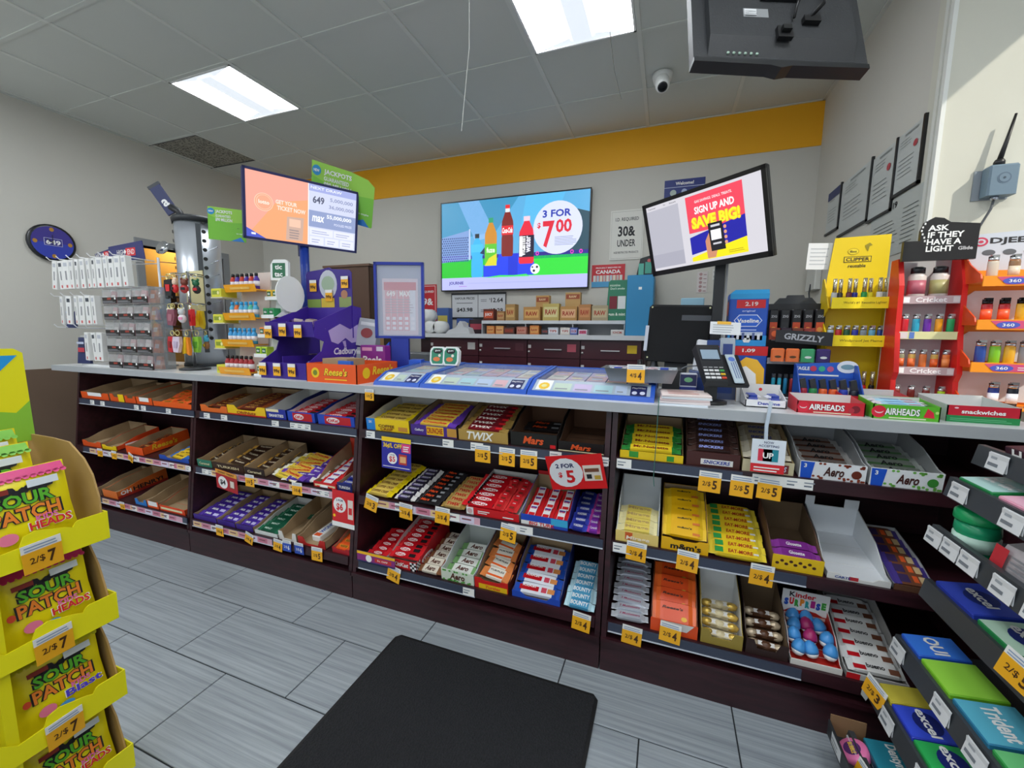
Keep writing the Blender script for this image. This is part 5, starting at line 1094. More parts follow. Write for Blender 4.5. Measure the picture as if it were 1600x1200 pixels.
def lotto(m, P, a, b):
    m.rect(P, -a, -b, .06*a, b, L_('f0a878', .95), 1).pol(P, [(-a, -b), (-a, b), (.06*a, b), (.06*a, .45*b), (-.5*a, .2*b)], L_('f2a896', .95), 2)
    m.pol(P, [(-a, -b), (-.68*a, -b), (-a, -.72*b)], L_('4a56c0'), 3).rect(P, -.92*a, -.92*b, -.85*a, -.86*b, L_('e8ecff'), 4)
    n = 26; ring = lambda r, lay, c: m.disc(P, -.71*a, .12*b, r*a, c, lay, r*a, n)
    ring(.155, 3, L_('f8d8c0')); ring(.148, 4, L_('f0a688')); ring(.125, 5, L_('f8d8c0')); ring(.12, 6, L_('f0a688')); m.text(P, 'lotto', -.71*a, .12*b, .12*b, L_('fbe6d8'), 7, .18*a, .03)
    m.text(P, 'GET YOUR', -.33*a, .21*b, .13*b, L_('fbe0d4'), 4, .37*a, .03).text(P, 'TICKET NOW', -.24*a, .03*b, .14*b, L_('fbe0d4'), 4, .5*a, .03)
    m.pol(P, [(-.32*a, -.2*b), (-.02*a, -.16*b), (-.04*a, -.92*b), (-.34*a, -.95*b)], L_('c8a898'), 3).rect(P, -.28*a, -.5*b, -.08*a, -.25*b, L_('f0c0a8'), 4).lines(P, -.28*a, -.08*a, -.88*b, -.55*b, 4, L_('9a8a88'), 4, .5)
    m.rect(P, .06*a, -b, a, b, L_('d0d6ee', .95), 1).rect(P, .055*a, -b, .07*a, b, L_('f0f0fa'), 3).rect(P, .07*a, .78*b, a, b, L_('9fa8dc'), 2).text(P, 'NEXT DRAW', .4*a, .9*b, .09*b, L_('e6eafc'), 3, .6*a, .02)
    m.text(P, '649', .25*a, .52*b, .24*b, L_('565a72'), 3, .22*a, .06).text(P, '5,000,000', .7*a, .6*b, .14*b, L_('8890b8'), 3, .46*a, .02).text(P, '36,000,000', .7*a, .36*b, .14*b, L_('8890b8'), 3, .5*a, .02)
    m.rect(P, .07*a, -.38*b, a, .16*b, L_('8e9cc4'), 2).text(P, 'max', .25*a, -.1*b, .2*b, L_('eef2ff'), 3, .24*a, .04, .2).text(P, '55,000,000', .66*a, .02*b, .15*b, L_('eef2ff'), 3, .5*a, .04)
    m.text(P, 'POOLED PRIZE', .74*a, -.2*b, .08*b, L_('d8def4'), 3, .36*a)
    for u0, u1, v0, v1 in ((.09, .54, -.66, -.42), (.56, .97, -.66, -.42), (.09, .36, -.96, -.7), (.39, .66, -.96, -.7), (.69, .97, -.96, -.7)):
        m.rect(P, u0*a, v0*b, u1*a, v1*b, L_('dfe2f2'), 2).lines(P, (u0+.04)*a, (u1-.06)*a, (v0+.06)*b, (v1-.04)*b, 2, L_('a8aed0'), 3, .4)
MtL = frame_mtx(-2.132, 2.05, 2.044, 1.09, -.185)
ls = screen_thing('lottery_screen', 'tilted blue framed lottery screen on a blue pole above the left worktop', 'screen', MtL, .653, .385, lotto, M('2b2f66', .4), .014, .035, 0, M('2b2f66', .4))
# pole as a part, in world space
def wpart(mb, name, par):
    o = mb.build(name); o.parent = par; o.matrix_parent_inverse = par.matrix_world.inverted(); return o
bluem = M('1f3fa0', .35)
pb = at(472, 560, 'y', 2.10)
bpy.context.view_layer.update()
wpart(MB().tube([(-2.188, 2.085, ZTOP+.01), (-2.188, 2.085, 1.60), (-2.188, 2.085, 1.872)], .027, bluem, 14), 'pole', ls)
wpart(MB().lathe([(.075, 0), (.075, .012), (.03, .02)], bluem, 18, (-2.188, 2.085, ZTOP)), 'pole_foot', ls)
wpart(MB().box(-2.235, -2.185, 2.08, 2.12, 1.80, 2.0, M('22264f', .4)), 'bracket', ls)
# green jackpot signs behind the screen
def jack(m, w, h, big):
    P = panel((0, 0, 0), (1, 0, 0), (0, 0, 1)); m.pol(P, [(-w/2, -h/2), (w/2, -h/2), (w/2, h*.1), (0, h*.05), (-w/2, h*.25)], M('7cc63a', .45), 1)
    m.disc(P, -w*.42, h*.36, h*.1, M('1f8fc8'), 2).text(P, 'NEW', -w*.42, h*.36, h*.055, WHITE, 3, h*.13, .03)
    m.text(P, 'JACKPOTS', -w*.08, h*.36, h*.12, WHITE, 3, w*.44, .04).text(P, 'GUARANTEED', -w*.1, h*.24, h*.08, WHITE, 3, w*.40, .02).text(P, '$90 MILLION', -w*.08, h*.12, h*.11, WHITE, 3, w*.44, .03)
    m.pol(P, [(w*.1, -h/2), (w*.46, -h/2), (w*.36, -h*.36)], M('2f7fd0', .45), 2).text(P, 'win maybe', w*.34, -h*.26, h*.05, WHITE, 3, w*.2)
gs = MB(); gs.slab([(-.22, -.15), (.22, -.15), (.22, .10), (.17, .135), (.05, .155), (-.22, .165)], 'y', 0, .004, M('9bd44a', .45)); jack(gs, .44, .31, True)
o = gs.build('jackpot_sign'); onpanel(o, frame_mtx(-2.064, 2.3, 2.218, .165, -.305, -.287)); tag(o, 'large green jackpot sign rising behind the lottery screen', 'sign')
wire2 = wpart(MB().tube([(-2.10, 2.315, 2.10), (-2.18, 2.22, 1.97), (-2.21, 2.11, 1.90)], .006, DGREY, 6), 'mounting_arm', o)
gs = MB(); gs.slab([(-.115, -.11), (.115, -.11), (.115, .11), (-.115, .11)], 'y', 0, .004, M('9bd44a', .45)); jack(gs, .23, .22, False)
o = gs.build('jackpot_sign'); onpanel(o, frame_mtx(-2.61, 1.90, 1.98, .652, .004, -.04)); o.scale = (.888, .888, .888); tag(o, 'small green jackpot sign left of the lottery screen', 'sign')
bpy.context.view_layer.update()
wpart(MB().tube([(-2.57, 1.935, 1.96), (-2.42, 2.06, 1.95), (-2.23, 2.10, 1.94)], .005, DGREY, 6), 'mounting_arm', o)

# blue numbers stand
st = thing('number_stand', (-1.455, 2.05, ZTOP), 'blue framed stand with a clear window over a pink numbers sheet', 'stand', rot=(0, 0, .345))
bl = M('1c319c', .4)
f_ = MB(); w, h = .142, .215
for q in ((-w, w, -h, -h+.014), (-w, w, h-.016, h), (-w, -w+.014, -h, h), (w-.014, w, -h, h)): f_.box(q[0], q[1], -.012, .012, .436+q[2], .436+q[3], bl)
f_.build('frame', st)
m = MB().box(-w+.012, w-.012, .006, .010, .436-h+.012, .436+h-.014, M('a8acc0', .5)); P = panel((0, .006, .436), (1, 0, 0), (0, 0, 1))
m.rect(P, -.10, -.195, .105, .125, M('d8c8d2'), 1)
for k in range(5): m.rect(P, -.085+.036*k, -.17, -.054+.036*k, .105, M('e0a8b0') if k < 4 else M('dcdce6'), 2)
m.rect(P, -.09, .06, .095, .105, M('d07a84'), 3).text(P, '649', -.05, .04, .03, WHITE, 4, .05, .03).text(P, 'MAX', .03, .04, .03, WHITE, 4, .06, .03)
for r in range(3):
    for c in range(5): m.rect(P, -.08+.036*c, -.165+.028*r, -.06+.036*c, -.148+.028*r, M('e9e6ee'), 4)
m.lines(P, -.085, .09, -.07, .02, 6, M('b9aeb8'), 3, .3)
m.build('numbers_sheet', st)
MB().box(-w+.012, w-.012, -.004, -.001, .436-h+.012, .436+h-.014, glass('dfe6f2', .14)).build('clear_cover', st)
MB().box(-.05, .05, -.012, .02, .0, .225, bl).build('column', st)
MB().box(-.15, .12, -.07, .07, .0, .012, bl).build('base', st)
MB().box(.06, .13, -.05, .04, .012, .10, M('2a5fd0', .4)).slab([(-.12, .012), (-.06, .012), (-.06, .2), (-.12, .14)], 'y', -.02, .03, M('1f4fc0', .4)).build('leaflet_pocket', st)
# two round cornered white tubs
for k, x in enumerate((-1.165, -1.085)):
    P_ = [(-.034, -.05), (.034, -.05), (.045, -.03), (.045, .03), (.03, .05), (-.03, .05), (-.045, .03), (-.045, -.03)]
    m = MB().slab([(a, b+.05) for a, b in P_], 'y', 0, .035, M('eef2f0', .35)); P = panel((0, 0, .05), (1, 0, 0), (0, 0, 1))
    m.slab([(a*.8, b*.84+.05) for a, b in P_], 'y', -.0015, 0, M('2f8a6a', .4)).disc(P, 0, .026, .026, BLACK, 3, .014).text(P, 'gum', 0, .027, .01, WHITE, 4, .03).disc(P, -.005, -.018, .02, M('e8804a'), 3, .012).disc(P, .012, .002, .008, M('f0e6da'), 4)
    tag(m.build('gum_tub', loc=(x, 1.97-.0*k, ZTOP+.082), rot=(-.15, 0, .1)), '%s of two white and green gum tubs standing on the glass lottery case' % ('left', 'right')[k], 'gum tub', 'gum tubs')

# three glass lottery cases
cb = M('2458c0', .35)
def lot_case(x0, x1, label):
    w = (x1-x0); t = thing('lottery_case', (x0, 1.668, ZTOP), label, 'display case', 'glass lottery ticket cases')
    zf, zk, yk, zb, dp = .014, .054, .085, .086, .44
    zt = lambda y: zf+(zk-zf)*y/yk if y < yk else zk+(zb-zk)*(y-yk)/(dp-yk)
    MB().box(0, w, 0, dp, 0, .006, M('b9c4cc', .5)).build('floor_panel', t)
    MB().hexa([(0, -.012, 0), (w, -.012, 0), (w, .006, 0), (0, .006, 0)], [(0, -.004, zf+.004), (w, -.004, zf+.004), (w, .008, zf+.006), (0, .008, zf+.006)], cb).build('front_rail', t)
    MB().box(0, w, dp-.015, dp, 0, zb+.004, cb).build('back_rail', t)
    for a in (0, w-.016): MB().slab([(0, 0), (dp, 0), (dp, zb+.006), (yk, zk+.006), (0, zf+.006)], 'x', a, a+.016, cb).build('side_rail', t)
    MB().hexa([(.016, yk, zk), (w-.016, yk, zk), (w-.016, dp-.015, zt(dp-.015)), (.016, dp-.015, zt(dp-.015))], [(.016, yk, zk+.002), (w-.016, yk, zk+.002), (w-.016, dp-.015, zt(dp-.015)+.002), (.016, dp-.015, zt(dp-.015)+.002)], glass('eaf2f6', .14, .03)).build('glass_top', t)
    # sloping ticket bed
    rg = random.Random(int(x0*1000)); nx = max(1, int((w-.05)/.085)); cols = ['d8b0b8', 'bfd0c0', 'e6dcae', 'b8c8e0', 'd8c4a8', 'c4b4d8', 'e8e4dc', 'a8ccd4']
    s = (zb-zk)/(dp-yk)
    for i in range(nx):
        for j in range(3):
            xa = .025+i*(w-.05)/nx; xb = .025+(i+1)*(w-.05)/nx-.006; ya = .12+.10*j; c = M(rg.choice(cols), .5)
            m = MB().hexa([(xa, ya, zt(ya)-.02), (xb, ya, zt(ya)-.02), (xb, ya+.09, zt(ya+.09)-.02), (xa, ya+.09, zt(ya+.09)-.02)], [(xa, ya, zt(ya)-.018), (xb, ya, zt(ya)-.018), (xb, ya+.09, zt(ya+.09)-.018), (xa, ya+.09, zt(ya+.09)-.018)], c)
            P = panel(((xa+xb)/2, ya+.045, zt(ya+.045)-.018), (1, 0, 0), (0, 1, s)); m.rect(P, -.025, -.03, .025, .0, M(rg.choice(cols), .5), 1).lines(P, -.028, .025, .008, .032, 3, M('7a7f88'), 1, .4)
            tag(m.build('lottery_ticket', o=(x0*0, 0, 0), loc=(x0, 1.668, ZTOP)), 'ticket under the glass of the %s lottery case, %s column, %s row' % (label.split()[0], ORD[min(i,9)], ('front', 'middle', 'back')[j]), 'lottery ticket', 'tickets in the %s case' % label.split()[0])
    # price band along the front
    sf = (zk-zf)/yk
    m = MB(); P = panel((0, .0, zf+.0035), (1, 0, 0), (0, 1, sf)); m.hexa([(.016, .006, zt(.006)), (w-.016, .006, zt(.006)), (w-.016, yk, zk), (.016, yk, zk)], [(.016, .006, zt(.006)+.003), (w-.016, .006, zt(.006)+.003), (w-.016, yk, zk+.003), (.016, yk, zk+.003)], M('aebccb', .4))
    m.rect(P, .03, .012, .095, .088, M('f2f2ec'), 1).disc(P, .062, .042, .024, M('f0c42a'), 2, .028, 10).disc(P, .062, .042, .012, M('e8e09a'), 3)
    k = 0; u = .105
    while u < w-.11:
        e = min(w-.1, u+.08); m.rect(P, u, .012, e-.006, .07, M(rg.choice(cols), .5), 1).rect(P, u+.008, .022, e-.02, .03, M('8a8f98'), 2); u += .085; k += 1
    m.rect(P, w-.092, .006, w-.03, .078, NAVY, 1).text(P, 'PlayWise', w-.061, .06, .014, WHITE, 2, .05).disc(P, w-.076, .025, .01, M('d8dcf0'), 2, .012).disc(P, w-.046, .025, .01, M('d8dcf0'), 2, .012)
    m.build('price_band', t)
    return t
X1 = fx(583, 1.656, ZTOP); X2 = fx(655, 1.656, ZTOP); X3 = fx(823, 1.656, ZTOP); X4 = fx(1022, 1.656, ZTOP)
lot_case(X1, X2-.004, 'narrow blue edged glass lottery case next to the orange carton'); lot_case(X2, X3-.004, 'middle blue edged glass lottery case on the worktop'); lot_case(X3, X4, 'rightmost blue edged glass lottery case under the metal pan')
# metal pan with sweets and a tag
pn = thing('metal_pan', (-.095, 1.79, ZTOP+.068), 'grey metal loaf pan of small wrapped sweets on the right lottery case', 'pan')
pm = M('8d9196', .3, .85)
b4 = [(-.12, -.06, 0), (.12, -.06, 0), (.12, .06, 0), (-.12, .06, 0)]; t4 = [(-.14, -.075, .055), (.14, -.075, .055), (.14, .075, .055), (-.14, .075, .055)]
m = MB()
for i in range(4):
    j = (i+1) % 4; m.add([b4[i], b4[j], t4[j], t4[i]], [(0, 1, 2, 3)], pm)
m.add(b4, [(3, 2, 1, 0)], pm); m.build('body', pn)
r_ = MB(); o4 = [(x*1.1, y*1.12, z) for x, y, z in t4]
for i in range(4):
    j = (i+1) % 4; r_.add([t4[i], t4[j], o4[j], o4[i]], [(0, 1, 2, 3)], pm)
r_.build('rim', pn)
tag(inst('price_tag', ptag_mesh('4', '4/$', False), loc=(-.11, 1.70, ZTOP+.105), rot=(-.05, 0, 0)), 'yellow 4 dollar price tag on the front of the metal pan', 'price tag', 'hanging price tags')
SW = bar_mesh('wrapped_sweet', .06, .03, .016, M('dfc9d2', .35), M('f0eef0', .35), block(-.5, -.5, .5, .5, M('b86a80')))
SW2 = bar_mesh('wrapped_sweet_b', .06, .03, .016, M('3a52b8', .35), M('e8e8f2', .35), None)
for i in range(10):
    tag(inst('wrapped_sweet', SW2 if i in (0, 4, 9) else SW, loc=(-.095-.09+.045*(i % 5), 1.79-.03+.05*(i//5), ZTOP+.068+.04), rot=(0, 0, random.uniform(-.6, .6))), '%s wrapped sweet in the metal pan, %s from the left, %s row' % ('blue' if i in (0, 4, 9) else 'pale pink', ORD[i % 5], ('front', 'back')[i//5]), 'sweet', 'sweets in the metal pan')
# dark bottle and spray can behind the pan
m = MB().lathe([(.02, 0), (.026, .004), (.026, .09), (.02, .105), (.012, .115), (.012, .135), (.006, .137)], M('1d1b1e', .3), 12).lathe([(.0265, .03), (.0265, .075)], M('8a2a34', .4), 12)
tag(m.build('dark_bottle', loc=(-.12, 2.12, ZTOP)), 'small black bottle with a red label behind the metal pan', 'bottle')
m = MB().lathe([(.024, 0), (.026, .004), (.026, .10), (.018, .115), (.016, .13), (.016, .15), (.004, .152)], M('3c4046', .3, .3), 12)
tag(m.build('grey_can', loc=(-.055, 2.12, ZTOP)), 'dark grey can beside the small black bottle', 'can')
tag(MB().tube([(-.02, 1.80, ZTOP+.06), (.02, 1.83, ZTOP+.10), (.08, 1.86, ZTOP+.13), (.14, 1.88, ZTOP+.135)], .003, M('6a6e72', .4), 6).build('cable', o=(-.02, 1.8, ZTOP+.06)), 'thin grey cable running up to the payment terminal', 'cable')
# small navy box and leaflet stack
m = MB().cbox(-.032, .032, -.02, .02, 0, .05, M('2b3a8c', .4), .003).cbox(-.032, .032, -.016, .02, .05, .105, M('dfe3ee', .4), .003); P = panel((0, -.016, .075), (1, 0, 0), (0, 0, 1)); m.rect(P, -.03, -.02, .03, .025, NAVY, 1).disc(P, 0, .004, .016, M('7ac08a'), 2, .01); P = panel((0, -.02, .025), (1, 0, 0), (0, 0, 1)); m.disc(P, -.006, -.004, .018, M('e9ecf4'), 1, .01)
tag(m.build('navy_box', loc=(.088, 1.83, ZTOP)), 'small navy and white box standing behind the leaflet stack', 'box')
for k in range(5):
    tag(MB().cbox(-.085, .085, -.10, .06, 0, .008, M(('dfe6ee', 'e9dfe0', 'd9c4c4', 'dfe4ea', 'e8d8d4')[k], .6), .002).lines(panel((0, -.0, .008), (1, 0, 0), (0, 1, 0)), -.06, .06, -.08, .04, 4, M('d08a80'), 1, .35).build('leaflet_stack', loc=(.07+.004*(k % 2), 1.72, ZTOP+.0085*k), rot=(0, 0, .03*(k-2))), 'pile of pale leaflets beside the lottery case, %s bundle from the bottom' % ORD[k], 'leaflets', 'leaflet bundles')
# till display seen from behind
MtP = frame_mtx(.045, 2.10, 1.335, -.12, .16, -.03)
tl = D.objects.new('till_display', None); COL.objects.link(tl); onpanel(tl, MtP); tag(tl, 'black back of a till touchscreen standing on the worktop', 'till')
MB().cbox(-.14, .14, -.012, .022, -.135, .135, M('07080c', .85), .012).rect(panel((.03, -.012, .0), (1, 0, 0), (0, 0, 1)), -.02, .06, .11, .085, M('3a3d44'), 1).build('housing', tl)
MB().box(-.145, -.13, -.02, .01, -.09, .03, M('c3c8d4', .4)).build('card_reader', tl)
for x, z in ((-.125, .12), (-.125, -.12), (.125, .12), (.125, -.12)): MB().disc(panel((x, -.012, z), (1, 0, 0), (0, 0, 1)), 0, 0, .004, M('d8d8a8'), 1).build('screw', tl)
MB().box(-.05, .05, .03, .06, -.27, -.02, BLACK).build('stand', tl)
m = MB().cbox(-.05, .05, -.01, .01, 0, .035, M('8fb8cc', .4), .003); tag(m.build('light_blue_box', loc=(.10, 2.14, 1.465)), 'flat light blue box lying on top of the till display', 'box')
# payment terminal on its stand
pt = thing('payment_terminal', (.165, 1.745, ZTOP), 'black payment terminal on a tilted stand with grey keys', 'payment terminal')
MB().lathe([(.06, 0), (.06, .01), (.03, .014)], M('1a1b1e', .4), 16).build('stand_base', pt)
MB().box(-.022, .022, -.01, .02, .01, .125, M('1a1b1e', .4)).build('stand_post', pt)
pl = MB().cbox(-.045, .115, -.075, .09, 0, .012, M('1d1e22', .4), .004).build('tilt_plate', pt, loc=(0, 0, .118), rot=(.72, .0, .25))
bd = MB(); bd.hexa([(-.05, -.09, 0), (.035, -.09, 0), (.04, .10, 0), (-.055, .10, 0)], [(-.045, -.085, .022), (.03, -.085, .022), (.035, .095, .034), (-.05, .095, .034)], M('232529', .35))
bo = bd.build('body', pt, loc=(0, 0, .133), rot=(.72, 0, .25))
P = panel((-.007, .045, .0305), (1, 0, 0), (0, 1, .067)); MB().rect(P, -.036, -.03, .036, .03, M('2e3238', .2), 1).rect(P, -.032, -.024, .032, .024, M('8fa3b4', .2), 2).build('display', bo)
for r in range(4):
    for c in range(4):
        MB().cbox(-.008, .008, -.005, .005, 0, .004, M(('d8d8da', 'd8d8da', 'd8d8da', ('c8442c', 'd8b02c', '3f9a4a', 'd8d8da')[r])[c], .4), .001).build('key', bo, loc=(-.036+.019*c, -.07+.018*r, .0225))
MB().cbox(.04, .075, -.07, .08, .012, .016, M('b9c8d2', .4), .003).lines(panel((.057, 0, .016), (0, 1, 0), (-1, 0, 0)), -.05, .05, -.012, .012, 3, M('5a6a9a'), 1, .4).disc(panel((.057, .05, .016), (0, 1, 0), (-1, 0, 0)), 0, 0, .012, M('5a7ac8'), 2).build('side_card', pt, loc=(.02, .0, .123), rot=(.72, 0, .25))
m = MB().box(-.055, .055, 0, .002, 0, .05, M('e6e8ea', .5)).lines(PF, -.045, .03, .008, .045, 4, M('a8adb4'), 1, .3).rect(PF, -.03, .04, .02, .052, M('f0b83a'), 1)
m.build('paper_note', pt, loc=(.045, .085, .262), rot=(-.2, .04, .1))
m = MB(); n = 16; m.slab([(-.02, 0), (.06, 0), (.075, .04), (.075, .13), (.05, .165), (.01, .175), (-.02, .15)], 'y', 0, .004, M('e8b02a', .45)).slab([(-.02, 0), (.03, 0), (.05, .05), (.045, .11), (.01, .14), (-.02, .13)], 'y', -.003, 0, M('e9e9ea', .5)).disc(PF, .05, .01, .008, M('8a7ac8'), 3)
tag(m.build('yellow_leaflet', loc=(.285, 1.83, ZTOP+.001), rot=(-.1, 0, .1)), 'yellow and white round cornered leaflet standing beside the payment terminal', 'leaflet')
for k, (x, c, c2, lb) in enumerate(((.135, 'dfe2e8', 'b0482a', 'white and red pack leaning behind the payment terminal'), (.185, '2c4a8c', 'e8622a', 'navy and orange pack behind the payment terminal'), (.235, 'b9c4d0', '3a4f98', 'pale grey and blue pack left of the blue balm display'))):
    m = MB().cbox(-.028, .028, 0, .03, 0, .13, M(c, .4), .003).rect(panel((0, 0, .065), (1, 0, 0), (0, 0, 1)), -.018, -.045, .018, .04, M(c2, .4), 1)
    tag(m.build('standing_pack', loc=(x, 1.905, ZTOP+(.11 if k < 2 else .12)), rot=(-.1, .12 if k == 0 else 0, .1)), lb, 'pack', 'packs behind the terminal')
tag(MB().cbox(-.09, .09, -.05, .05, 0, .11, M('5f6f9c', .4), .004).rect(panel((0, -.05, .055), (1, 0, 0), (0, 0, 1)), -.07, -.03, .07, .03, M('2f4fa0'), 1).build('pack_stand', loc=(.185, 1.925, ZTOP)), 'blue grey carton carrying the packs behind the payment terminal', 'carton')
# right hand customer screen
def saver(m, P, a, b):
    m.rect(P, -a, -b, a, b, L_('d2d0d8', .95), 1).rect(P, -a, -.92*b, -.36*a, .86*b, L_('b4b4c0', .95), 2).rect(P, -a, -.92*b, -.36*a, -.5*b, L_('a8a8b6', .95), 3)
    m.text(P, 'Customer', -.88*a, .93*b, .05*b, L_('55555e'), 3).text(P, 'Qty', -.62*a, .93*b, .05*b, L_('55555e'), 3).text(P, 'Amount', -.46*a, .93*b, .05*b, L_('55555e'), 3)
    u0, u1 = -.22*a, .72*a
    m.rect(P, u0, -.1*b, u1, .93*b, L_('e8445a'), 2).pol(P, [(u0, -.72*b), (u1, -.52*b), (u1, .08*b), (u0, -.22*b)], L_('1c1ca0'), 3).pol(P, [(u0, -.92*b), (u1, -.92*b), (u1, -.5*b), (.3*a, -.62*b), (u0, -.8*b)], L_('f2e012'), 4)
    c = (u0+u1)/2
    m.text(P, 'GAS SAVINGS. DEALS. TREATS.', c, .74*b, .07*b, L_('fbe0e4'), 4, .62*a, .02).text(P, 'SIGN UP AND', c, .5*b, .2*b, L_('ffffff'), 4, .66*a, .03).text(P, 'SAVE BIG!', c, .16*b, .34*b, L_('f2c01a'), 4, .82*a, .09).text(P, 'SAVE BIG!', c, .17*b, .32*b, L_('f8f02a'), 5, .8*a, .03)
    m.pol(P, [(.06*a, -.9*b), (.2*a, -.9*b), (.3*a, -.4*b), (.12*a, -.2*b), (.05*a, -.4*b)], L_('c88a6a'), 5)
    m.pol(P, [(.14*a, -.72*b), (.38*a, -.72*b), (.36*a, .06*b), (.12*a, .06*b)], L_('16161e'), 6).rect(P, .17*a, -.06*b, .32*a, .0, L_('c8c8d0'), 7).rect(P, .16*a, -.42*b, .33*a, -.14*b, L_('e8e8ee'), 7).rect(P, .18*a, -.55*b, .32*a, -.5*b, L_('c8c8d0'), 7)
    for k in range(4): m.disc(P, .4*a, -.12*b-.14*b*k, .025*a, L_('d89a7a'), 7, .05*b, 10)
    m.lines(P, .42*a, .68*a, -.85*b, -.75*b, 2, L_('b0a010'), 5, .4)
MtR = frame_mtx(.108, 1.95, 1.769, -.616, -.284, .037)
rs = screen_thing('customer_screen', 'black framed tilted screen with a red, blue and yellow advert', 'screen', MtR, .532, .322, saver, M('111216', .3), .016, .03, .006)
bpy.context.view_layer.update()
wpart(MB().box(.175, .215, 2.00, 2.03, ZTOP, 1.78, M('131417', .4)), 'pole', rs)
wpart(MB().box(.15, .25, 1.985, 2.06, ZTOP, ZTOP+.012, M('131417', .4)), 'pole_foot', rs)
wpart(MB().box(.12, .22, 1.965, 2.01, 1.70, 1.82, M('131417', .4)), 'bracket', rs)
wpart(MB().box(.218, .226, 2.01, 2.02, ZTOP+.01, 1.70, M('9a9ca0', .4)), 'cable_cover', rs)
# ceiling hung monitor, back towards us
MtC = frame_mtx(.244, 1.5, 2.24, .337, .369, -.057)
cm = D.objects.new('hanging_monitor', None); COL.objects.link(cm); onpanel(cm, MtC); tag(cm, 'black monitor hanging from the ceiling, its back with cables towards us', 'monitor')
bkm = M('2b2d30', .55, noise=.1, scale=200, bump=.1)
MB().hexa([(-.24, -.0, -.16), (.24, -.0, -.16), (.24, .03, -.16), (-.24, .03, -.16)], [(-.24, 0, .22), (.24, 0, .22), (.24, .03, .22), (-.24, .03, .22)], bkm).build('housing', cm)
MB().slab([(-.24, -.175), (-.03, -.178), (0, -.186), (.03, -.178), (.24, -.175), (.24, -.16), (-.24, -.16)], 'y', -.004, .032, M('1d1f22', .35)).build('lower_edge', cm)
MB().hexa([(-.2, -.022, -.10), (.2, -.022, -.10), (.2, 0, -.15), (-.2, 0, -.15)], [(-.2, -.022, .2), (.2, -.022, .2), (.2, 0, .2), (-.2, 0, .2)], bkm).build('bulge', cm)
for k in range(6): MB().lathe([(.004, 0), (.004, .004)], M('9fb8a8', .3), 10).build('button', cm, loc=(-.145+.016*k, -.002, -.142), rot=(1.57, 0, 0))
MB().box(-.055, .055, -.032, -.022, .03, .14, M('17181b', .5)).build('mount_plate', cm)
MB().box(-.015, .015, -.05, -.032, .07, .10, BLACK).tube([(0, -.05, .085), (0, -.08, .25), (0, -.08, .40)], .014, BLACK, 8).build('mount_arm', cm)
MB().rect(panel((-.06, -.022, -.02), (1, 0, 0), (0, 0, 1)), -.045, -.012, .025, .02, M('8d9092'), 1).lines(panel((-.06, -.022, -.02), (1, 0, 0), (0, 0, 1)), -.04, .0, -.008, .015, 3, M('4a4c50'), 2, .4).rect(panel((-.06, -.022, -.02), (1, 0, 0), (0, 0, 1)), -.042, -.004, -.008, .018, M('d8dadc'), 2).build('spec_label', cm)
MB().box(-.02, .02, -.034, -.022, -.115, -.075, BLACK).box(-.012, .012, -.045, -.034, -.10, -.085, M('0d0e10', .4)).build('stand_clip', cm)
MB().tube([(.03, -.03, -.04), (.035, -.045, .0), (.06, -.05, .08), (.05, -.06, .2), (.03, -.07, .35)], .0035, BLACK, 6).build('power_cable', cm)
MB().tube([(.07, -.03, -.04), (.10, -.05, -.01), (.115, -.055, .05), (.10, -.06, .12), (.07, -.07, .3)], .006, BLACK, 6).box(.055, .10, -.036, -.022, -.055, -.035, BLACK).build('video_cable', cm)
# dome camera and the two loose threads on the ceiling
dc = thing('dome_camera', (-.12, 3.05, ZC), 'small white security camera with a black lens on the ceiling', 'security camera')
MB().lathe([(.035, -.055), (.05, -.05), (.062, -.015), (.065, 0)], M('dfe0dd', .4), 18).build('base', dc)
o = MB().lathe([(.03, 0), (.042, .02), (.045, .06), (.042, .1), (.038, .11)], M('e6e7e4', .35), 18).lathe([(.030, .108), (.03, .1125), (.02, .114)], M('1b1c1f', .2), 16).build('barrel', dc, loc=(0, -.01, -.03), rot=(math.radians(140), 0, .1))
for k, (pts, lb) in enumerate((([(733, 0), (733, 75), (727, 140), (721, 205)], 'pale loose thread hanging from the ceiling left of the light'), ([(955, 0), (953, 50), (960, 110), (971, 155)], 'dark loose thread hanging in front of the right ceiling light'))):
    q = [at(px, py, 'y', 1.9) for px, py in pts]; q = [Vector((v.x, v.y, v.z)) for v in q]; q.insert(0, Vector((q[0].x, q[0].y, ZC)))
    tag(MB().tube(q, .0014, M('d8d8d0' if k == 0 else '55564f', .7), 4).build('thread', o=tuple(q[0])), lb, 'thread')
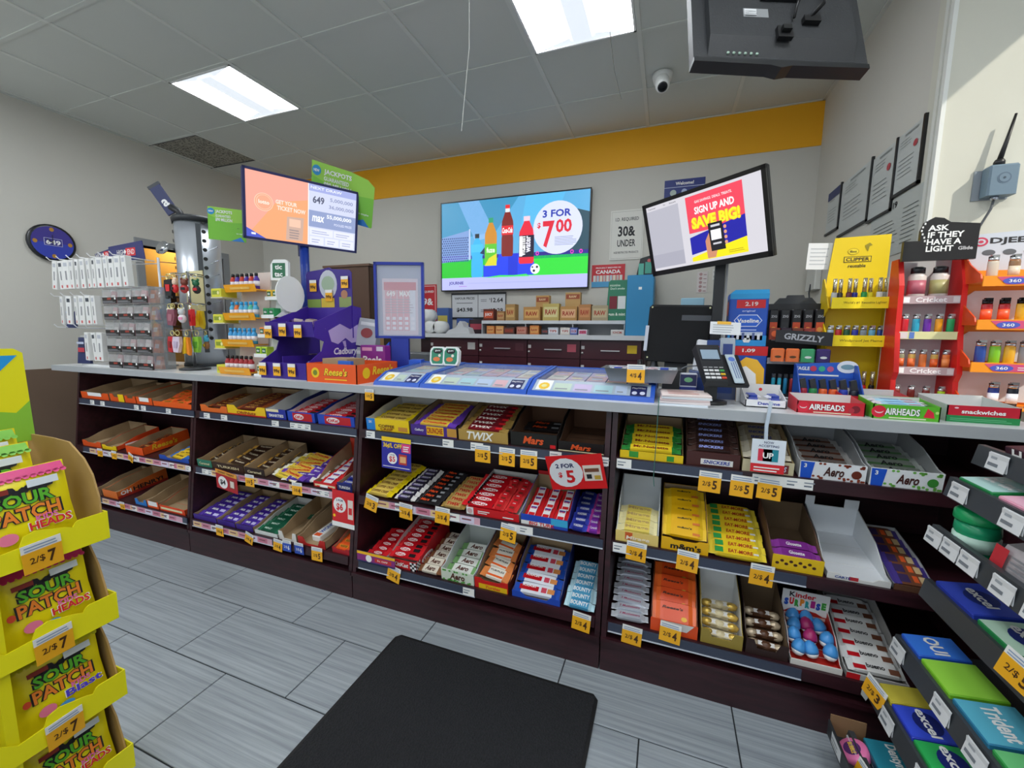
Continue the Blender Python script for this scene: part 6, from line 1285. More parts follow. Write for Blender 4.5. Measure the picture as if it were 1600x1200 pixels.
# ---------------------------------------------------------------- right half of the worktop: displays, lighters, cartons
# tall blue balm display and its lower twin
def balm(x, y, z, w, h, label, top):
    t = thing('balm_display', (x, y, z), label, 'display')
    MB().cbox(-w/2, w/2, 0, .09, 0, h, M('1f56c0', .4), .004).build('body', t)
    m = MB(); P = panel((0, 0, 0), (1, 0, 0), (0, 0, 1))
    if top:
        m.rect(P, -w/2, h-.022, w/2, h, M('2fa8e8'), 1).rect(P, -w*.32, h-.062, w*.42, h-.026, RED, 1).text(P, '2.19', .01, h-.044, .018, M('f0dede'), 2, .05, .03).text(P, 'original', 0, h-.075, .01, M('dfe8ff'), 2, .05)
        m.pol(P, [(-.055, h-.115), (-.035, h-.09), (.035, h-.09), (.055, h-.115), (.035, h-.142), (-.035, h-.142)], M('e9f0ff'), 1).pol(P, [(-.052, h-.115), (-.033, h-.093), (.033, h-.093), (.052, h-.115), (.033, h-.139), (-.033, h-.139)], M('2a66d8'), 2).text(P, 'Vaseline', 0, h-.116, .018, WHITE, 3, .085, .04)
        m.lines(P, -.04, .035, h-.158, h-.15, 1, M('cfdcff'), 2, .5, .0).rect(P, -.065, h-.20, .06, h-.165, M('c9d4e6'), 1)
        for k in range(6): m.rect(P, -.06+.02*k, h-.198, -.05+.02*k, h-.168-.006*(k % 2), M(('5a6aa0', 'e8ecf4')[k % 2]), 2)
        m.rect(P, -w/2, .0, w/2, .045, M('2a9be0'), 1).pol(P, [(-.015, .024), (-.01, .034), (.012, .034), (.016, .024), (.01, .014), (-.01, .014)], WHITE, 2)
    else:
        m.rect(P, -w/2, h-.04, w/2, h, RED, 1).text(P, '1.09', 0, h-.018, .016, WHITE, 2, .05, .03).rect(P, -.03, .02, .05, .06, M('c0c8d8'), 2).disc(P, .02, h-.07, .02, M('4a7ad8'), 2).rect(P, .0, .015, .03, .05, M('8a9ab8'), 3)
    m.build('front_print', t)
    MB().rect(panel((-w/2, .045, h/2), (0, -1, 0), (0, 0, 1)), -.035, -.08, .035, .09, NAVY, 1).rect(panel((-w/2, .045, h/2), (0, -1, 0), (0, 0, 1)), -.025, .02, .025, .08, M('a8402c'), 2).build('side_print', t)
    if top: MB().hexa([(-w/2, 0, h), (w/2, 0, h), (w/2, .09, h), (-w/2, .09, h)], [(-w/2+.02, .01, h+.018), (w/2, .01, h+.018), (w/2, .09, h+.018), (-w/2+.02, .09, h+.018)], M('2fa8e8', .4)).build('lid', t)
balm(.325, 2.08, ZTOP+.215, .15, .225, 'tall bright blue balm display with a white lettered badge', True)
balm(.335, 2.065, ZTOP, .145, .213, 'blue and red balm carton underneath the tall blue display', False)
# white carton of blue sweets in front of it
t = thing('white_carton', (.345, 1.71, ZTOP), 'low white carton of blue and red sweets behind the hanging card sign', 'carton')
MB().box(-.065, .065, 0, .11, 0, .004, CARDW).build('floor_panel', t)
MB().box(-.065, .065, 0, .003, 0, .028, M('e9e9ec', .5)).text(panel((0, 0, .014), (1, 0, 0), (0, 0, 1)), 'Dentyne', .01, 0, .014, M('2a3fa8'), 1, .07, .03).build('front_panel', t)
MB().slab([(0, 0), (.11, 0), (.11, .06), (0, .028)], 'x', -.065, -.062, M('dfe0e2', .5)).build('side_panel', t); MB().slab([(0, 0), (.11, 0), (.11, .06), (0, .028)], 'x', .062, .065, M('dfe0e2', .5)).build('side_panel', t)
MB().box(-.065, .065, .107, .11, 0, .075, M('e2e0dd', .5)).disc(panel((.0, .107, .055), (1, 0, 0), (0, 0, 1)), 0, 0, .006, RED, 1).build('back_panel', t)
for i in range(4): tag(inst('wrapped_sweet', SW2, loc=(.345-.035+.07*(i % 2), 1.71+.035+.04*(i//2), ZTOP+.012+.012*(i//2)), rot=(.2, 0, .2*(i-1))), 'blue wrapped sweet in the low white carton, %s %s' % (('front', 'back')[i//2], ('left', 'right')[i % 2]), 'sweet', 'sweets in the white carton')
# black tobacco accessory stand
bs = thing('black_stand', (.515, 2.05, ZTOP), 'black tiered stand of small pouches and dark boxes beside the yellow lighter display', 'display stand')
blk = M('191a1e', .4)
MB().box(-.11, .11, .11, .13, 0, .40, blk).build('back_panel', bs)
for k, z in enumerate((.0, .145, .235)):
    y = -.06+.06*k; sh = MB().box(-.11, .11, y, .11, z, z+.008, blk).build('shelf', bs)
    MB().box(-.11, .11, y-.004, y, z-.004, z+.022, M('a8aaae', .35) if k == 1 else blk).lines(panel((0, y-.004, z+.01), (1, 0, 0), (0, 0, 1)), -.09, .09, -.006, .006, 1, M('d8d8da'), 1, .5, .2).build('shelf_lip', sh)
MB().slab([(-.08, .40), (.08, .40), (.06, .425), (.035, .425), (.03, .437), (-.03, .437), (-.035, .425), (-.06, .425)], 'y', .112, .128, M('2a2c30', .4)).build('handle_top', bs)
m = MB().slab([(-.1, -.02), (.1, -.035), (.1, .02), (-.1, .03)], 'y', 0, .003, M('24262a', .4)); m.text(PF, 'GRIZZLY', 0, -.002, .026, M('b0b2b8'), 1, .14, .05, 0, -.1); m.build('slanted_sign', bs, loc=(.01, -.02, .255))
for k in range(5):
    c = ('c84a24', '2a2a2e', 'c84a24', 'a83a24', 'd8562a')[k]
    m = MB().cbox(-.018, .018, -.016, .016, 0, .13, M('1c1c20', .35), .004).rect(panel((0, -.016, .045), (1, 0, 0), (0, 0, 1)), -.014, -.03, .014, .03, M(c), 1).disc(panel((0, -.016, .045), (1, 0, 0), (0, 0, 1)), 0, 0, .01, M('f0a04a' if k != 1 else '44444a'), 2).text(panel((0, -.016, .1), (1, 0, 0), (0, 0, 1)), 'ZIG', 0, 0, .01, M('c8c8cc'), 1, .022)
    tag(m.build('dark_box', loc=(.515-.085+.0425*k, 2.13, ZTOP+.2435)), 'tall black box with a flame print, %s from the left on the black stand' % ORD[k], 'box', 'tall black boxes')
for k, (c, nm) in enumerate((('e8743a', 'orange'), ('e8743a', 'second orange'), ('3fa06a', 'green'), ('3a2a6a', 'dark purple'))):
    m = MB().cbox(-.024, .024, -.01, .01, 0, .055, M(c, .4), .005).disc(panel((0, -.01, .02), (1, 0, 0), (0, 0, 1)), 0, 0, .012, M('5a3a1a' if k < 2 else 'e0e4e0'), 1, .005)
    tag(m.build('pouch', loc=(.515-.08+.053*k, 2.02, ZTOP+.1535)), '%s pouch on the middle tier of the black stand' % nm, 'pouch', 'pouches on the black stand')
for k in range(4):
    m = MB().cbox(-.02, .02, -.01, .01, 0, .05, M(('8a3a2a', '3a2a3a', '7a3a2a', '9a3a34')[k], .4), .003).disc(panel((0, -.01, .025), (1, 0, 0), (0, 0, 1)), 0, 0, .013, M('e0683a'), 1)
    tag(m.build('tin_pack', loc=(.515-.085+.042*k, 2.085, ZTOP+.2435)), 'small dark red pack, %s from the left behind the slanted sign' % ORD[k], 'pack', 'dark red packs')
for k in range(6):
    m = MB().lathe([(.006, 0), (.0075, .003), (.0075, .07), (.005, .078)], M(('2a9ab0', '3ab0c8', '2a8ab8', 'b0343a', '3a3a3e', '2a6a4a')[k], .3), 8).box(-.006, .006, -.006, .006, .076, .092, M('3a3c40', .3))
    tag(m.build('slim_lighter', loc=(.515-.085+.022*k, 2.03, ZTOP+.0085)), 'slim %s lighter, %s from the left on the lowest tier of the black stand' % (('teal', 'turquoise', 'blue', 'red', 'black', 'green')[k], ORD[k]), 'lighter', 'slim lighters')
# torch lighter carton
tb = thing('torch_carton', (.58, 1.83, ZTOP), 'blue carton of torch lighters with a round badge', 'carton')
MB().box(-.10, .10, 0, .12, 0, .006, M('1f3f98', .4)).build('floor_panel', tb)
MB().slab([(0, 0), (.12, 0), (.12, .15), (.09, .15), (.0, .03)], 'x', -.10, -.096, M('2450b0', .4)).build('side_panel', tb); MB().slab([(0, 0), (.12, 0), (.12, .15), (.09, .15), (.0, .03)], 'x', .096, .10, M('2450b0', .4)).build('side_panel', tb)
m = MB().box(-.10, .10, .116, .12, 0, .10, M('2450b0', .4)).slab([(-.10, .10), (.10, .10), (.10, .155), (.05, .16), (-.10, .15)], 'y', .116, .12, M('2a5fc8', .4)); P = panel((0, .116, .125), (1, 0, 0), (0, 0, 1))
m.text(P, 'EAGLE', -.07, .008, .014, WHITE, 2, .045, .03).lines(P, -.09, .06, -.02, -.008, 1, WHITE, 2, .5, .1)
for k in range(4): m.disc(P, -.035+.028*k, .008, .011, M(('c83a5a', '3ab08a', 'c85a8a', '3a5ac8')[k]), 2)
m.disc(P, .075, .018, .034, M('e6eaf2'), 3, .024).disc(P, .075, .018, .022, M('7aa0b0'), 4, .01); m.build('back_panel', tb)
def torch(c):
    def mk():
        m = MB().lathe([(.012, 0), (.0145, .003), (.0145, .05), (.012, .056)], M(c, .3), 10).hexa([(-.010, -.01, .056), (.010, -.01, .056), (.010, .01, .056), (-.010, .01, .056)], [(-.016, -.008, .088), (.002, -.008, .094), (.002, .008, .094), (-.016, .008, .088)], M('2a2c32', .35)); return m.mesh('torch_lighter')
    return shared('torch'+c, mk)
for k, (c, nm) in enumerate((('a8223a', 'crimson'), ('1f8a4a', 'green'), ('e8622a', 'orange'), ('e8622a', 'second orange'), ('2a3fb0', 'blue'), ('1c2230', 'navy'))):
    tag(inst('torch_lighter', torch(c), loc=(.58-.08+.032*k, 1.83+.05, ZTOP+.0065)), '%s torch lighter standing in the blue carton' % nm, 'lighter', 'torch lighters')
# lighters
def lighter(cb, top='c3c6ca', art=None):
    def mk():
        m = MB().lathe([(.010, 0), (.0115, .002), (.0115, .055), (.0105, .058)], M(cb, .25), 10, (0, 0, 0), 1, .6).lathe([(.0108, .058), (.0108, .068)], M(top, .2, .8), 10, (0, 0, 0), 1, .62)
        m.box(-.006, .009, -.004, .004, .066, .076, M(top, .2, .8)).box(-.009, -.003, -.004, .004, .066, .072, M('3a3a3e', .4))
        if art: m.lathe([(.0118, .012), (.0118, .042)], M(art, .4), 10, (0, 0, 0), 1, .6)
        return m.mesh('lighter')
    return shared('lt'+cb+top+str(art), mk)
def long_lighter(cb):
    def mk():
        m = MB().lathe([(.009, 0), (.0105, .002), (.0105, .055), (.009, .06)], M(cb, .25), 10, (0, 0, 0), 1, .65).lathe([(.0075, .06), (.0075, .115)], M('cfc6ae', .2, .8), 8); return m.mesh('lighter')
    return shared('ll'+cb, mk)
# yellow lighter display
yl = M('f0cf10', .45)
yd = thing('yellow_lighter_display', (.725, 2.07, ZTOP), 'yellow cardboard lighter display with three shelves', 'lighter display')
MB().box(-.115, .105, .10, .104, 0, .44, yl).build('back_panel', yd)
m = MB().slab([(-.10, .44), (.105, .44), (.105, .675), (-.085, .67), (-.10, .50)], 'y', .10, .104, yl); P = panel((0, .10, .56), (1, 0, 0), (0, 0, 1))
m.disc(P, -.018, .052, .02, M('c9a80c'), 1, .014).disc(P, -.018, .052, .017, M('f2d82a'), 2, .011).text(P, 'flint', -.018, .052, .009, INK, 3, .024).rect(P, -.048, .008, .046, .032, INK, 1).rect(P, -.0455, .0105, .0435, .0295, M('f0cf10'), 2).text(P, 'CLIPPER', -.001, .02, .014, INK, 3, .08, .02).text(P, 'reusable', -.001, -.006, .014, INK, 2, .06).pol(P, [(.02, .075), (.035, .085), (.045, .075), (.035, .07), (.032, .05), (.026, .06)], M('9a8a1a'), 2); m.build('header', yd)
for sx_ in (-1, 1):
    x0 = -.115 if sx_ < 0 else .101
    MB().slab([(.10, 0), (-.02, 0), (.0, .06), (.05, .17), (-.02, .22), (.0, .27), (.06, .33), (.0, .375), (.03, .42), (.08, .5), (.10, .5)], 'x', x0, x0+.004, M('d9b80c', .5)).build('side_panel', yd)
for k, z in enumerate((.0, .225, .375)):
    sh = MB().box(-.11, .10, -.02, .10, z, z+.004, yl).build('shelf', yd)
    MB().box(-.112, .112 if k else .102, -.026, -.022, z-.004, z+.04, M('f8dc14', .45)).text(panel((0, -.026, z+.018), (1, 0, 0), (0, 0, 1)), ("World's #1 Reusable Lighter", 'Windproof Jet Flame', "World's #1 Reusable Lighter")[k], -.004, 0, .012, M('8a7410'), 1, .14, .01).build('shelf_lip', sh)
cl = ['b9bcc0', '3a3a3e', '6a2a3a', '2a2f9a', '1f9a4a', 'e8dc2a', 'e0e0e0', 'b0b4ba']
for k in range(8):
    tag(inst('lighter', long_lighter(cl[k]), loc=(.725-.09+.025*k, 2.10+.018*(k % 2), ZTOP+.3795)), 'long necked %s lighter on the top shelf of the yellow display' % ('pale grey', 'black', 'plum', 'blue', 'green', 'yellow', 'white', 'grey')[k], 'lighter', 'lighters on the yellow display')
for k in range(7):
    c = ['a8c4e0', 'c0262e', '1f5a3a', '2a34a8', '8a98a4', '6ab0d0', '2a4a9a'][k]
    tag(inst('lighter', lighter(c), loc=(.725-.09+.028*k, 2.10, ZTOP+.2295)), '%s lighter on the middle shelf of the yellow display' % ('pale blue', 'red', 'dark green', 'royal blue', 'grey', 'sky blue', 'navy')[k], 'lighter', 'lighters on the yellow display')
for k in range(6):
    c = ['c9c9c4', 'e8dc1a', '1f9a3a', '2a2aa8', 'd02a24', '1c1c22'][k]
    tag(inst('lighter', long_lighter(c), loc=(.725-.075+.028*k, 2.09, ZTOP+.0045)), 'long necked %s lighter on the bottom shelf of the yellow display' % ('cream', 'yellow', 'green', 'blue', 'red', 'black')[k], 'lighter', 'lighters on the yellow display')
tag(MB().box(-.05, .04, 0, .002, 0, .11, M('e6e7e8', .6)).lines(PF, -.04, .03, .02, .1, 5, M('c3c6ca'), 1, .3).build('paper_notice', loc=(.595, 2.18, 1.615), rot=(0, .03, .1)), 'plain white notice leaning behind the left edge of the yellow display', 'notice')
# red lighter display
rd_ = M('d21f1c', .35); rcl = M('c8241f', .3)
rdp = thing('red_lighter_display', (.895, 2.00, ZTOP), 'red plastic lighter display with a black lettered header', 'lighter display')
for sx_ in (-1, 1):
    x0 = -.098 if sx_ < 0 else .082
    MB().slab([(.06, 0), (-.05, 0), (-.04, .1), (-.055, .13), (-.03, .28), (-.02, .45), (.01, .55), (.06, .55)], 'x', x0, x0+.016, rd_).build('side_panel', rdp)
MB().box(-.098, .098, .06, .066, 0, .55, M('d9dadc', .4)).build('back_panel', rdp)
m = MB().slab([(-.105, .535), (.10, .535), (.10, .655), (.02, .665), (.0, .68), (-.025, .685), (-.05, .67), (-.06, .64), (-.06, .605), (-.105, .605)], 'y', -.035, -.02, M('1d1d20', .35)); P = panel((0, -.035, .6), (1, 0, 0), (0, 0, 1))
for k, tx in enumerate(('ASK', 'IF THEY', 'HAVE A', 'LIGHT')): m.text(P, tx, -.045+(.033, .055, .052, .042)[k], .047-.024*k, .02, WHITE, 1, (.058, .1, .095, .076)[k], .05)
m.text(P, 'Glide', .068, -.026, .012, M('cfcfd2'), 1, .04, .02)
for k in range(7): m.rect(P, -.055+.006*math.cos(k), -.0+.012*k, -.05+.006*math.cos(k), .007+.012*k, M('e0e0e0'), 1)
m.build('header', rdp)
for k, z in enumerate((.0, .135, .265, .395)):
    sh = MB().box(-.082, .082, -.045+.01*k, .06, z, z+.004, rcl).build('shelf', rdp)
    lp = MB().box(-.085, .085, -.05+.01*k, -.046+.01*k, z-.012, z+.016, M('b9a0a4' if k != 2 else 'd8d4a0', .35)); P = panel((0, -.05+.01*k, z+.002), (1, 0, 0), (0, 0, 1))
    if k != 2: lp.text(P, 'Cricket', 0, 0, .018, M('efe8ea'), 1, .09, .04).rect(P, -.08, -.01, -.062, .01, WHITE, 1).rect(P, .062, -.01, .08, .01, M('d0c8ca'), 1)
    else: lp.rect(P, -.055, -.012, -.04, .012, M('5a7ac0'), 1).rect(P, -.085, -.012, -.06, .012, M('d8c8ca'), 1)
    if k: lp.build('shelf_lip', sh)
rr = [[('7a2a24', 'brown', None)]*3+[('a8d02a', 'lime green', None)], [('8a8a6a', 'grey patterned', 'd8622a'), ('c9a050', 'tan patterned', 'e8743a'), ('d8743a', 'orange patterned', None), ('c9a050', 'tan patterned', 'e0622a'), ('d8743a', 'orange patterned', 'e88a4a')], [('c8202e', 'red', None), ('2fa0c0', 'turquoise', None), ('6a2aa0', 'purple', None), ('e8981a', 'amber', None), ('1f9a5a', 'green', None)]]
for r in range(3):
    for k, (c, nm, art) in enumerate(rr[r]):
        tag(inst('lighter', lighter(c, 'c3c6ca', art), loc=(.895-.066+(.033 if r else .044)*k, 1.985, ZTOP+(.0, .135, .265)[r]+.0045)), '%s lighter, %s from the left on the %s shelf of the red display' % (nm, ORD[k], ('bottom', 'middle', 'upper')[r]), 'lighter', 'lighters on the red display')
for k in range(2):
    m = MB().lathe([(.024, 0), (.027, .004), (.027, .085), (.02, .095)], M('cfc4be', .3), 12, (0, 0, 0), 1, .7).lathe([(.0272, .02), (.0272, .07)], M(('b05a6a', 'a8a06a')[k], .4), 12, (0, 0, 0), 1, .7).lathe([(.022, .095), (.022, .115), (.012, .12)], M('1d1d22', .3), 10, (0, 0, 0), 1, .7)
    tag(m.build('lighter_fluid', loc=(.895-.035+.065*k, 2.01, ZTOP+.3995)), '%s of two dark capped refill bottles on the top shelf of the red display' % ('left', 'right')[k], 'bottle', 'refill bottles')
# orange and white lighter display
og = M('f2931a', .45); wp = M('e6e8ec', .45)
od = thing('orange_lighter_display', (1.115, 1.92, ZTOP), 'orange and white four tier lighter display at the right edge', 'lighter display')
MB().box(-.13, .15, .10, .105, 0, .50, og).build('back_panel', od)
m = MB().slab([(-.125, .50), (.15, .50), (.15, .64), (-.125, .625)], 'y', .10, .105, M('c9d0da', .4)); P = panel((0, .10, .57), (1, 0, 0), (0, 0, 1)); m.text(P, 'DJEEP', .0, .03, .026, INK, 1, .12, .03).disc(P, -.085, .03, .02, M('c83a5a'), 1, .016).disc(P, -.085, .03, .013, M('c9d0da'), 2, .01).disc(P, -.085, .03, .007, M('c83a5a'), 3, .005)
for k in range(3): m.disc(P, -.06+.055*k, -.008, .018, M('5a5e64'), 1, .01)
m.build('header', od)
for k in range(4):
    z = .02+.145*k
    MB().slab([(-.105, z+.03), (-.085, z+.012), (.14, z+.012), (.14, z+.118), (-.085, z+.118), (-.105, z+.1)], 'y', .094, .1, wp).build('tier_panel', od) if k < 3 else None
    sh = MB().box(-.125, .15, -.02, .10, z-.006, z, og).build('shelf', od)
    l2 = MB().box(-.128, .15, -.026, -.021, z-.022, z+.012, og); P = panel((0, -.026, z-.006), (1, 0, 0), (0, 0, 1)); l2.pol(P, [(-.07, -.012), (.15, -.012), (.15, .014), (-.095, .014)], M('d0507a', .4), 1).disc(P, -.05, .0, .03, M('4a58b8'), 2, .011).text(P, '360', -.05, 0, .01, WHITE, 3, .03).lines(P, -.01, .06, -.006, .008, 2, M('f0d8e0'), 2, .4).text(P, 'DJEEP', .1, .0, .012, M('f0e0b0'), 2, .06)
    if k: l2.build('shelf_lip', sh)
    MB().slab([(-.02, z-.006), (.1, z-.006), (.1, z+.11), (.05, z+.06), (-.01, z+.02)], 'x', -.13, -.126, M('d8491c', .4)).build('side_wing', od)
dd = [[('2a3a8c', 'navy badge', 'e8eaf2'), ('1c2230', 'black badge', 'e8eaf2'), ('2a3a8c', 'second navy badge', 'dfe2ec'), ('23305a', 'dark badge', 'c9ccd8')], [('2a4a9c', 'blue and white', None), ('7ac02a', 'lime', None), ('d8a82a', 'gold', None), ('8a8c92', 'grey', None), ('5a1a2a', 'maroon', None), ('16202a', 'black', None)], [('b0242a', 'red', 'e8562a'), ('b0242a', 'second red', 'e8562a'), ('d8a82a', 'yellow', None), ('c23a2a', 'third red', None)], [('c9c0b0', 'cream', None), ('8a6a4a', 'brown', 'd8c8b0')]]
for r in range(4):
    for k, (c, nm, art) in enumerate(dd[r]):
        st_ = (.05, .038, .045, .055)[r]
        o = inst('lighter', lighter(c, 'c3c6ca' if r != 2 else '2a2a2e', art), loc=(1.115-.08+st_*k+(.05 if r == 0 else 0), 1.95, ZTOP+.0205+.145*r)); o.scale = (1.35, 1.2, 1.15)
        tag(o, '%s fat lighter on the %s tier of the orange display' % (nm, ('bottom', 'second', 'third', 'top')[r]), 'lighter', 'lighters on the orange display')
# chew candy cartons along the front edge
def carton(x0, x1, y, h, d_, front, label, paint, openf=True, rz=0.0, inner=CARDW, sidec=None):
    w = x1-x0; t = thing('sweets_carton', ((x0+x1)/2, y, ZTOP), label, 'carton', 'cartons along the worktop edge', (0, 0, rz))
    m = MB().box(-w/2, w/2, 0, .003, 0, h, front); paint(m, panel((0, 0, h/2), (1, 0, 0), (0, 0, 1)), w/2, h/2); m.build('front_panel', t)
    for s_ in (-1, 1): MB().slab([(0, 0), (d_, 0), (d_, h*1.25), (0, h)], 'x', s_*w/2-(.003 if s_ > 0 else 0), s_*w/2+(.003 if s_ < 0 else 0), sidec or front).build('side_panel', t)
    MB().box(-w/2, w/2, d_-.003, d_, 0, h*1.3, sidec or front).build('back_panel', t)
    MB().box(-w/2+.003, w/2-.003, .003, d_-.003, 0, .004, inner).build('floor_panel', t)
    MB().box(-w/2+.003, w/2-.003, d_-.0045, d_-.003, .004, h*1.29, inner).build('inner_lining', t)
    return t
def pa(bg, mel):
    def f(m, P, a, b):
        m.disc(P, -a*.82, 0, b*.85, M('d8203a'), 1).disc(P, -a*.82, .1*b, b*.5, M('f0d8d8'), 2, b*.35).disc(P, -a*.82, .22*b, b*.5, M('d8203a'), 3, b*.3)
        m.text(P, 'AIRHEADS', -.12*a, .05*b, b*1.0, M('8a1f3a' if not mel else '1f5a2a'), 1, a*1.08, .08).text(P, 'AIRHEADS', -.12*a, .08*b, b*.94, WHITE, 2, a*1.04, .03)
        m.rect(P, -.5*a, -.85*b, .6*a, -.7*b, M('e8e8c8'), 1)
        if mel: m.pol(P, [(.52*a, -.5*b), (.62*a, .75*b), (.8*a, .2*b), (.84*a, -.55*b)], M('d8203a'), 1).disc(P, .9*a, .2*b, b*.2, M('b8e07a'), 1)
        else: m.disc(P, .72*a, 0, b*.6, M('7a1424'), 1).disc(P, .6*a, -.2*b, b*.4, M('b02a3a'), 2)
    return f
carton(.428, .618, 1.655, .042, .12, M('c8202e', .4), 'red chew candy carton with white puffy lettering', pa(0, False))
carton(.632, .80, 1.64, .046, .12, M('5ab52a', .4), 'green chew candy carton with a watermelon slice picture', pa(0, True))
B_AIR = bar_mesh('chew_bar', .15, .035, .012, M('b8dff0', .35), M('e8e0ea', .35), both(block(-.6, -.6, .2, .6, M('6ab0e0')), block(.3, -.5, .8, .5, M('d85a6a'))), .8)
for i in range(3): tag(inst('chew_bar', B_AIR, loc=(.716, 1.64+.03+.028*i, ZTOP+.034+.004*i), rot=(0, 0, random.uniform(-.1, .1))), 'pale blue chew bar in the green watermelon carton, %s row' % ORD[i], 'candy bar', 'chew bars')
carton(.60, .80, 1.79, .05, .14, M('c8202e', .4), 'wide open red carton behind the watermelon carton', lambda m, P, a, b: m.rect(P, .55*a, -.6*b, .9*a, .3*b, M('d8d8da'), 1))
carton(.83, 1.0, 1.672, .052, .17, M('c81f34', .4), 'open red and green snack carton at the right end of the worktop', lambda m, P, a, b: (m.rect(P, -a, -b, a, -.2*b, M('1f8a4a'), 1), m.text(P, 'snackwiches', .0, .3*b, b*.5, WHITE, 2, a*1.2, .05), m.lines(P, -.9*a, .8*a, -.8*b, -.4*b, 2, M('6ac08a'), 2, .4), m.disc(P, -.75*a, .7*b, b*.2, M('f0c8d0'), 2, b*.1)), sidec=M('b9c0bc', .5))
# ---------------------------------------------------------------- back wall: television, signs, tobacco counter
YT_ = 3.690
tv_c = [at(684, 318, 'y', YT_), at(924, 291, 'y', YT_), at(922, 450, 'y', YT_), at(693, 457, 'y', YT_)]
tx = sum(v.x for v in tv_c)/4; tz = sum(v.z for v in tv_c)/4; tw_ = 1.455; th_ = .835
def bottle2d(m, P, cx, y0, w, h, body, cap, label, lm, txt, tc, neck=.3, waist=0.0):
    hw = w/2
    prof = [(hw*.85, 0), (hw, .04*h), (hw, .35*h), (hw*(1-waist), .45*h), (hw, .6*h), (hw*.95, .68*h), (hw*.5, .84*h), (hw*neck, .9*h)]
    m.pol(P, [(cx+a, y0+b) for a, b in prof]+[(cx-a, y0+b) for a, b in reversed(prof)], body, 6)
    m.rect(P, cx-hw*(neck+.08), y0+.9*h, cx+hw*(neck+.08), y0+h, cap, 7)
    m.rect(P, cx-hw, y0+lm[0]*h, cx+hw, y0+lm[1]*h, label, 7)
    return hw
def tvpaint(m, P, a, b):
    m.rect(P, -a, -b, a, b, L_('5aa8d8'), 1).pol(P, [(-a, b), (-a, .1*b), (-.2*a, .3*b), (.1*a, b)], L_('3f8fb8'), 2).pol(P, [(-.75*a, b), (-.45*a, b), (-.2*a, .2*b), (-.5*a, .1*b)], L_('86b4e6'), 2).pol(P, [(.2*a, b), (.7*a, b), (.5*a, 0), (.1*a, 0)], L_('58b4e4'), 2)
    m.pol(P, [(.62*a, .75*b), (a, .55*b), (a, -.25*b), (.6*a, -.25*b)], L_('2a4a5a'), 2)
    m.rect(P, -a, -.36*b, a, -.22*b, L_('2a1f8a'), 3).rect(P, -a, -.74*b, a, -.3*b, L_('30d83a'), 3).rect(P, -a, -.74*b, -.1*a, -.36*b, L_('22c02a'), 4)
    for u in (.36, .8, .91): m.disc(P, u*a, -.25*b, .022*a, L_('e03ac0'), 4, .045*b).disc(P, u*a, -.25*b, .011*a, L_('2a1f8a'), 5, .022*b)
    # goal net
    m.pol(P, [(-a, .22*b), (-.58*a, .36*b), (-.56*a, -.3*b), (-a, -.36*b)], L_('7a9ad0'), 4)
    for r in range(11):
        for c in range(14):
            u = -.985+c*.029+(.0145 if r % 2 else 0); v = -.33+r*.052
            if v < .2+(u+1)*.3 and u < -.6: m.disc(P, u*a, v*b, .0105*a, L_('26407e' if r > 2 else '3a1f9a'), 5, .019*b, 6)
    m.rect(P, -.59*a, -.32*b, -.57*a, .38*b, L_('b8c8ea'), 6)
    # blue podium
    m.pol(P, [(-.38*a, -.72*b), (.32*a, -.7*b), (.32*a, -.42*b), (.2*a, -.40*b), (.1*a, -.22*b), (-.16*a, -.22*b), (-.2*a, -.45*b), (-.38*a, -.45*b)], L_('1f3ff0'), 5).rect(P, -.03*a, -.7*b, .1*a, -.22*b, L_('1630d0'), 5.6)
    # bottles
    h = bottle2d(m, P, -.47*a, -.72*b, .17*a, .98*b, L_('35aee8'), L_('16202a'), L_('48bcec'), (.58, .76), '', WHITE, .28, .1); m.pol(P, [(-.43*a, -.18*b), (-.36*a, -.05*b), (-.36*a, -.22*b)], L_('1a2a5a'), 8)
    bottle2d(m, P, -.275*a, -.47*b, .17*a, 1.06*b, L_('c8861e'), L_('2a9a6a'), L_('5ac02a'), (.0, .46), '', WHITE, .3, .02); m.pol(P, [(-.36*a, -.47*b), (-.19*a, -.47*b), (-.19*a, -.2*b), (-.3*a, -.3*b)], L_('d8d42a'), 8).text(P, 'fuze', -.275*a, -.12*b, .12*b, L_('e8ffe0'), 9, .12*a, .04)
    bottle2d(m, P, -.045*a, -.28*b, .16*a, 1.12*b, L_('7a1a14'), L_('e02a2e'), L_('d8222c'), (.42, .6), '', WHITE, .3, .12); m.text(P, 'Coca-Cola', -.045*a, .29*b, .12*b, L_('ffffff'), 9, .14*a, .03, .25).rect(P, -.075*a, .68*b, -.015*a, .76*b, L_('dfe6ee'), 8)
    bottle2d(m, P, .215*a, -.46*b, .2*a, 1.02*b, L_('e0203a'), L_('e8c8d8'), L_('1a1430'), (.14, .6), '', WHITE, .34, .0); m.rect(P, .12*a, -.3*b, .16*a, .14*b, L_('e8e8f0'), 8).text(P, 'vitamin', .165*a, -.08*b, .075*a, L_('ffffff'), 9, .42*b, .03, 0, math.pi/2).text(P, 'water', .235*a, -.04*b, .07*a, L_('e8e8f8'), 9, .36*b, .03, 0, math.pi/2)
    # price disc
    m.disc(P, .61*a, .27*b, .31*a, L_('d4daf8'), 6, .555*b, 36)
    m.text(P, '3 FOR', .6*a, .57*b, .155*b, L_('2436a8'), 7, .36*a, .05).text(P, '$', .375*a, .33*b, .13*b, L_('d8243a'), 7, .045*a, .04).text(P, '7', .5*a, .14*b, .56*b, L_('d8243a'), 7, .15*a, .05).text(P, '00', .69*a, .3*b, .28*b, L_('d8243a'), 7, .2*a, .05).lines(P, .58*a, .86*a, -.1*b, .1*b, 6, L_('8a94c0'), 7, .35)
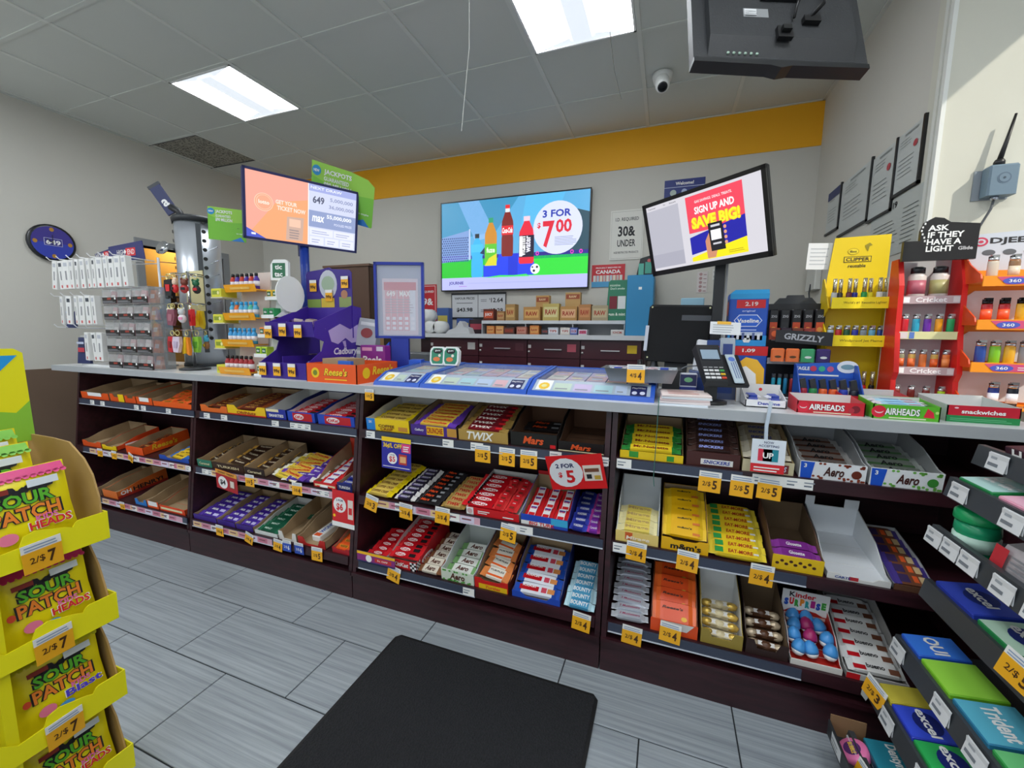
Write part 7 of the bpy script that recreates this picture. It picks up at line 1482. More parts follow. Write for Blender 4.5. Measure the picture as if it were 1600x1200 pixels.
    m.disc(P, .335*a, -.58*b, .062*a, L_('e8ecf4'), 6, .112*b).disc(P, .32*a, -.62*b, .018*a, L_('1a1a22'), 7, .03*b, 6).disc(P, .36*a, -.54*b, .016*a, L_('1a1a22'), 7, .028*b, 6).disc(P, .3*a, -.54*b, .012*a, L_('2a2a32'), 7, .02*b, 6)
    m.pol(P, [(-.4*a, -.74*b), (.26*a, -.74*b), (.22*a, -.68*b), (.05*a, -.7*b), (-.15*a, -.69*b)], L_('3ae04a'), 6)
    m.rect(P, -a, -b, a, -.72*b, L_('b4b8f4'), 6).text(P, 'JOURNIE', -.78*a, -.85*b, .09*b, L_('3a2a8a'), 7, .22*a, .03).rect(P, -.74*a, -.925*b, -.62*a, -.915*b, L_('a85ac8'), 7).lines(P, -.6*a, .55*a, -.86*b, -.83*b, 1, L_('a0a8dc'), 7, .4)
tvt = screen_thing('television', 'large wall television showing drinks and a 3 for 7 dollar offer', 'television', panel((tx, YT_, tz), (1, 0, -.003), (0.003, 0, 1)), tw_, th_, tvpaint, M('16161c', .3), .010, .045)
# wall signs
def wsign(px, py, w, h, label, paint, col=WHITE, y=YW-.004, name='wall_sign', rot=0.0, th=.004):
    P0 = at(px, py, 'y', y-th)
    m = MB().box(-w/2, w/2, 0, th, -h/2, h/2, col); paint(m, PF, w/2, h/2)
    return tag(m.build(name, loc=P0, rot=(0, rot, 0)), label, 'sign', 'signs on the back wall')
def s30(m, P, a, b):
    m.rect(P, -.94*a, -.95*b, .94*a, .95*b, M('b9b7ae'), 1).rect(P, -.92*a, -.93*b, .92*a, .93*b, M('dcdad2'), 2)
    m.text(P, 'I.D. REQUIRED', 0, .62*b, .16*b, INK, 3, 1.4*a, .01).text(P, '30&', 0, .15*b, .42*b, INK, 3, 1.05*a, .03).text(P, 'UNDER', 0, -.33*b, .28*b, INK, 3, 1.1*a, .02).text(P, 'AGE RESTRICTED PRODUCTS', 0, -.7*b, .08*b, INK, 3, 1.5*a)
wsign(979, 367, .27, .405, 'white I.D. required 30 and under sign right of the television', s30, M('e2e0d8', .5))
wsign(950, 431, .28, .19, 'red, white and blue Canada sign below the age sign', lambda m, P, a, b: (m.text(P, 'PROUDLY BREWED IN', 0, .72*b, .12*b, WHITE, 2, 1.5*a, .02), m.text(P, 'CANADA', 0, .36*b, .34*b, WHITE, 2, 1.5*a, .06), [m.rect(P, -.9*a+.2*a*k, -.5*b, -.74*a+.2*a*k, .05*b, M(('d8d8d0', 'b8c4cc', 'e0d8c4', 'c8b8b0')[k % 4]), 2) for k in range(9)], m.rect(P, -a, -b, a, -.5*b, M('4a9ac8'), 1)), M('c8202c', .45))
wsign(1069, 300, .30, .20, 'dark blue Welcome sign half hidden by the customer screen', lambda m, P, a, b: (m.text(P, 'Welcome!', 0, .7*b, .26*b, WHITE, 2, .9*a, .03), m.rect(P, -a, .4*b, a, .44*b, M('c8d0e8'), 2), m.disc(P, -.55*a, .0, .16*a, M('b8c8c0'), 2), m.disc(P, 0, .05*b, .14*a, M('a8b8d8'), 2)), M('26347c', .45))
wsign(665, 473, .26, .36, 'red age limit sign behind the blue numbers stand', lambda m, P, a, b: (m.rect(P, -.9*a, -.93*b, .9*a, .93*b, M('f0d8d8'), 1), m.rect(P, -.86*a, -.9*b, .86*a, .9*b, M('c8202c'), 2), m.text(P, 'I.D. REQUIRED', 0, .6*b, .14*b, WHITE, 3, 1.5*a, .02), m.text(P, '19&', .1*a, .05*b, .4*b, WHITE, 3, 1.2*a, .05), m.text(P, 'UNDER', .1*a, -.5*b, .25*b, WHITE, 3, 1.3*a, .04)), M('c8202c', .45))
def pp(m, P, a, b):
    m.rect(P, -.97*a, -.85*b, -.01*a, .85*b, M('d2d3d6'), 1).rect(P, .01*a, -.85*b, .97*a, .85*b, M('d2d3d6'), 1)
    m.text(P, 'VAPOUR PRICES', -.5*a, .58*b, .18*b, INK, 2, .75*a, .02).lines(P, -.8*a, -.2*a, .2*b, .32*b, 1, M('5a5a60'), 2, .4, .0).text(P, '$43.98', -.5*a, -.3*b, .34*b, INK, 2, .6*a, .03)
    for v, t in ((.42, '12.64'), (-.35, '12.29')): m.lines(P, .1*a, .35*a, (v-.1)*b, (v+.15)*b, 2, M('5a5a60'), 2, .3, .2).text(P, t, .68*a, v*b, .34*b, INK, 2, .42*a, .02).text(P, '$', .42*a, (v+.08)*b, .14*b, INK, 2)
wsign(747, 478, .585, .255, 'black framed price board with white panels under the television', pp, M('15171c', .4))
# small wall things: battery card, switch, cigar charm, cable box
for k, (px, py, w, h, c, lb) in enumerate(((1097, 441, .075, .165, 'd8d0ce', 'card of round clips hanging on the wall left of the screen pole'), (1117, 429, .035, .08, 'dcdcd8', 'small white card on the wall beside the screen pole'))):
    P0 = at(px, py, 'y', YW-.006); m = MB().box(-w/2, w/2, 0, .004, -h/2, h/2, M(c, .5))
    for q in range(5 if k == 0 else 2): m.disc(PF, -.012 if k == 0 else 0, h/2-.02-.032*q, .012, M('b08a8a' if k == 0 else 'f4f4f0'), 2).rect(PF, .008, h/2-.026-.032*q, .03, h/2-.022-.032*q, M('7a2a34'), 2) if k == 0 else m.disc(PF, 0, h/2-.02-.036*q, .012, M('b9b9b4'), 2)
    tag(m.build('wall_card', loc=P0), lb, 'card')
P0 = at(1277, 431, 'x', XR)
cbx = thing('junction_box', (XR, P0.y, P0.z), 'white junction box with a cable low on the right wall', 'junction box')
MB().cbox(-.04, 0, -.10, .10, -.10, .10, M('d2d2cc', .5), .006).build('body', cbx)
MB().tube([(-.04, -.02, -.06), (-.05, -.04, -.12), (-.03, -.05, -.3)], .005, DGREY, 6).build('cable', cbx)
# framed certificates on the right wall
def cert(p_tl, p_tr, p_bl, label, stamp, frame, extra=None):
    A = at(*p_tl, 'x', XR-.004); B = at(*p_tr, 'x', XR-.004); Cc = at(*p_bl, 'x', XR-.004)
    y1, y0 = A.y, B.y; z1 = (A.z+B.z)/2; z0 = Cc.z; w = y1-y0; h = z1-z0
    t = thing('certificate', (XR, (y0+y1)/2, (z0+z1)/2), label, 'certificate', 'certificates on the right wall')
    P = panel((-.006, 0, 0), (0, -1, 0), (0, 0, 1))
    m = MB().box(-.005, 0, -w/2, w/2, -h/2, h/2, M('c3c7c4', .5))
    m.lines(P, -w*.36, w*.3, -h*.25, h*.1, 5, M('6f7674'), 1, .12).lines(P, -w*.36, w*.1, h*.25, h*.4, 3, M('7a807e'), 1, .15).rect(P, -w*.2, h*.42, w*.3, h*.45, M('8a908e'), 1)
    if stamp: m.disc(P, w*.25, h*.18, w*.08, M('b8404a'), 2, h*.055)
    if extra: extra(m, P, w, h)
    m.build('sheet', t)
    if frame:
        f = MB().box(-.012, 0, -w/2-.012, -w/2, -h/2-.012, h/2+.005, BLACK).box(-.012, 0, -w/2-.012, w/2, -h/2-.012, -h/2, BLACK); f.build('frame', t)
cert((1405, 213), (1447, 183), (1401, 303), 'nearest framed certificate with a red stamp on the right wall', True, True)
cert((1366, 250), (1404, 217), (1361, 343), 'second framed certificate with a red stamp from the corner moulding', True, True)
cert((1318, 283), (1364, 252), (1314, 366), 'pale framed licence between the stamped certificates and the blue headed notice', False, True)
cert((1296, 303), (1316, 287), (1291, 366), 'narrow notice with a dark blue heading deepest on the right wall', False, True, lambda m, P, w, h: m.rect(P, -w/2, h*.3, w/2, h/2, M('2a3468'), 2))
P0 = at(1395, 352, 'x', XR-.004); pnt = thing('paper_notice', (XR, P0.y, P0.z), 'long paper notice with black print below the certificates', 'notice')
P = panel((-.004, 0, 0), (0, -1, 0), (0, 0, 1)); MB().box(-.003, 0, -.24, .24, -.14, .12, M('bfc3be', .6)).lines(P, -.2, .05, -.1, .04, 8, M('5a5f5c'), 1, .15).lines(P, .08, .21, -.1, .07, 9, M('5a5f5c'), 1, .15).text(P, '19', .0, .09, .03, INK, 1, .04, .04).build('sheet', pnt)
# antenna box on the return wall
q0 = at(1560, 282, 'y', YRET-.04); an = thing('antenna_box', (q0.x, YRET, q0.z), 'grey radio box with a black aerial and cable on the sunlit wall', 'radio box')
MB().box(-.055, .05, -.006, 0, -.06, .05, M('8a9299', .5)).build('wall_plate', an)
MB().cbox(-.035, .05, -.055, -.006, -.055, .055, M('6a7f8e', .45), .006).build('body', an)
MB().disc(panel((.008, -.055, .005), (1, 0, 0), (0, 0, 1)), 0, 0, .02, M('55687a'), 1).disc(panel((.008, -.055, .005), (1, 0, 0), (0, 0, 1)), 0, 0, .015, M('6a7f8e'), 2).disc(panel((.008, -.055, .005), (1, 0, 0), (0, 0, 1)), 0, 0, .004, M('3a4a58'), 3).build('emblem', an)
MB().lathe([(.016, .055), (.016, .07), (.012, .078)], BLACK, 10, (-.0, -.03, 0)).tube([(.0, -.03, .075), (.012, -.03, .14), (.028, -.03, .235)], .009, BLACK, 8, .004).build('aerial', an)
MB().lathe([(.012, 0), (.012, .014)], SILVER, 8, (.0, -.03, -.068)).build('gland', an)
MB().tube([(0, -.03, -.065), (-.005, -.03, -.1), (-.025, -.02, -.16), (-.03, -.01, -.26), (-.03, -.01, -.5)], .004, M('55585c', .5), 6).build('cable', an)
# round wall clock
ck = thing('wall_clock', (XL, 1.885, 1.985), 'round dark blue clock with gold marks and 649 lettering on the left wall', 'clock')
ck.rotation_euler = (0, math.radians(90), 0)
MB().lathe([(.135, 0), (.14, .01), (.14, .028), (.128, .034), (.1, .035)], M('14161c', .35), 28).build('rim', ck)
P = panel((0, 0, .0352), (0, 1, 0), (-1, 0, 0))
m = MB().disc(P, 0, 0, .122, M('2f3fb0'), 0, None, 28).pol(P, [(.122*math.cos(t/10*math.pi), .122*math.sin(t/10*math.pi)) for t in range(0, 11)], M('3a2f8c'), 1)
for u, v in ((0, .1), (.1, 0), (0, -.1), (-.1, 0)): m.disc(P, u, v, .014, M('b8862a'), 2, .016, 8)
m.rect(P, -.05, -.022, .055, .034, M('c9cbe6'), 2).rect(P, -.047, -.019, .052, .031, M('332e88'), 3).text(P, '649', .002, .004, .036, WHITE, 4, .085, .05); m.build('dial', ck)
MB().rect(P, -.002, -.01, .002, .06, BLACK, 6).build('minute_hand', ck); MB().pol(P, [(-.002, -.003), (.002, .003), (-.035, .03), (-.038, .027)], BLACK, 7).build('hour_hand', ck)

# tobacco counter behind the worktop
bw = M('4a1d26', .35, noise=.15, scale=5)
TC0, TC1, TCZ = -2.10, -.12, 1.285
tc = thing('tobacco_cabinet', (0, 3.22, 0), 'low dark red cabinet of locked drawers along the back wall', 'cabinet')
MB().box(-2.08, -.15, .02, .45, 0, TCZ, M('2e1218', .4)).build('carcass', tc)
cols_ = [fx(672, 3.22, 1.25), fx(748, 3.22, 1.25), fx(824, 3.22, 1.25), fx(907, 3.22, 1.25), fx(1003, 3.22, 1.25)]
for i in range(4):
    for j in range(4):
        z1 = TCZ-.005-.148*j; z0 = z1-.143; x0, x1 = cols_[i]+.004, cols_[i+1]-.004
        d_ = MB().box(x0, x1, 0, .02, z0, z1, bw).build('drawer', tc)
        xm = (x0+x1)/2; MB().box(xm-.07, xm+.07, -.012, 0, z0+.062, z0+.07, M('d8d4d0', .3, .6)).build('handle', d_)
        MB().lathe([(.009, 0), (.009, .006)], M('c9c6c2', .3, .5), 8).build('lock', d_, loc=(x0+.012, -.0, z0+.045), rot=(1.57, 0, 0))
        MB().box(x0+.004, x0+.028, -.002, 0, z0+.075, z0+.10, M('d8d6d4', .6)).build('number_label', d_)
        if j == 0: MB().box(x1-.10, x1-.03, -.001, 0, z0+.05, z0+.11, M(('d0ccc8', '5a2a34', 'c85a6a', 'e8c42a')[i], .5)).build('sticker', d_)
tag(MB().box(-2.12, -.10, 3.185, YW-.002, TCZ, TCZ+.035, M('c3c6c8', .35)).box(-2.12, -.10, 3.182, 3.186, TCZ, TCZ+.034, M('d6d8da', .4)).build('back_worktop', o=(-1.1, 3.4, TCZ)), 'light grey worktop on the tobacco cabinet along the back wall', 'worktop')
ZB = TCZ+.035
# clear rack of rolling papers on it
rk = thing('rolling_paper_rack', (-.94, 3.52, ZB), 'low clear and grey rack stacked with rolling paper boxes', 'rack')
gx = M('a8abae', .4)
for x in (-.62, -.21, .20, .615): MB().box(x-.004, x+.004, -.10, .10, 0, .115, gx).build('divider', rk)
MB().box(-.62, .62, -.10, .10, .11, .118, gx).box(-.62, .62, -.104, -.10, .09, .118, M('c9cccf', .35)).build('top_shelf', rk)
MB().box(-.62, .62, .098, .102, 0, .115, M('b9bbbd', .5)).build('back_panel', rk)
def pbox(w, h, d_, c, c2, txt):
    def mk():
        m = MB().box(-w/2, w/2, -d_/2, d_/2, 0, h, M(c, .6)); P = panel((0, -d_/2, h/2), (1, 0, 0), (0, 0, 1)); m.rect(P, -w*.42, -h*.3, w*.42, h*.3, M(c2, .5), 1).text(P, txt, 0, 0, h*.32, M('a8341c') if c2 != 'c8502a' else WHITE, 2, w*.7, .04); return m.mesh('paper_box')
    return shared('pb%s%s%s%.3f' % (c, c2, txt, w), mk)
ON = ('top of the clear rack', 'inside the clear rack')
items = [(766, 0, .10, .10, '6a2a1a', 'c8502a', 'JUICY'), (785, 0, .07, .08, 'a87a4a', 'c9a068', 'RAW'), (800, 0, .09, .14, 'b08850', 'd0a868', 'RAW'), (833, 0, .15, .115, 'b8864a', 'd8a860', 'RAW'), (862, 0, .14, .14, 'c0aa60', 'd8cc90', 'RAW'), (889, 0, .14, .115, 'b8884a', 'e0b080', 'RAW'), (915, 0, .10, .13, 'b07a48', 'c88a58', 'RAW'), (938, 0, .13, .12, 'a8987a', 'c0b08a', 'RAW'),
         (769, 1, .07, .07, 'c8783a', 'd8a058', 'RAW'), (783, 1, .07, .07, 'd09050', 'e0b070', 'RAW'), (798, 1, .10, .06, '4a2a24', '7a3a2a', 'OCB'), (817, 1, .09, .065, 'a86a5a', 'c88a78', 'RAW'), (837, 1, .08, .075, 'c8783a', 'd8a058', 'RAW'), (853, 1, .06, .05, '1d1d22', '3a3a42', 'OCB'), (866, 1, .09, .06, 'b9bcc4', 'd8dae0', 'TIPS'), (884, 1, .08, .06, 'c8c0b8', 'e0dcd8', 'TIPS'), (898, 1, .06, .06, '4a5a9a', 'a8b0d8', 'OCB'), (912, 1, .07, .045, 'd8d4d8', 'c85a8a', 'TIPS'), (965, 1, .10, .045, 'd8d6d2', 'c9c4c0', 'OCB')]
for k, (px, lv, w, h, c, c2, t_) in enumerate(items):
    y = 3.47 if lv == 0 else 3.45; z = ZB+(.1185 if lv == 0 else .0005); x = fx(px, y, z)
    cn = ('dark red', 'tan', 'light brown', 'gold', 'olive', 'amber', 'rust', 'beige', 'orange', 'pale orange', 'maroon', 'dusty pink', 'deep orange', 'black', 'silver', 'cream', 'blue', 'white and pink', 'off white')[k]
    tag(inst('paper_box', pbox(w, h, .08, c, c2, t_), loc=(x, y, z), rot=(0, 0, random.uniform(-.06, .06))), '%s rolling paper box %s' % (cn, 'on '+ON[0] if lv == 0 else ON[1]), 'box', 'rolling paper boxes')
for k, (px, py, w, h, lb) in enumerate(((848, 470, .12, .22, 'tall tan display header standing behind the gold rolling paper boxes'), (895, 466, .13, .24, 'taller tan display header behind the amber rolling paper box'), (775, 490, .12, .09, 'dark red display header behind the left rolling paper boxes'))):
    x = fx(px, 3.57, 1.5); m = MB().box(-w/2, w/2, 0, .06, 0, h, M(('c09458', 'c09a60', '5a1f18')[k], .6)).rect(panel((0, 0, h-.035), (1, 0, 0), (0, 0, 1)), -w*.45, -.02, w*.45, .02, M('9a4a2a'), 1).text(panel((0, 0, h-.035), (1, 0, 0), (0, 0, 1)), 'RAW', 0, 0, .02, M('e8c89a'), 2, w*.5, .04)
    tag(m.build('display_header', loc=(x, 3.555, ZB+.1185)), lb, 'display header')
m = MB(); P = PF; m.slab([(-.085, -.0), (.085, 0), (.085, .30), (.07, .315), (-.055, .315), (-.07, .3)], 'y', 0, .03, M('2a7a5a', .45)).rect(P, -.06, .09, .0, .19, M('7a1a2a'), 1).rect(P, .005, .09, .065, .19, M('e0e0dc'), 1).text(P, 'Don\'t smoke', 0, .25, .018, M('d8ecd8'), 1, .11).text(P, 'nicotine', -.02, .275, .018, M('d8ecd8'), 1, .08).text(P, 'gum & mint', 0, .045, .03, M('e8f0e0'), 1, .13, .03)
tag(m.build('nicotine_display', loc=(fx(964, 3.46, 1.5), 3.44, ZB+.12)), 'green nicotine gum display standing at the right of the clear rack', 'display')
m = MB().cbox(-.098, .098, -.15, .17, 0, .46, M('2a86b8', .45), .004).rect(panel((0, -.15, .36), (1, 0, 0), (0, 0, 1)), -.012, -.01, .012, .01, WHITE, 1)
tag(m.build('blue_cabinet', loc=(-.215, 3.52, ZB)), 'plain bright blue upright cabinet at the right end of the back worktop', 'cabinet')
m = MB().slab([(-.07, 0), (.07, 0), (.06, .15), (.035, .18), (-.04, .16)], 'y', 0, .05, M('1d2224', .45)); m.rect(PF, -.05, .02, -.01, .12, M('5ab09a'), 1).rect(PF, .0, .04, .05, .13, M('4aa08a'), 1).rect(PF, -.06, .0, .0, .02, M('c23a4a'), 1).disc(PF, .03, .14, .015, M('c85a5a'), 1)
tag(m.build('dark_display', loc=(-.20, 3.60, ZB+.46)), 'dark teal printed carton standing on the blue cabinet', 'carton')
# left part of the back worktop: paper rolls, cartons, crumpled bag
for k, (px, z) in enumerate(((676, 0), (690, 0), (671, .105))):
    x = fx(px, 3.35, ZB+.05+z)
    o = MB().lathe([(.018, 0), (.055, 0), (.055, .11), (.018, .11)], M('e2e2e0', .9), 16).lathe([(.017, -.001), (.017, .1), (.005, .1)], M('5a5048', .9), 10).build('paper_roll', loc=(x, 3.40, ZB+.0555+z), rot=(math.radians(90), 0, 0))
    tag(o, ('left paper roll lying on the back worktop', 'right paper roll lying on the back worktop', 'paper roll resting on top of the left one')[k], 'paper roll', 'white paper rolls')
m = MB().slab([(-.12, 0), (.12, 0), (.10, .05), (.06, .06), (.04, .10), (.02, .11), (-.02, .05), (-.09, .03)], 'y', -.05, .05, M('c3c4c6', .7)); tag(m.build('crumpled_bag', loc=(fx(720, 3.35, ZB+.03), 3.34, ZB)), 'crumpled grey white bag beside the paper rolls', 'bag')
for k, (px, w, h, c, c2, lb) in enumerate(((690, .13, .24, '3a5a98', 'c8b85a', 'blue and yellow carton behind the paper rolls'), (722, .14, .14, '2a4a8c', 'd8c05a', 'blue box with yellow print under the price board'), (743, .16, .13, '2a1620', 'a83a4a', 'dark maroon box with red print left of the clear rack'))):
    x = fx(px, 3.5, ZB+.06); m = MB().cbox(-w/2, w/2, 0, .08, 0, h, M(c, .5), .004).rect(PF, -w*.4, h*.3, w*.4, h*.7, M(c2), 1)
    tag(m.build('back_carton', loc=(x, 3.52, ZB)), lb, 'carton')
for px, h, c, lb in ((560, .26, 'a8845a', 'tan carton behind the orange carton and the blue stand'), (578, .2, 'c0966a', 'light brown carton beside the blue numbers stand')):
    x = fx(px, 2.95, 1.35); m = MB().cbox(-.075, .075, 0, .12, 0, h, M(c, .7), .004).rect(PF, -.07, h*.4, .07, h*.75, M('8a4a34'), 1)
    tag(m.build('stock_carton', loc=(x, 2.92, 1.16)), lb, 'carton')
ct = thing('side_cabinet', (-2.74, 3.22, 0), 'plain brown upright cabinet at the left of the back wall', 'cabinet')
MB().box(-.40, .12, 0, .45, 0, 1.93, M('5f4536', .6, noise=.1, scale=4)).build('body', ct); MB().box(.12, .13, .02, .43, .02, 1.91, M('54402f', .6)).build('end_panel', ct); MB().box(-.41, .14, -.01, .46, 1.93, 1.95, M('6b5040', .6)).build('top_board', ct)
tag(MB().cbox(-.30, .35, 0, .24, 0, 1.16, M('6b6e70', .5), .006).build('stock_unit', loc=(-2.12, 2.86, 0)), 'low grey stock unit behind the left worktop carrying tan cartons', 'shelf unit')
# ---------------------------------------------------------------- gum rack at the right edge
gr = thing('gum_rack', (.95, 1.0, 0), 'dark grey gum rack with stepped shelves at the right edge', 'rack')
gd = M('2c2f33', .45); gl = M('3c4044', .4)
Y0, Y1 = .35, 1.44
def xl(z): return .585+(z-.135)*.19/.85 if z < .96 else .742+(z-.96)*.55
TZ = [(.10, .575), (.235, .635), (.41, .652), (.51, .70), (.645, .722), (.80, .716), (.94, .735), (1.035, .785)]
MB().box(.20, .22, Y0-1.0, Y1-1.0, 0, 1.12, gd).build('back_panel', gr)
for s_ in (0, 1):
    y = Y1-1.0-.012 if s_ else Y0-1.0
    MB().slab([(.22, 0), (-.36, 0), (-.35, .1), (-.19, 1.08), (-.12, 1.12), (.22, 1.12)], 'y', y, y+.012, gd).build('end_panel', gr) if s_ == 0 else None
MB().box(-.36, .21, Y0-1.0, Y1-1.0, 0, .06, gd).build('plinth', gr)
TIERS = [(.135, .584), (.30, .636), (.47, .672), (.655, .720), (.815, .720), (.955, .742), (1.05, .790)]
for k, (z, x) in enumerate(TIERS):
    sh = MB().hexa([(x-.95+.004, Y0-1.0, z-.05), (.20, Y0-1.0, z+.0), (.20, Y1-1.0, z+.0), (x-.95+.004, Y1-1.0, z-.05)], [(x-.95+.004, Y0-1.0, z-.045), (.20, Y0-1.0, z+.005), (.20, Y1-1.0, z+.005), (x-.95+.004, Y1-1.0, z-.045)], gd).build('shelf', gr)
    MB().slab([(x-.95-.012, z-.052), (x-.95+.004, z-.052), (x-.95+.012, z), (x-.95-.002, z)], 'y', Y0-1.0, Y1-1.0, gl).build('shelf_lip', sh)
def glabel(k, y, w, label):
    z, x = TIERS[k]
    P = panel((x-.0085, y, z-.026), (0, -1, 0), (.19, 0, 1)); m = MB().rect(panel((0, 0, 0), (0, -1, 0), (.19, 0, 1)), -w/2, -.022, w/2, .022, M('dfe1e3', .5), 3)
    Q = panel((0, 0, 0), (0, -1, 0), (.19, 0, 1)); n = max(1, round(w/.06))
    for q in range(n): m.rect(Q, -w/2+.006+q*w/n, -.012, -w/2+.04+q*w/n, -.004, M('7a8088'), 4).rect(Q, -w/2+.01+q*w/n, .006, -w/2+.03+q*w/n, .012, M('a0a6ac'), 4)
    m.box(-.0005, .0004, -w/2, w/2, -.02, .02, M('dfe1e3', .5))
    o = m.build('shelf_label', loc=(x-.0105, y, z-.026)); tag(o, label, 'shelf label', 'labels on the gum rack')
for k, ys in enumerate(((1.38, 1.22, 1.12), (1.33, 1.16, 1.05), (1.40, 1.20, 1.08), (), (1.41, 1.34, 1.27, 1.16, 1.07), (1.38, 1.2), (1.35,))):
    for q, y in enumerate(ys): glabel(k, y, .065, '%s white label from the far end on the %s gum rack shelf' % (ORD[q], ORD[k]))
for k, y, n, lb in ((1, 1.40, '3', 'tilted yellow price tag at the far end of the second gum rack shelf'), (0, 1.27, '3', 'tilted yellow price tag on the lowest gum rack shelf'), (3, 1.08, '5', 'yellow 2 for 5 tag on the fourth gum rack shelf'), (4, 1.02, '4', 'yellow tag at the frame edge on the fifth gum rack shelf')):
    z, x = TIERS[k]; o = inst('price_tag', ptag_mesh(n, '2/$'), loc=(x-.016, y, z-.0), rot=(0, 0, -math.pi/2)); o.rotation_euler = (0.0, .25, -math.pi/2+.35); tag(o, lb, 'price tag', 'hanging price tags')
def gbox(k, y0, y1, h, c, label, txt='', tc=WHITE, badge=None, dx=.012, d_=.11, topc=None, lidc=None, open_=False):
    """carton lying on a rack shelf, its long side facing the aisle"""
    z, x = TIERS[k]; x += dx; w = y1-y0; t = thing('gum_carton', (x, (y0+y1)/2, z-.043), label, 'carton', 'cartons on the gum rack', (0, -math.radians(7), 0))
    cm_ = M(c, .4); MB().cbox(0, d_, -w/2, w/2, 0, h, cm_, .002).build('body', t)
    P = panel((0, 0, h/2), (0, -1, 0), (0, 0, 1)); m = MB().lines(P, -w*.4, w*.4, -h*.3, h*.2, 2, M('e6eaf0'), 1, .35); m.build('front_print', t)
    Q = panel((d_/2, 0, h), (0, -1, 0), (1, 0, 0)); m = MB()
    if topc: m.rect(Q, -w/2+.002, -d_/2+.002, w/2-.002, d_/2-.002, M(topc, .4), 1)
    if badge: m.disc(Q, 0, 0, min(w, d_)*.36, M(badge, .4), 2, min(w, d_)*.27).text(Q, txt, 0, 0, min(w, d_)*.22, tc, 3, min(w*.85, .09), .03)
    elif txt: m.text(Q, txt, 0, 0, d_*.3, tc, 2, w*.8, .03)
    if m.v: m.build('top_print', t)
    if lidc: MB().box(d_-.003, d_, -w/2, w/2, h, h+.05, M(lidc, .5)).build('raised_lid', t)
    return t
gbox(6, 1.18, 1.36, .06, '3a1a2a', 'dark maroon throat sweet carton on the top of the gum rack', '', dx=.01)
z, x = TIERS[6]
# lettering on its aisle side
o = [q for q in D.objects if q.get('label', '').startswith('dark maroon throat')][0]
MB().text(panel((-.0006, .0, .04), (0, -1, 0), (0, 0, 1)), 'HALLS', -.0, .004, .03, WHITE, 1, .13, .06).disc(panel((-.0006, .0, .015), (0, -1, 0), (0, 0, 1)), 0, 0, .012, M('a83a5a'), 1).build('lettering', o)
gbox(5, 1.30, 1.42, .05, '1f8a4a', 'green mint carton with a pale inside on the gum rack', 'tic tac', WHITE, None, topc='b8dcd8', lidc='bfe0dc')
gbox(5, 1.12, 1.28, .05, 'e8a0b8', 'pink candy pouch carton on the sixth gum rack shelf', 'fruit', MAGENTA, 'f2d0dc', topc='efb8cc')
# gum bottle and bag on the shelf below
z, x = TIERS[4]
gb = thing('gum_bottle', (x+.055, 1.375, z-.04), 'rounded green gum bottle with a flip lid on the gum rack', 'gum bottle')
MB().lathe([(.034, 0), (.042, .006), (.044, .04), (.040, .05), (.044, .06), (.042, .085)], M('1f9a6a', .25), 16).build('body', gb)
MB().lathe([(.045, .085), (.047, .09), (.046, .108), (.038, .115)], M('159a5a', .3), 16).build('lid', gb)
MB().lathe([(.0444, .016), (.0446, .05)], M('bfe0d0', .4), 16).text(panel((-.046, 0, .033), (0, -1, 0), (0, 0, 1)), 'mentos', 0, 0, .022, M('2a3fa0'), 1, .07, .05).build('label', gb)
m = MB().hexa([(0, -.09, 0), (.10, -.09, 0), (.10, .05, 0), (0, .05, 0)], [(.03, -.08, .09), (.09, -.09, .10), (.09, .04, .085), (.03, .03, .08)], M('cfc9cc', .35)); P = panel((.0, -.02, .02), (0, -1, 0), (.33, 0, 1)); m.rect(P, -.06, .0, -.02, .06, M('c8303a'), 3).lines(P, -.01, .06, .0, .06, 5, M('8a8a90'), 3, .4)
tag(m.build('mint_bag', loc=(x+.02, 1.22, z-.04), rot=(0, -.12, 0)), 'silver and red mint bag beside the green gum bottle', 'bag')
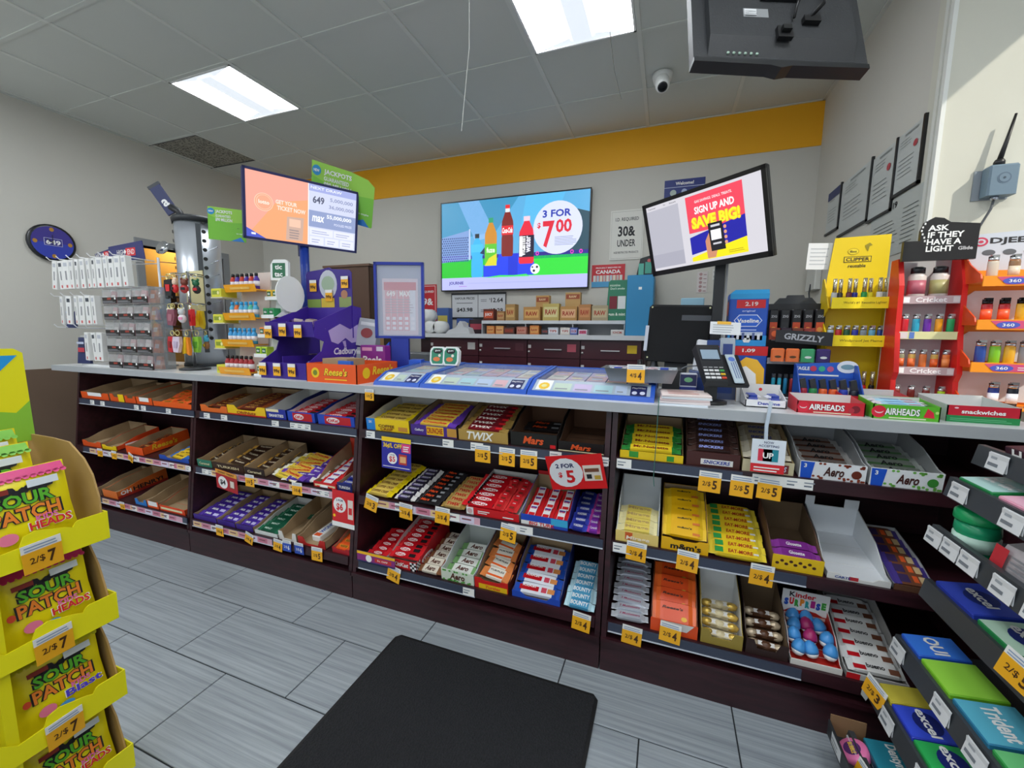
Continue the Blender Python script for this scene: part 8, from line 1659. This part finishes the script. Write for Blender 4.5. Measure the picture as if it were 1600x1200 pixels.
for k, y0, y1, c, tp, tx_, bd, lb in ((3, 1.26, 1.41, '2a3fb0', '3a4fc0', 'excel', '23307a', 'blue gum carton at the far end of the fourth gum rack shelf'), (3, 1.12, 1.245, '1f8a4a', 'bfe0c8', 'excel', '23307a', 'green and white gum carton second on the fourth gum rack shelf'), (3, .98, 1.105, 'e08aa8', 'f2d0dc', 'excel', '23307a', 'pink and white gum carton third on the fourth gum rack shelf'),
                                      (2, 1.34, 1.43, '2a5fd0', '3a7ae0', 'OUI', None, 'blue and white carton at the far end of the third gum rack shelf'), (2, 1.21, 1.33, '7ac02a', '9ad84a', '', None, 'lime green carton on the third gum rack shelf'), (2, 1.08, 1.20, '2a7aa0', '5ab0c8', 'Trident', None, 'teal carton near the frame edge on the third gum rack shelf'), (2, .94, 1.07, '2f9a4a', '6ac07a', '', None, 'green carton at the frame edge on the third gum rack shelf'),
                                      (1, 1.36, 1.43, 'c8b83a', 'd8c84a', '', None, 'small yellow carton at the far end of the second gum rack shelf'), (1, 1.25, 1.355, '2a3fc0', '3a52d8', 'excel', '1f2a78', 'royal blue gum carton with a white backed lid on the second shelf'), (1, 1.14, 1.245, '1f9a4a', '2fb05a', 'excel', '1f2a78', 'bright green gum carton on the second gum rack shelf'), (1, 1.03, 1.135, '1f8fd0', '2fa8e8', 'excel', '1f2a78', 'bright cyan gum carton on the second gum rack shelf'), (1, .90, 1.02, 'e86ab0', 'f08ac0', 'excel', '1f2a78', 'hot pink gum carton at the frame bottom on the second shelf'),
                                      (0, 1.29, 1.40, '1f6a80', '2a8aa0', 'Dentyne', None, 'teal gum carton with white script on the lowest gum rack shelf'), (0, 1.16, 1.28, 'c9d0d0', 'dde4e4', 'Dentyne', None, 'white gum carton with black script on the lowest gum rack shelf')):
    gbox(k, y0, y1, .055, c, lb, tx_, WHITE if (bd or k != 0 or y0 > 1.2) else INK, bd, topc=tp, lidc='d0d4d6' if bd and y0 > 1.0 else None, dx=.03 if k == 0 else .012)
# tape gum discs in a little tray at the rack's foot
tg_ = thing('gum_tray', (.565, 1.30, .10), 'small black gum tray with pale labels at the lower end of the rack', 'tray')
MB().box(-.03, .06, -.22, .13, -.0, .004, gd).box(-.034, -.03, -.22, .13, 0, .05, gd).box(-.03, .06, .126, .13, 0, .07, M('8a6a4a', .7)).build('body', tg_)
for q in range(2): MB().rect(panel((-.034, .06-.14*q, .025), (0, -1, 0), (0, 0, 1)), -.035, -.018, .035, .018, M('dfe1e3'), 1).lines(panel((-.034, .06-.14*q, .025), (0, -1, 0), (0, 0, 1)), -.03, .02, -.012, .012, 2, M('8a9096'), 2, .4).build('label', tg_)
for q in range(3):
    m = MB().lathe([(.036, 0), (.04, .004), (.04, .02), (.034, .026)], M('ec7ab0', .35), 16).disc(panel((0, 0, .026), (0, -1, 0), (1, 0, 0)), 0, 0, .022, M('5a2a6a'), 1).text(panel((0, 0, .026), (0, -1, 0), (1, 0, 0)), 'BUBBLE', 0, 0, .012, M('f0c83a'), 2, .036, .04)
    tag(m.build('gum_roll', loc=(.585, 1.37-.10*q, .1045), rot=(0, -.5, 0)), '%s pink round gum tape from the far end in the small black tray' % ORD[q], 'gum', 'pink gum tapes')

# ---------------------------------------------------------------- yellow sour candy floor display at the left edge (faces the aisle)
XF, YE = -1.33, .596
sd = thing('candy_floor_display', (XF, YE, 0), 'bright yellow cardboard floor display of sour candy bags at the left edge', 'floor display', None, (0, 0, math.pi/2))
yc = M('e6dc0c', .5); yc2 = M('efe612', .5); cbd = M('b8955c', .8, noise=.06, scale=25)
ZL = (.862, .638, .414, .190); LX = -.75
for k, zt in enumerate(ZL):
    h = .072
    fl_ = MB().box(LX, -.003, .003, .36, zt-h, zt-h+.004, yc).build('tray_floor', sd)
    MB().slab([(LX, zt-h), (0, zt-h), (0, zt), (-.055, zt), (-.062, zt-.004), (-.068, zt-.014), (-.08, zt-.008), (-.13, zt+.006), (-.15, zt+.0), (-.158, zt-.022), (-.2, zt-.026), (-.23, zt), (LX, zt)], 'y', -.003, 0, yc2).build('tray_front', fl_)
    MB().slab([(0, zt-h), (.36, zt-h), (.36, zt), (0, zt)], 'x', -.003, 0, yc).build('tray_side', fl_)
    if k == 0: MB().slab([(.01, zt-h+.005), (.36, zt-h+.005), (.36, 1.037), (.2, 1.037), (.12, 1.033), (.06, .995), (.03, .957), (.012, .9)], 'x', -.008, -.004, cbd).build('side_wing', fl_)
    else: MB().slab([(.01, zt-h+.005), (.36, zt-h+.005), (.36, zt+.145), (.10, zt+.145), (.05, zt+.07), (.03, zt+.01)], 'x', -.008, -.004, cbd).build('side_wing', fl_)
    if k: MB().box(-.215, -.195, .005, .36, zt-h+.004, zt+.148, yc).build('compartment_wall', fl_)
MB().box(LX, -.004, .36, .366, 0, 1.03, cbd).build('back_panel', sd)
MB().box(LX, -.01, .01, .35, .0, .11, yc).build('plinth', sd)
hd = MB().slab([(-.75, 1.02), (0, 1.02), (-.004, 1.26), (-.02, 1.272), (-.75, 1.272)], 'y', .30, .304, M('ece40e', .5)); P = panel((-.05, .30, 1.16), (1, 0, 0), (0, 0, 1))
hd.text(P, 'CHY', -.085, .05, .09, M('1f9ae0'), 1, .24, .14).pol(P, [(-.4, -.14), (.05, -.14), (.048, -.03), (.02, -.06), (-.02, -.05), (-.08, -.07), (-.2, -.08), (-.4, -.07)], M('8cc63a'), 1)
hd.build('header_board', sd)
def sour_bag(key, topc, second, sc2):
    def mk():
        W, H = .180, .205; m = MB(); n = 6
        # pillow pouch: grid swelling in the middle, flat sealed edges
        vs = []; fs = []
        for j in range(n+1):
            for i in range(n+1):
                u = i/n*2-1; v = j/n*2-1; b = (1-u**4)*(1-v**4)
                vs.append((u*W/2*(1-.04*(1-abs(v))), -.026*b, (v+1)/2*H))
        for j in range(n):
            for i in range(n): a = j*(n+1)+i; fs.append((a, a+1, a+n+2, a+n+1))
        b0 = len(vs)
        yel = M('f0e014', .3)
        m.add(vs[:b0], fs, yel, True); m.add([(x, -y*.6+.001, z) for x, y, z in vs[:b0]], [tuple(reversed(f)) for f in fs], yel, True)
        P = panel((0, -.0265, H*.58), (1, 0, 0), (0, 0, 1)) @ Matrix.Diagonal((.74, .74, 1, 1))
        Pt = panel((0, -.010, H*.93), (1, 0, 0), (0, .7, 1)); m.rect(Pt, -W*.47, -.010, W*.47, .014, M(topc, .4), 4)
        for k in range(14): m.disc(Pt, -W*.455+k*W*.07, -.010, .006, M(topc, .4), 4, .006, 6)
        m.rect(P, .02, .055, .09, .078, M('dfe6ea'), 2).rect(P, -.07, .05, -.02, .066, M('8a2a20'), 2)
        for k in range(9): m.disc(P, -.045+.014*k, .045+.006*(k % 3), .012, INK, 1, .011, 7)
        m.text(P, 'SOUR', .005, .025, .044, INK, 2, .142, .09).text(P, 'SOUR', .005, .025, .040, M('5ab52a'), 3, .132, .04)
        m.text(P, 'PATCH', .005, -.022, .048, INK, 2, .160, .09).text(P, 'PATCH', .005, -.022, .044, M('f0862a'), 3, .150, .04).text(P, 'KIDS', .045, -.046, .018, M('e86ab0'), 4, .05, .05)
        m.text(P, second, .05, -.066, .028, WHITE, 5, .10, .07).text(P, second, .05, -.066, .025, M(sc2), 6, .095, .03)
        m.disc(P, -.045, -.085, .022, M('e87aa0'), 2, .018).disc(P, .0, -.10, .02, M('4a9ae0'), 2, .012).disc(P, -.085, -.03, .01, M('d84a2a'), 2, .012)
        return m.mesh('candy_bag')
    return shared('sour'+key, mk)
SB1 = sour_bag('heads', 'd8327a', 'HEADS', 'd8262e'); SB2 = sour_bag('plain', '7ac03a', 'KIDS', 'c83a8a'); SB3 = sour_bag('blast', 'd8d42a', 'Blast', '4a3ac8')
for me, lx, ly, z, sc, tz, lb in ((SB1, -.125, .045, .797, 1, 0, 'front sour candy bag with a pink top on the upper tier'), (SB2, -.155, .115, .842, 1, 0, 'sour candy bag with a green top behind the front one'), (SB2, -.15, .185, .868, 1, 0, 'rearmost green topped sour candy bag on the upper tier'), (SB1, -.31, .05, .797, 1, 0, 'sour candy bag cut off by the left frame edge on the upper tier'),
                                (SB1, -.105, .05, .573, .96, 0, 'sour candy bag with a pink top on the second tier'), (SB3, -.10, .05, .349, .96, 0, 'sour candy bag with violet lettering on the third tier'), (SB1, -.10, .05, .125, .96, 0, 'sour candy bag on the lowest tier at the frame bottom')):
    o = inst('candy_bag', me, loc=(XF-ly, YE+lx, z), rot=(-.14, -.05, math.pi/2-.06)); o.scale = (sc, sc, sc); tag(o, lb, 'candy bag', 'sour candy bags')
for k in range(3):
    o = inst('price_tag', ptag_mesh('7', '2/$'), loc=(XF+.008, YE-.125, ZL[k]-.052), rot=(.1, -.06, math.pi/2)); o.scale = (.98, .98, .98)
    tag(o, 'large yellow 2 for 7 dollar tag on the %s tier of the yellow candy display' % ('upper', 'second', 'third')[k], 'price tag', 'hanging price tags')
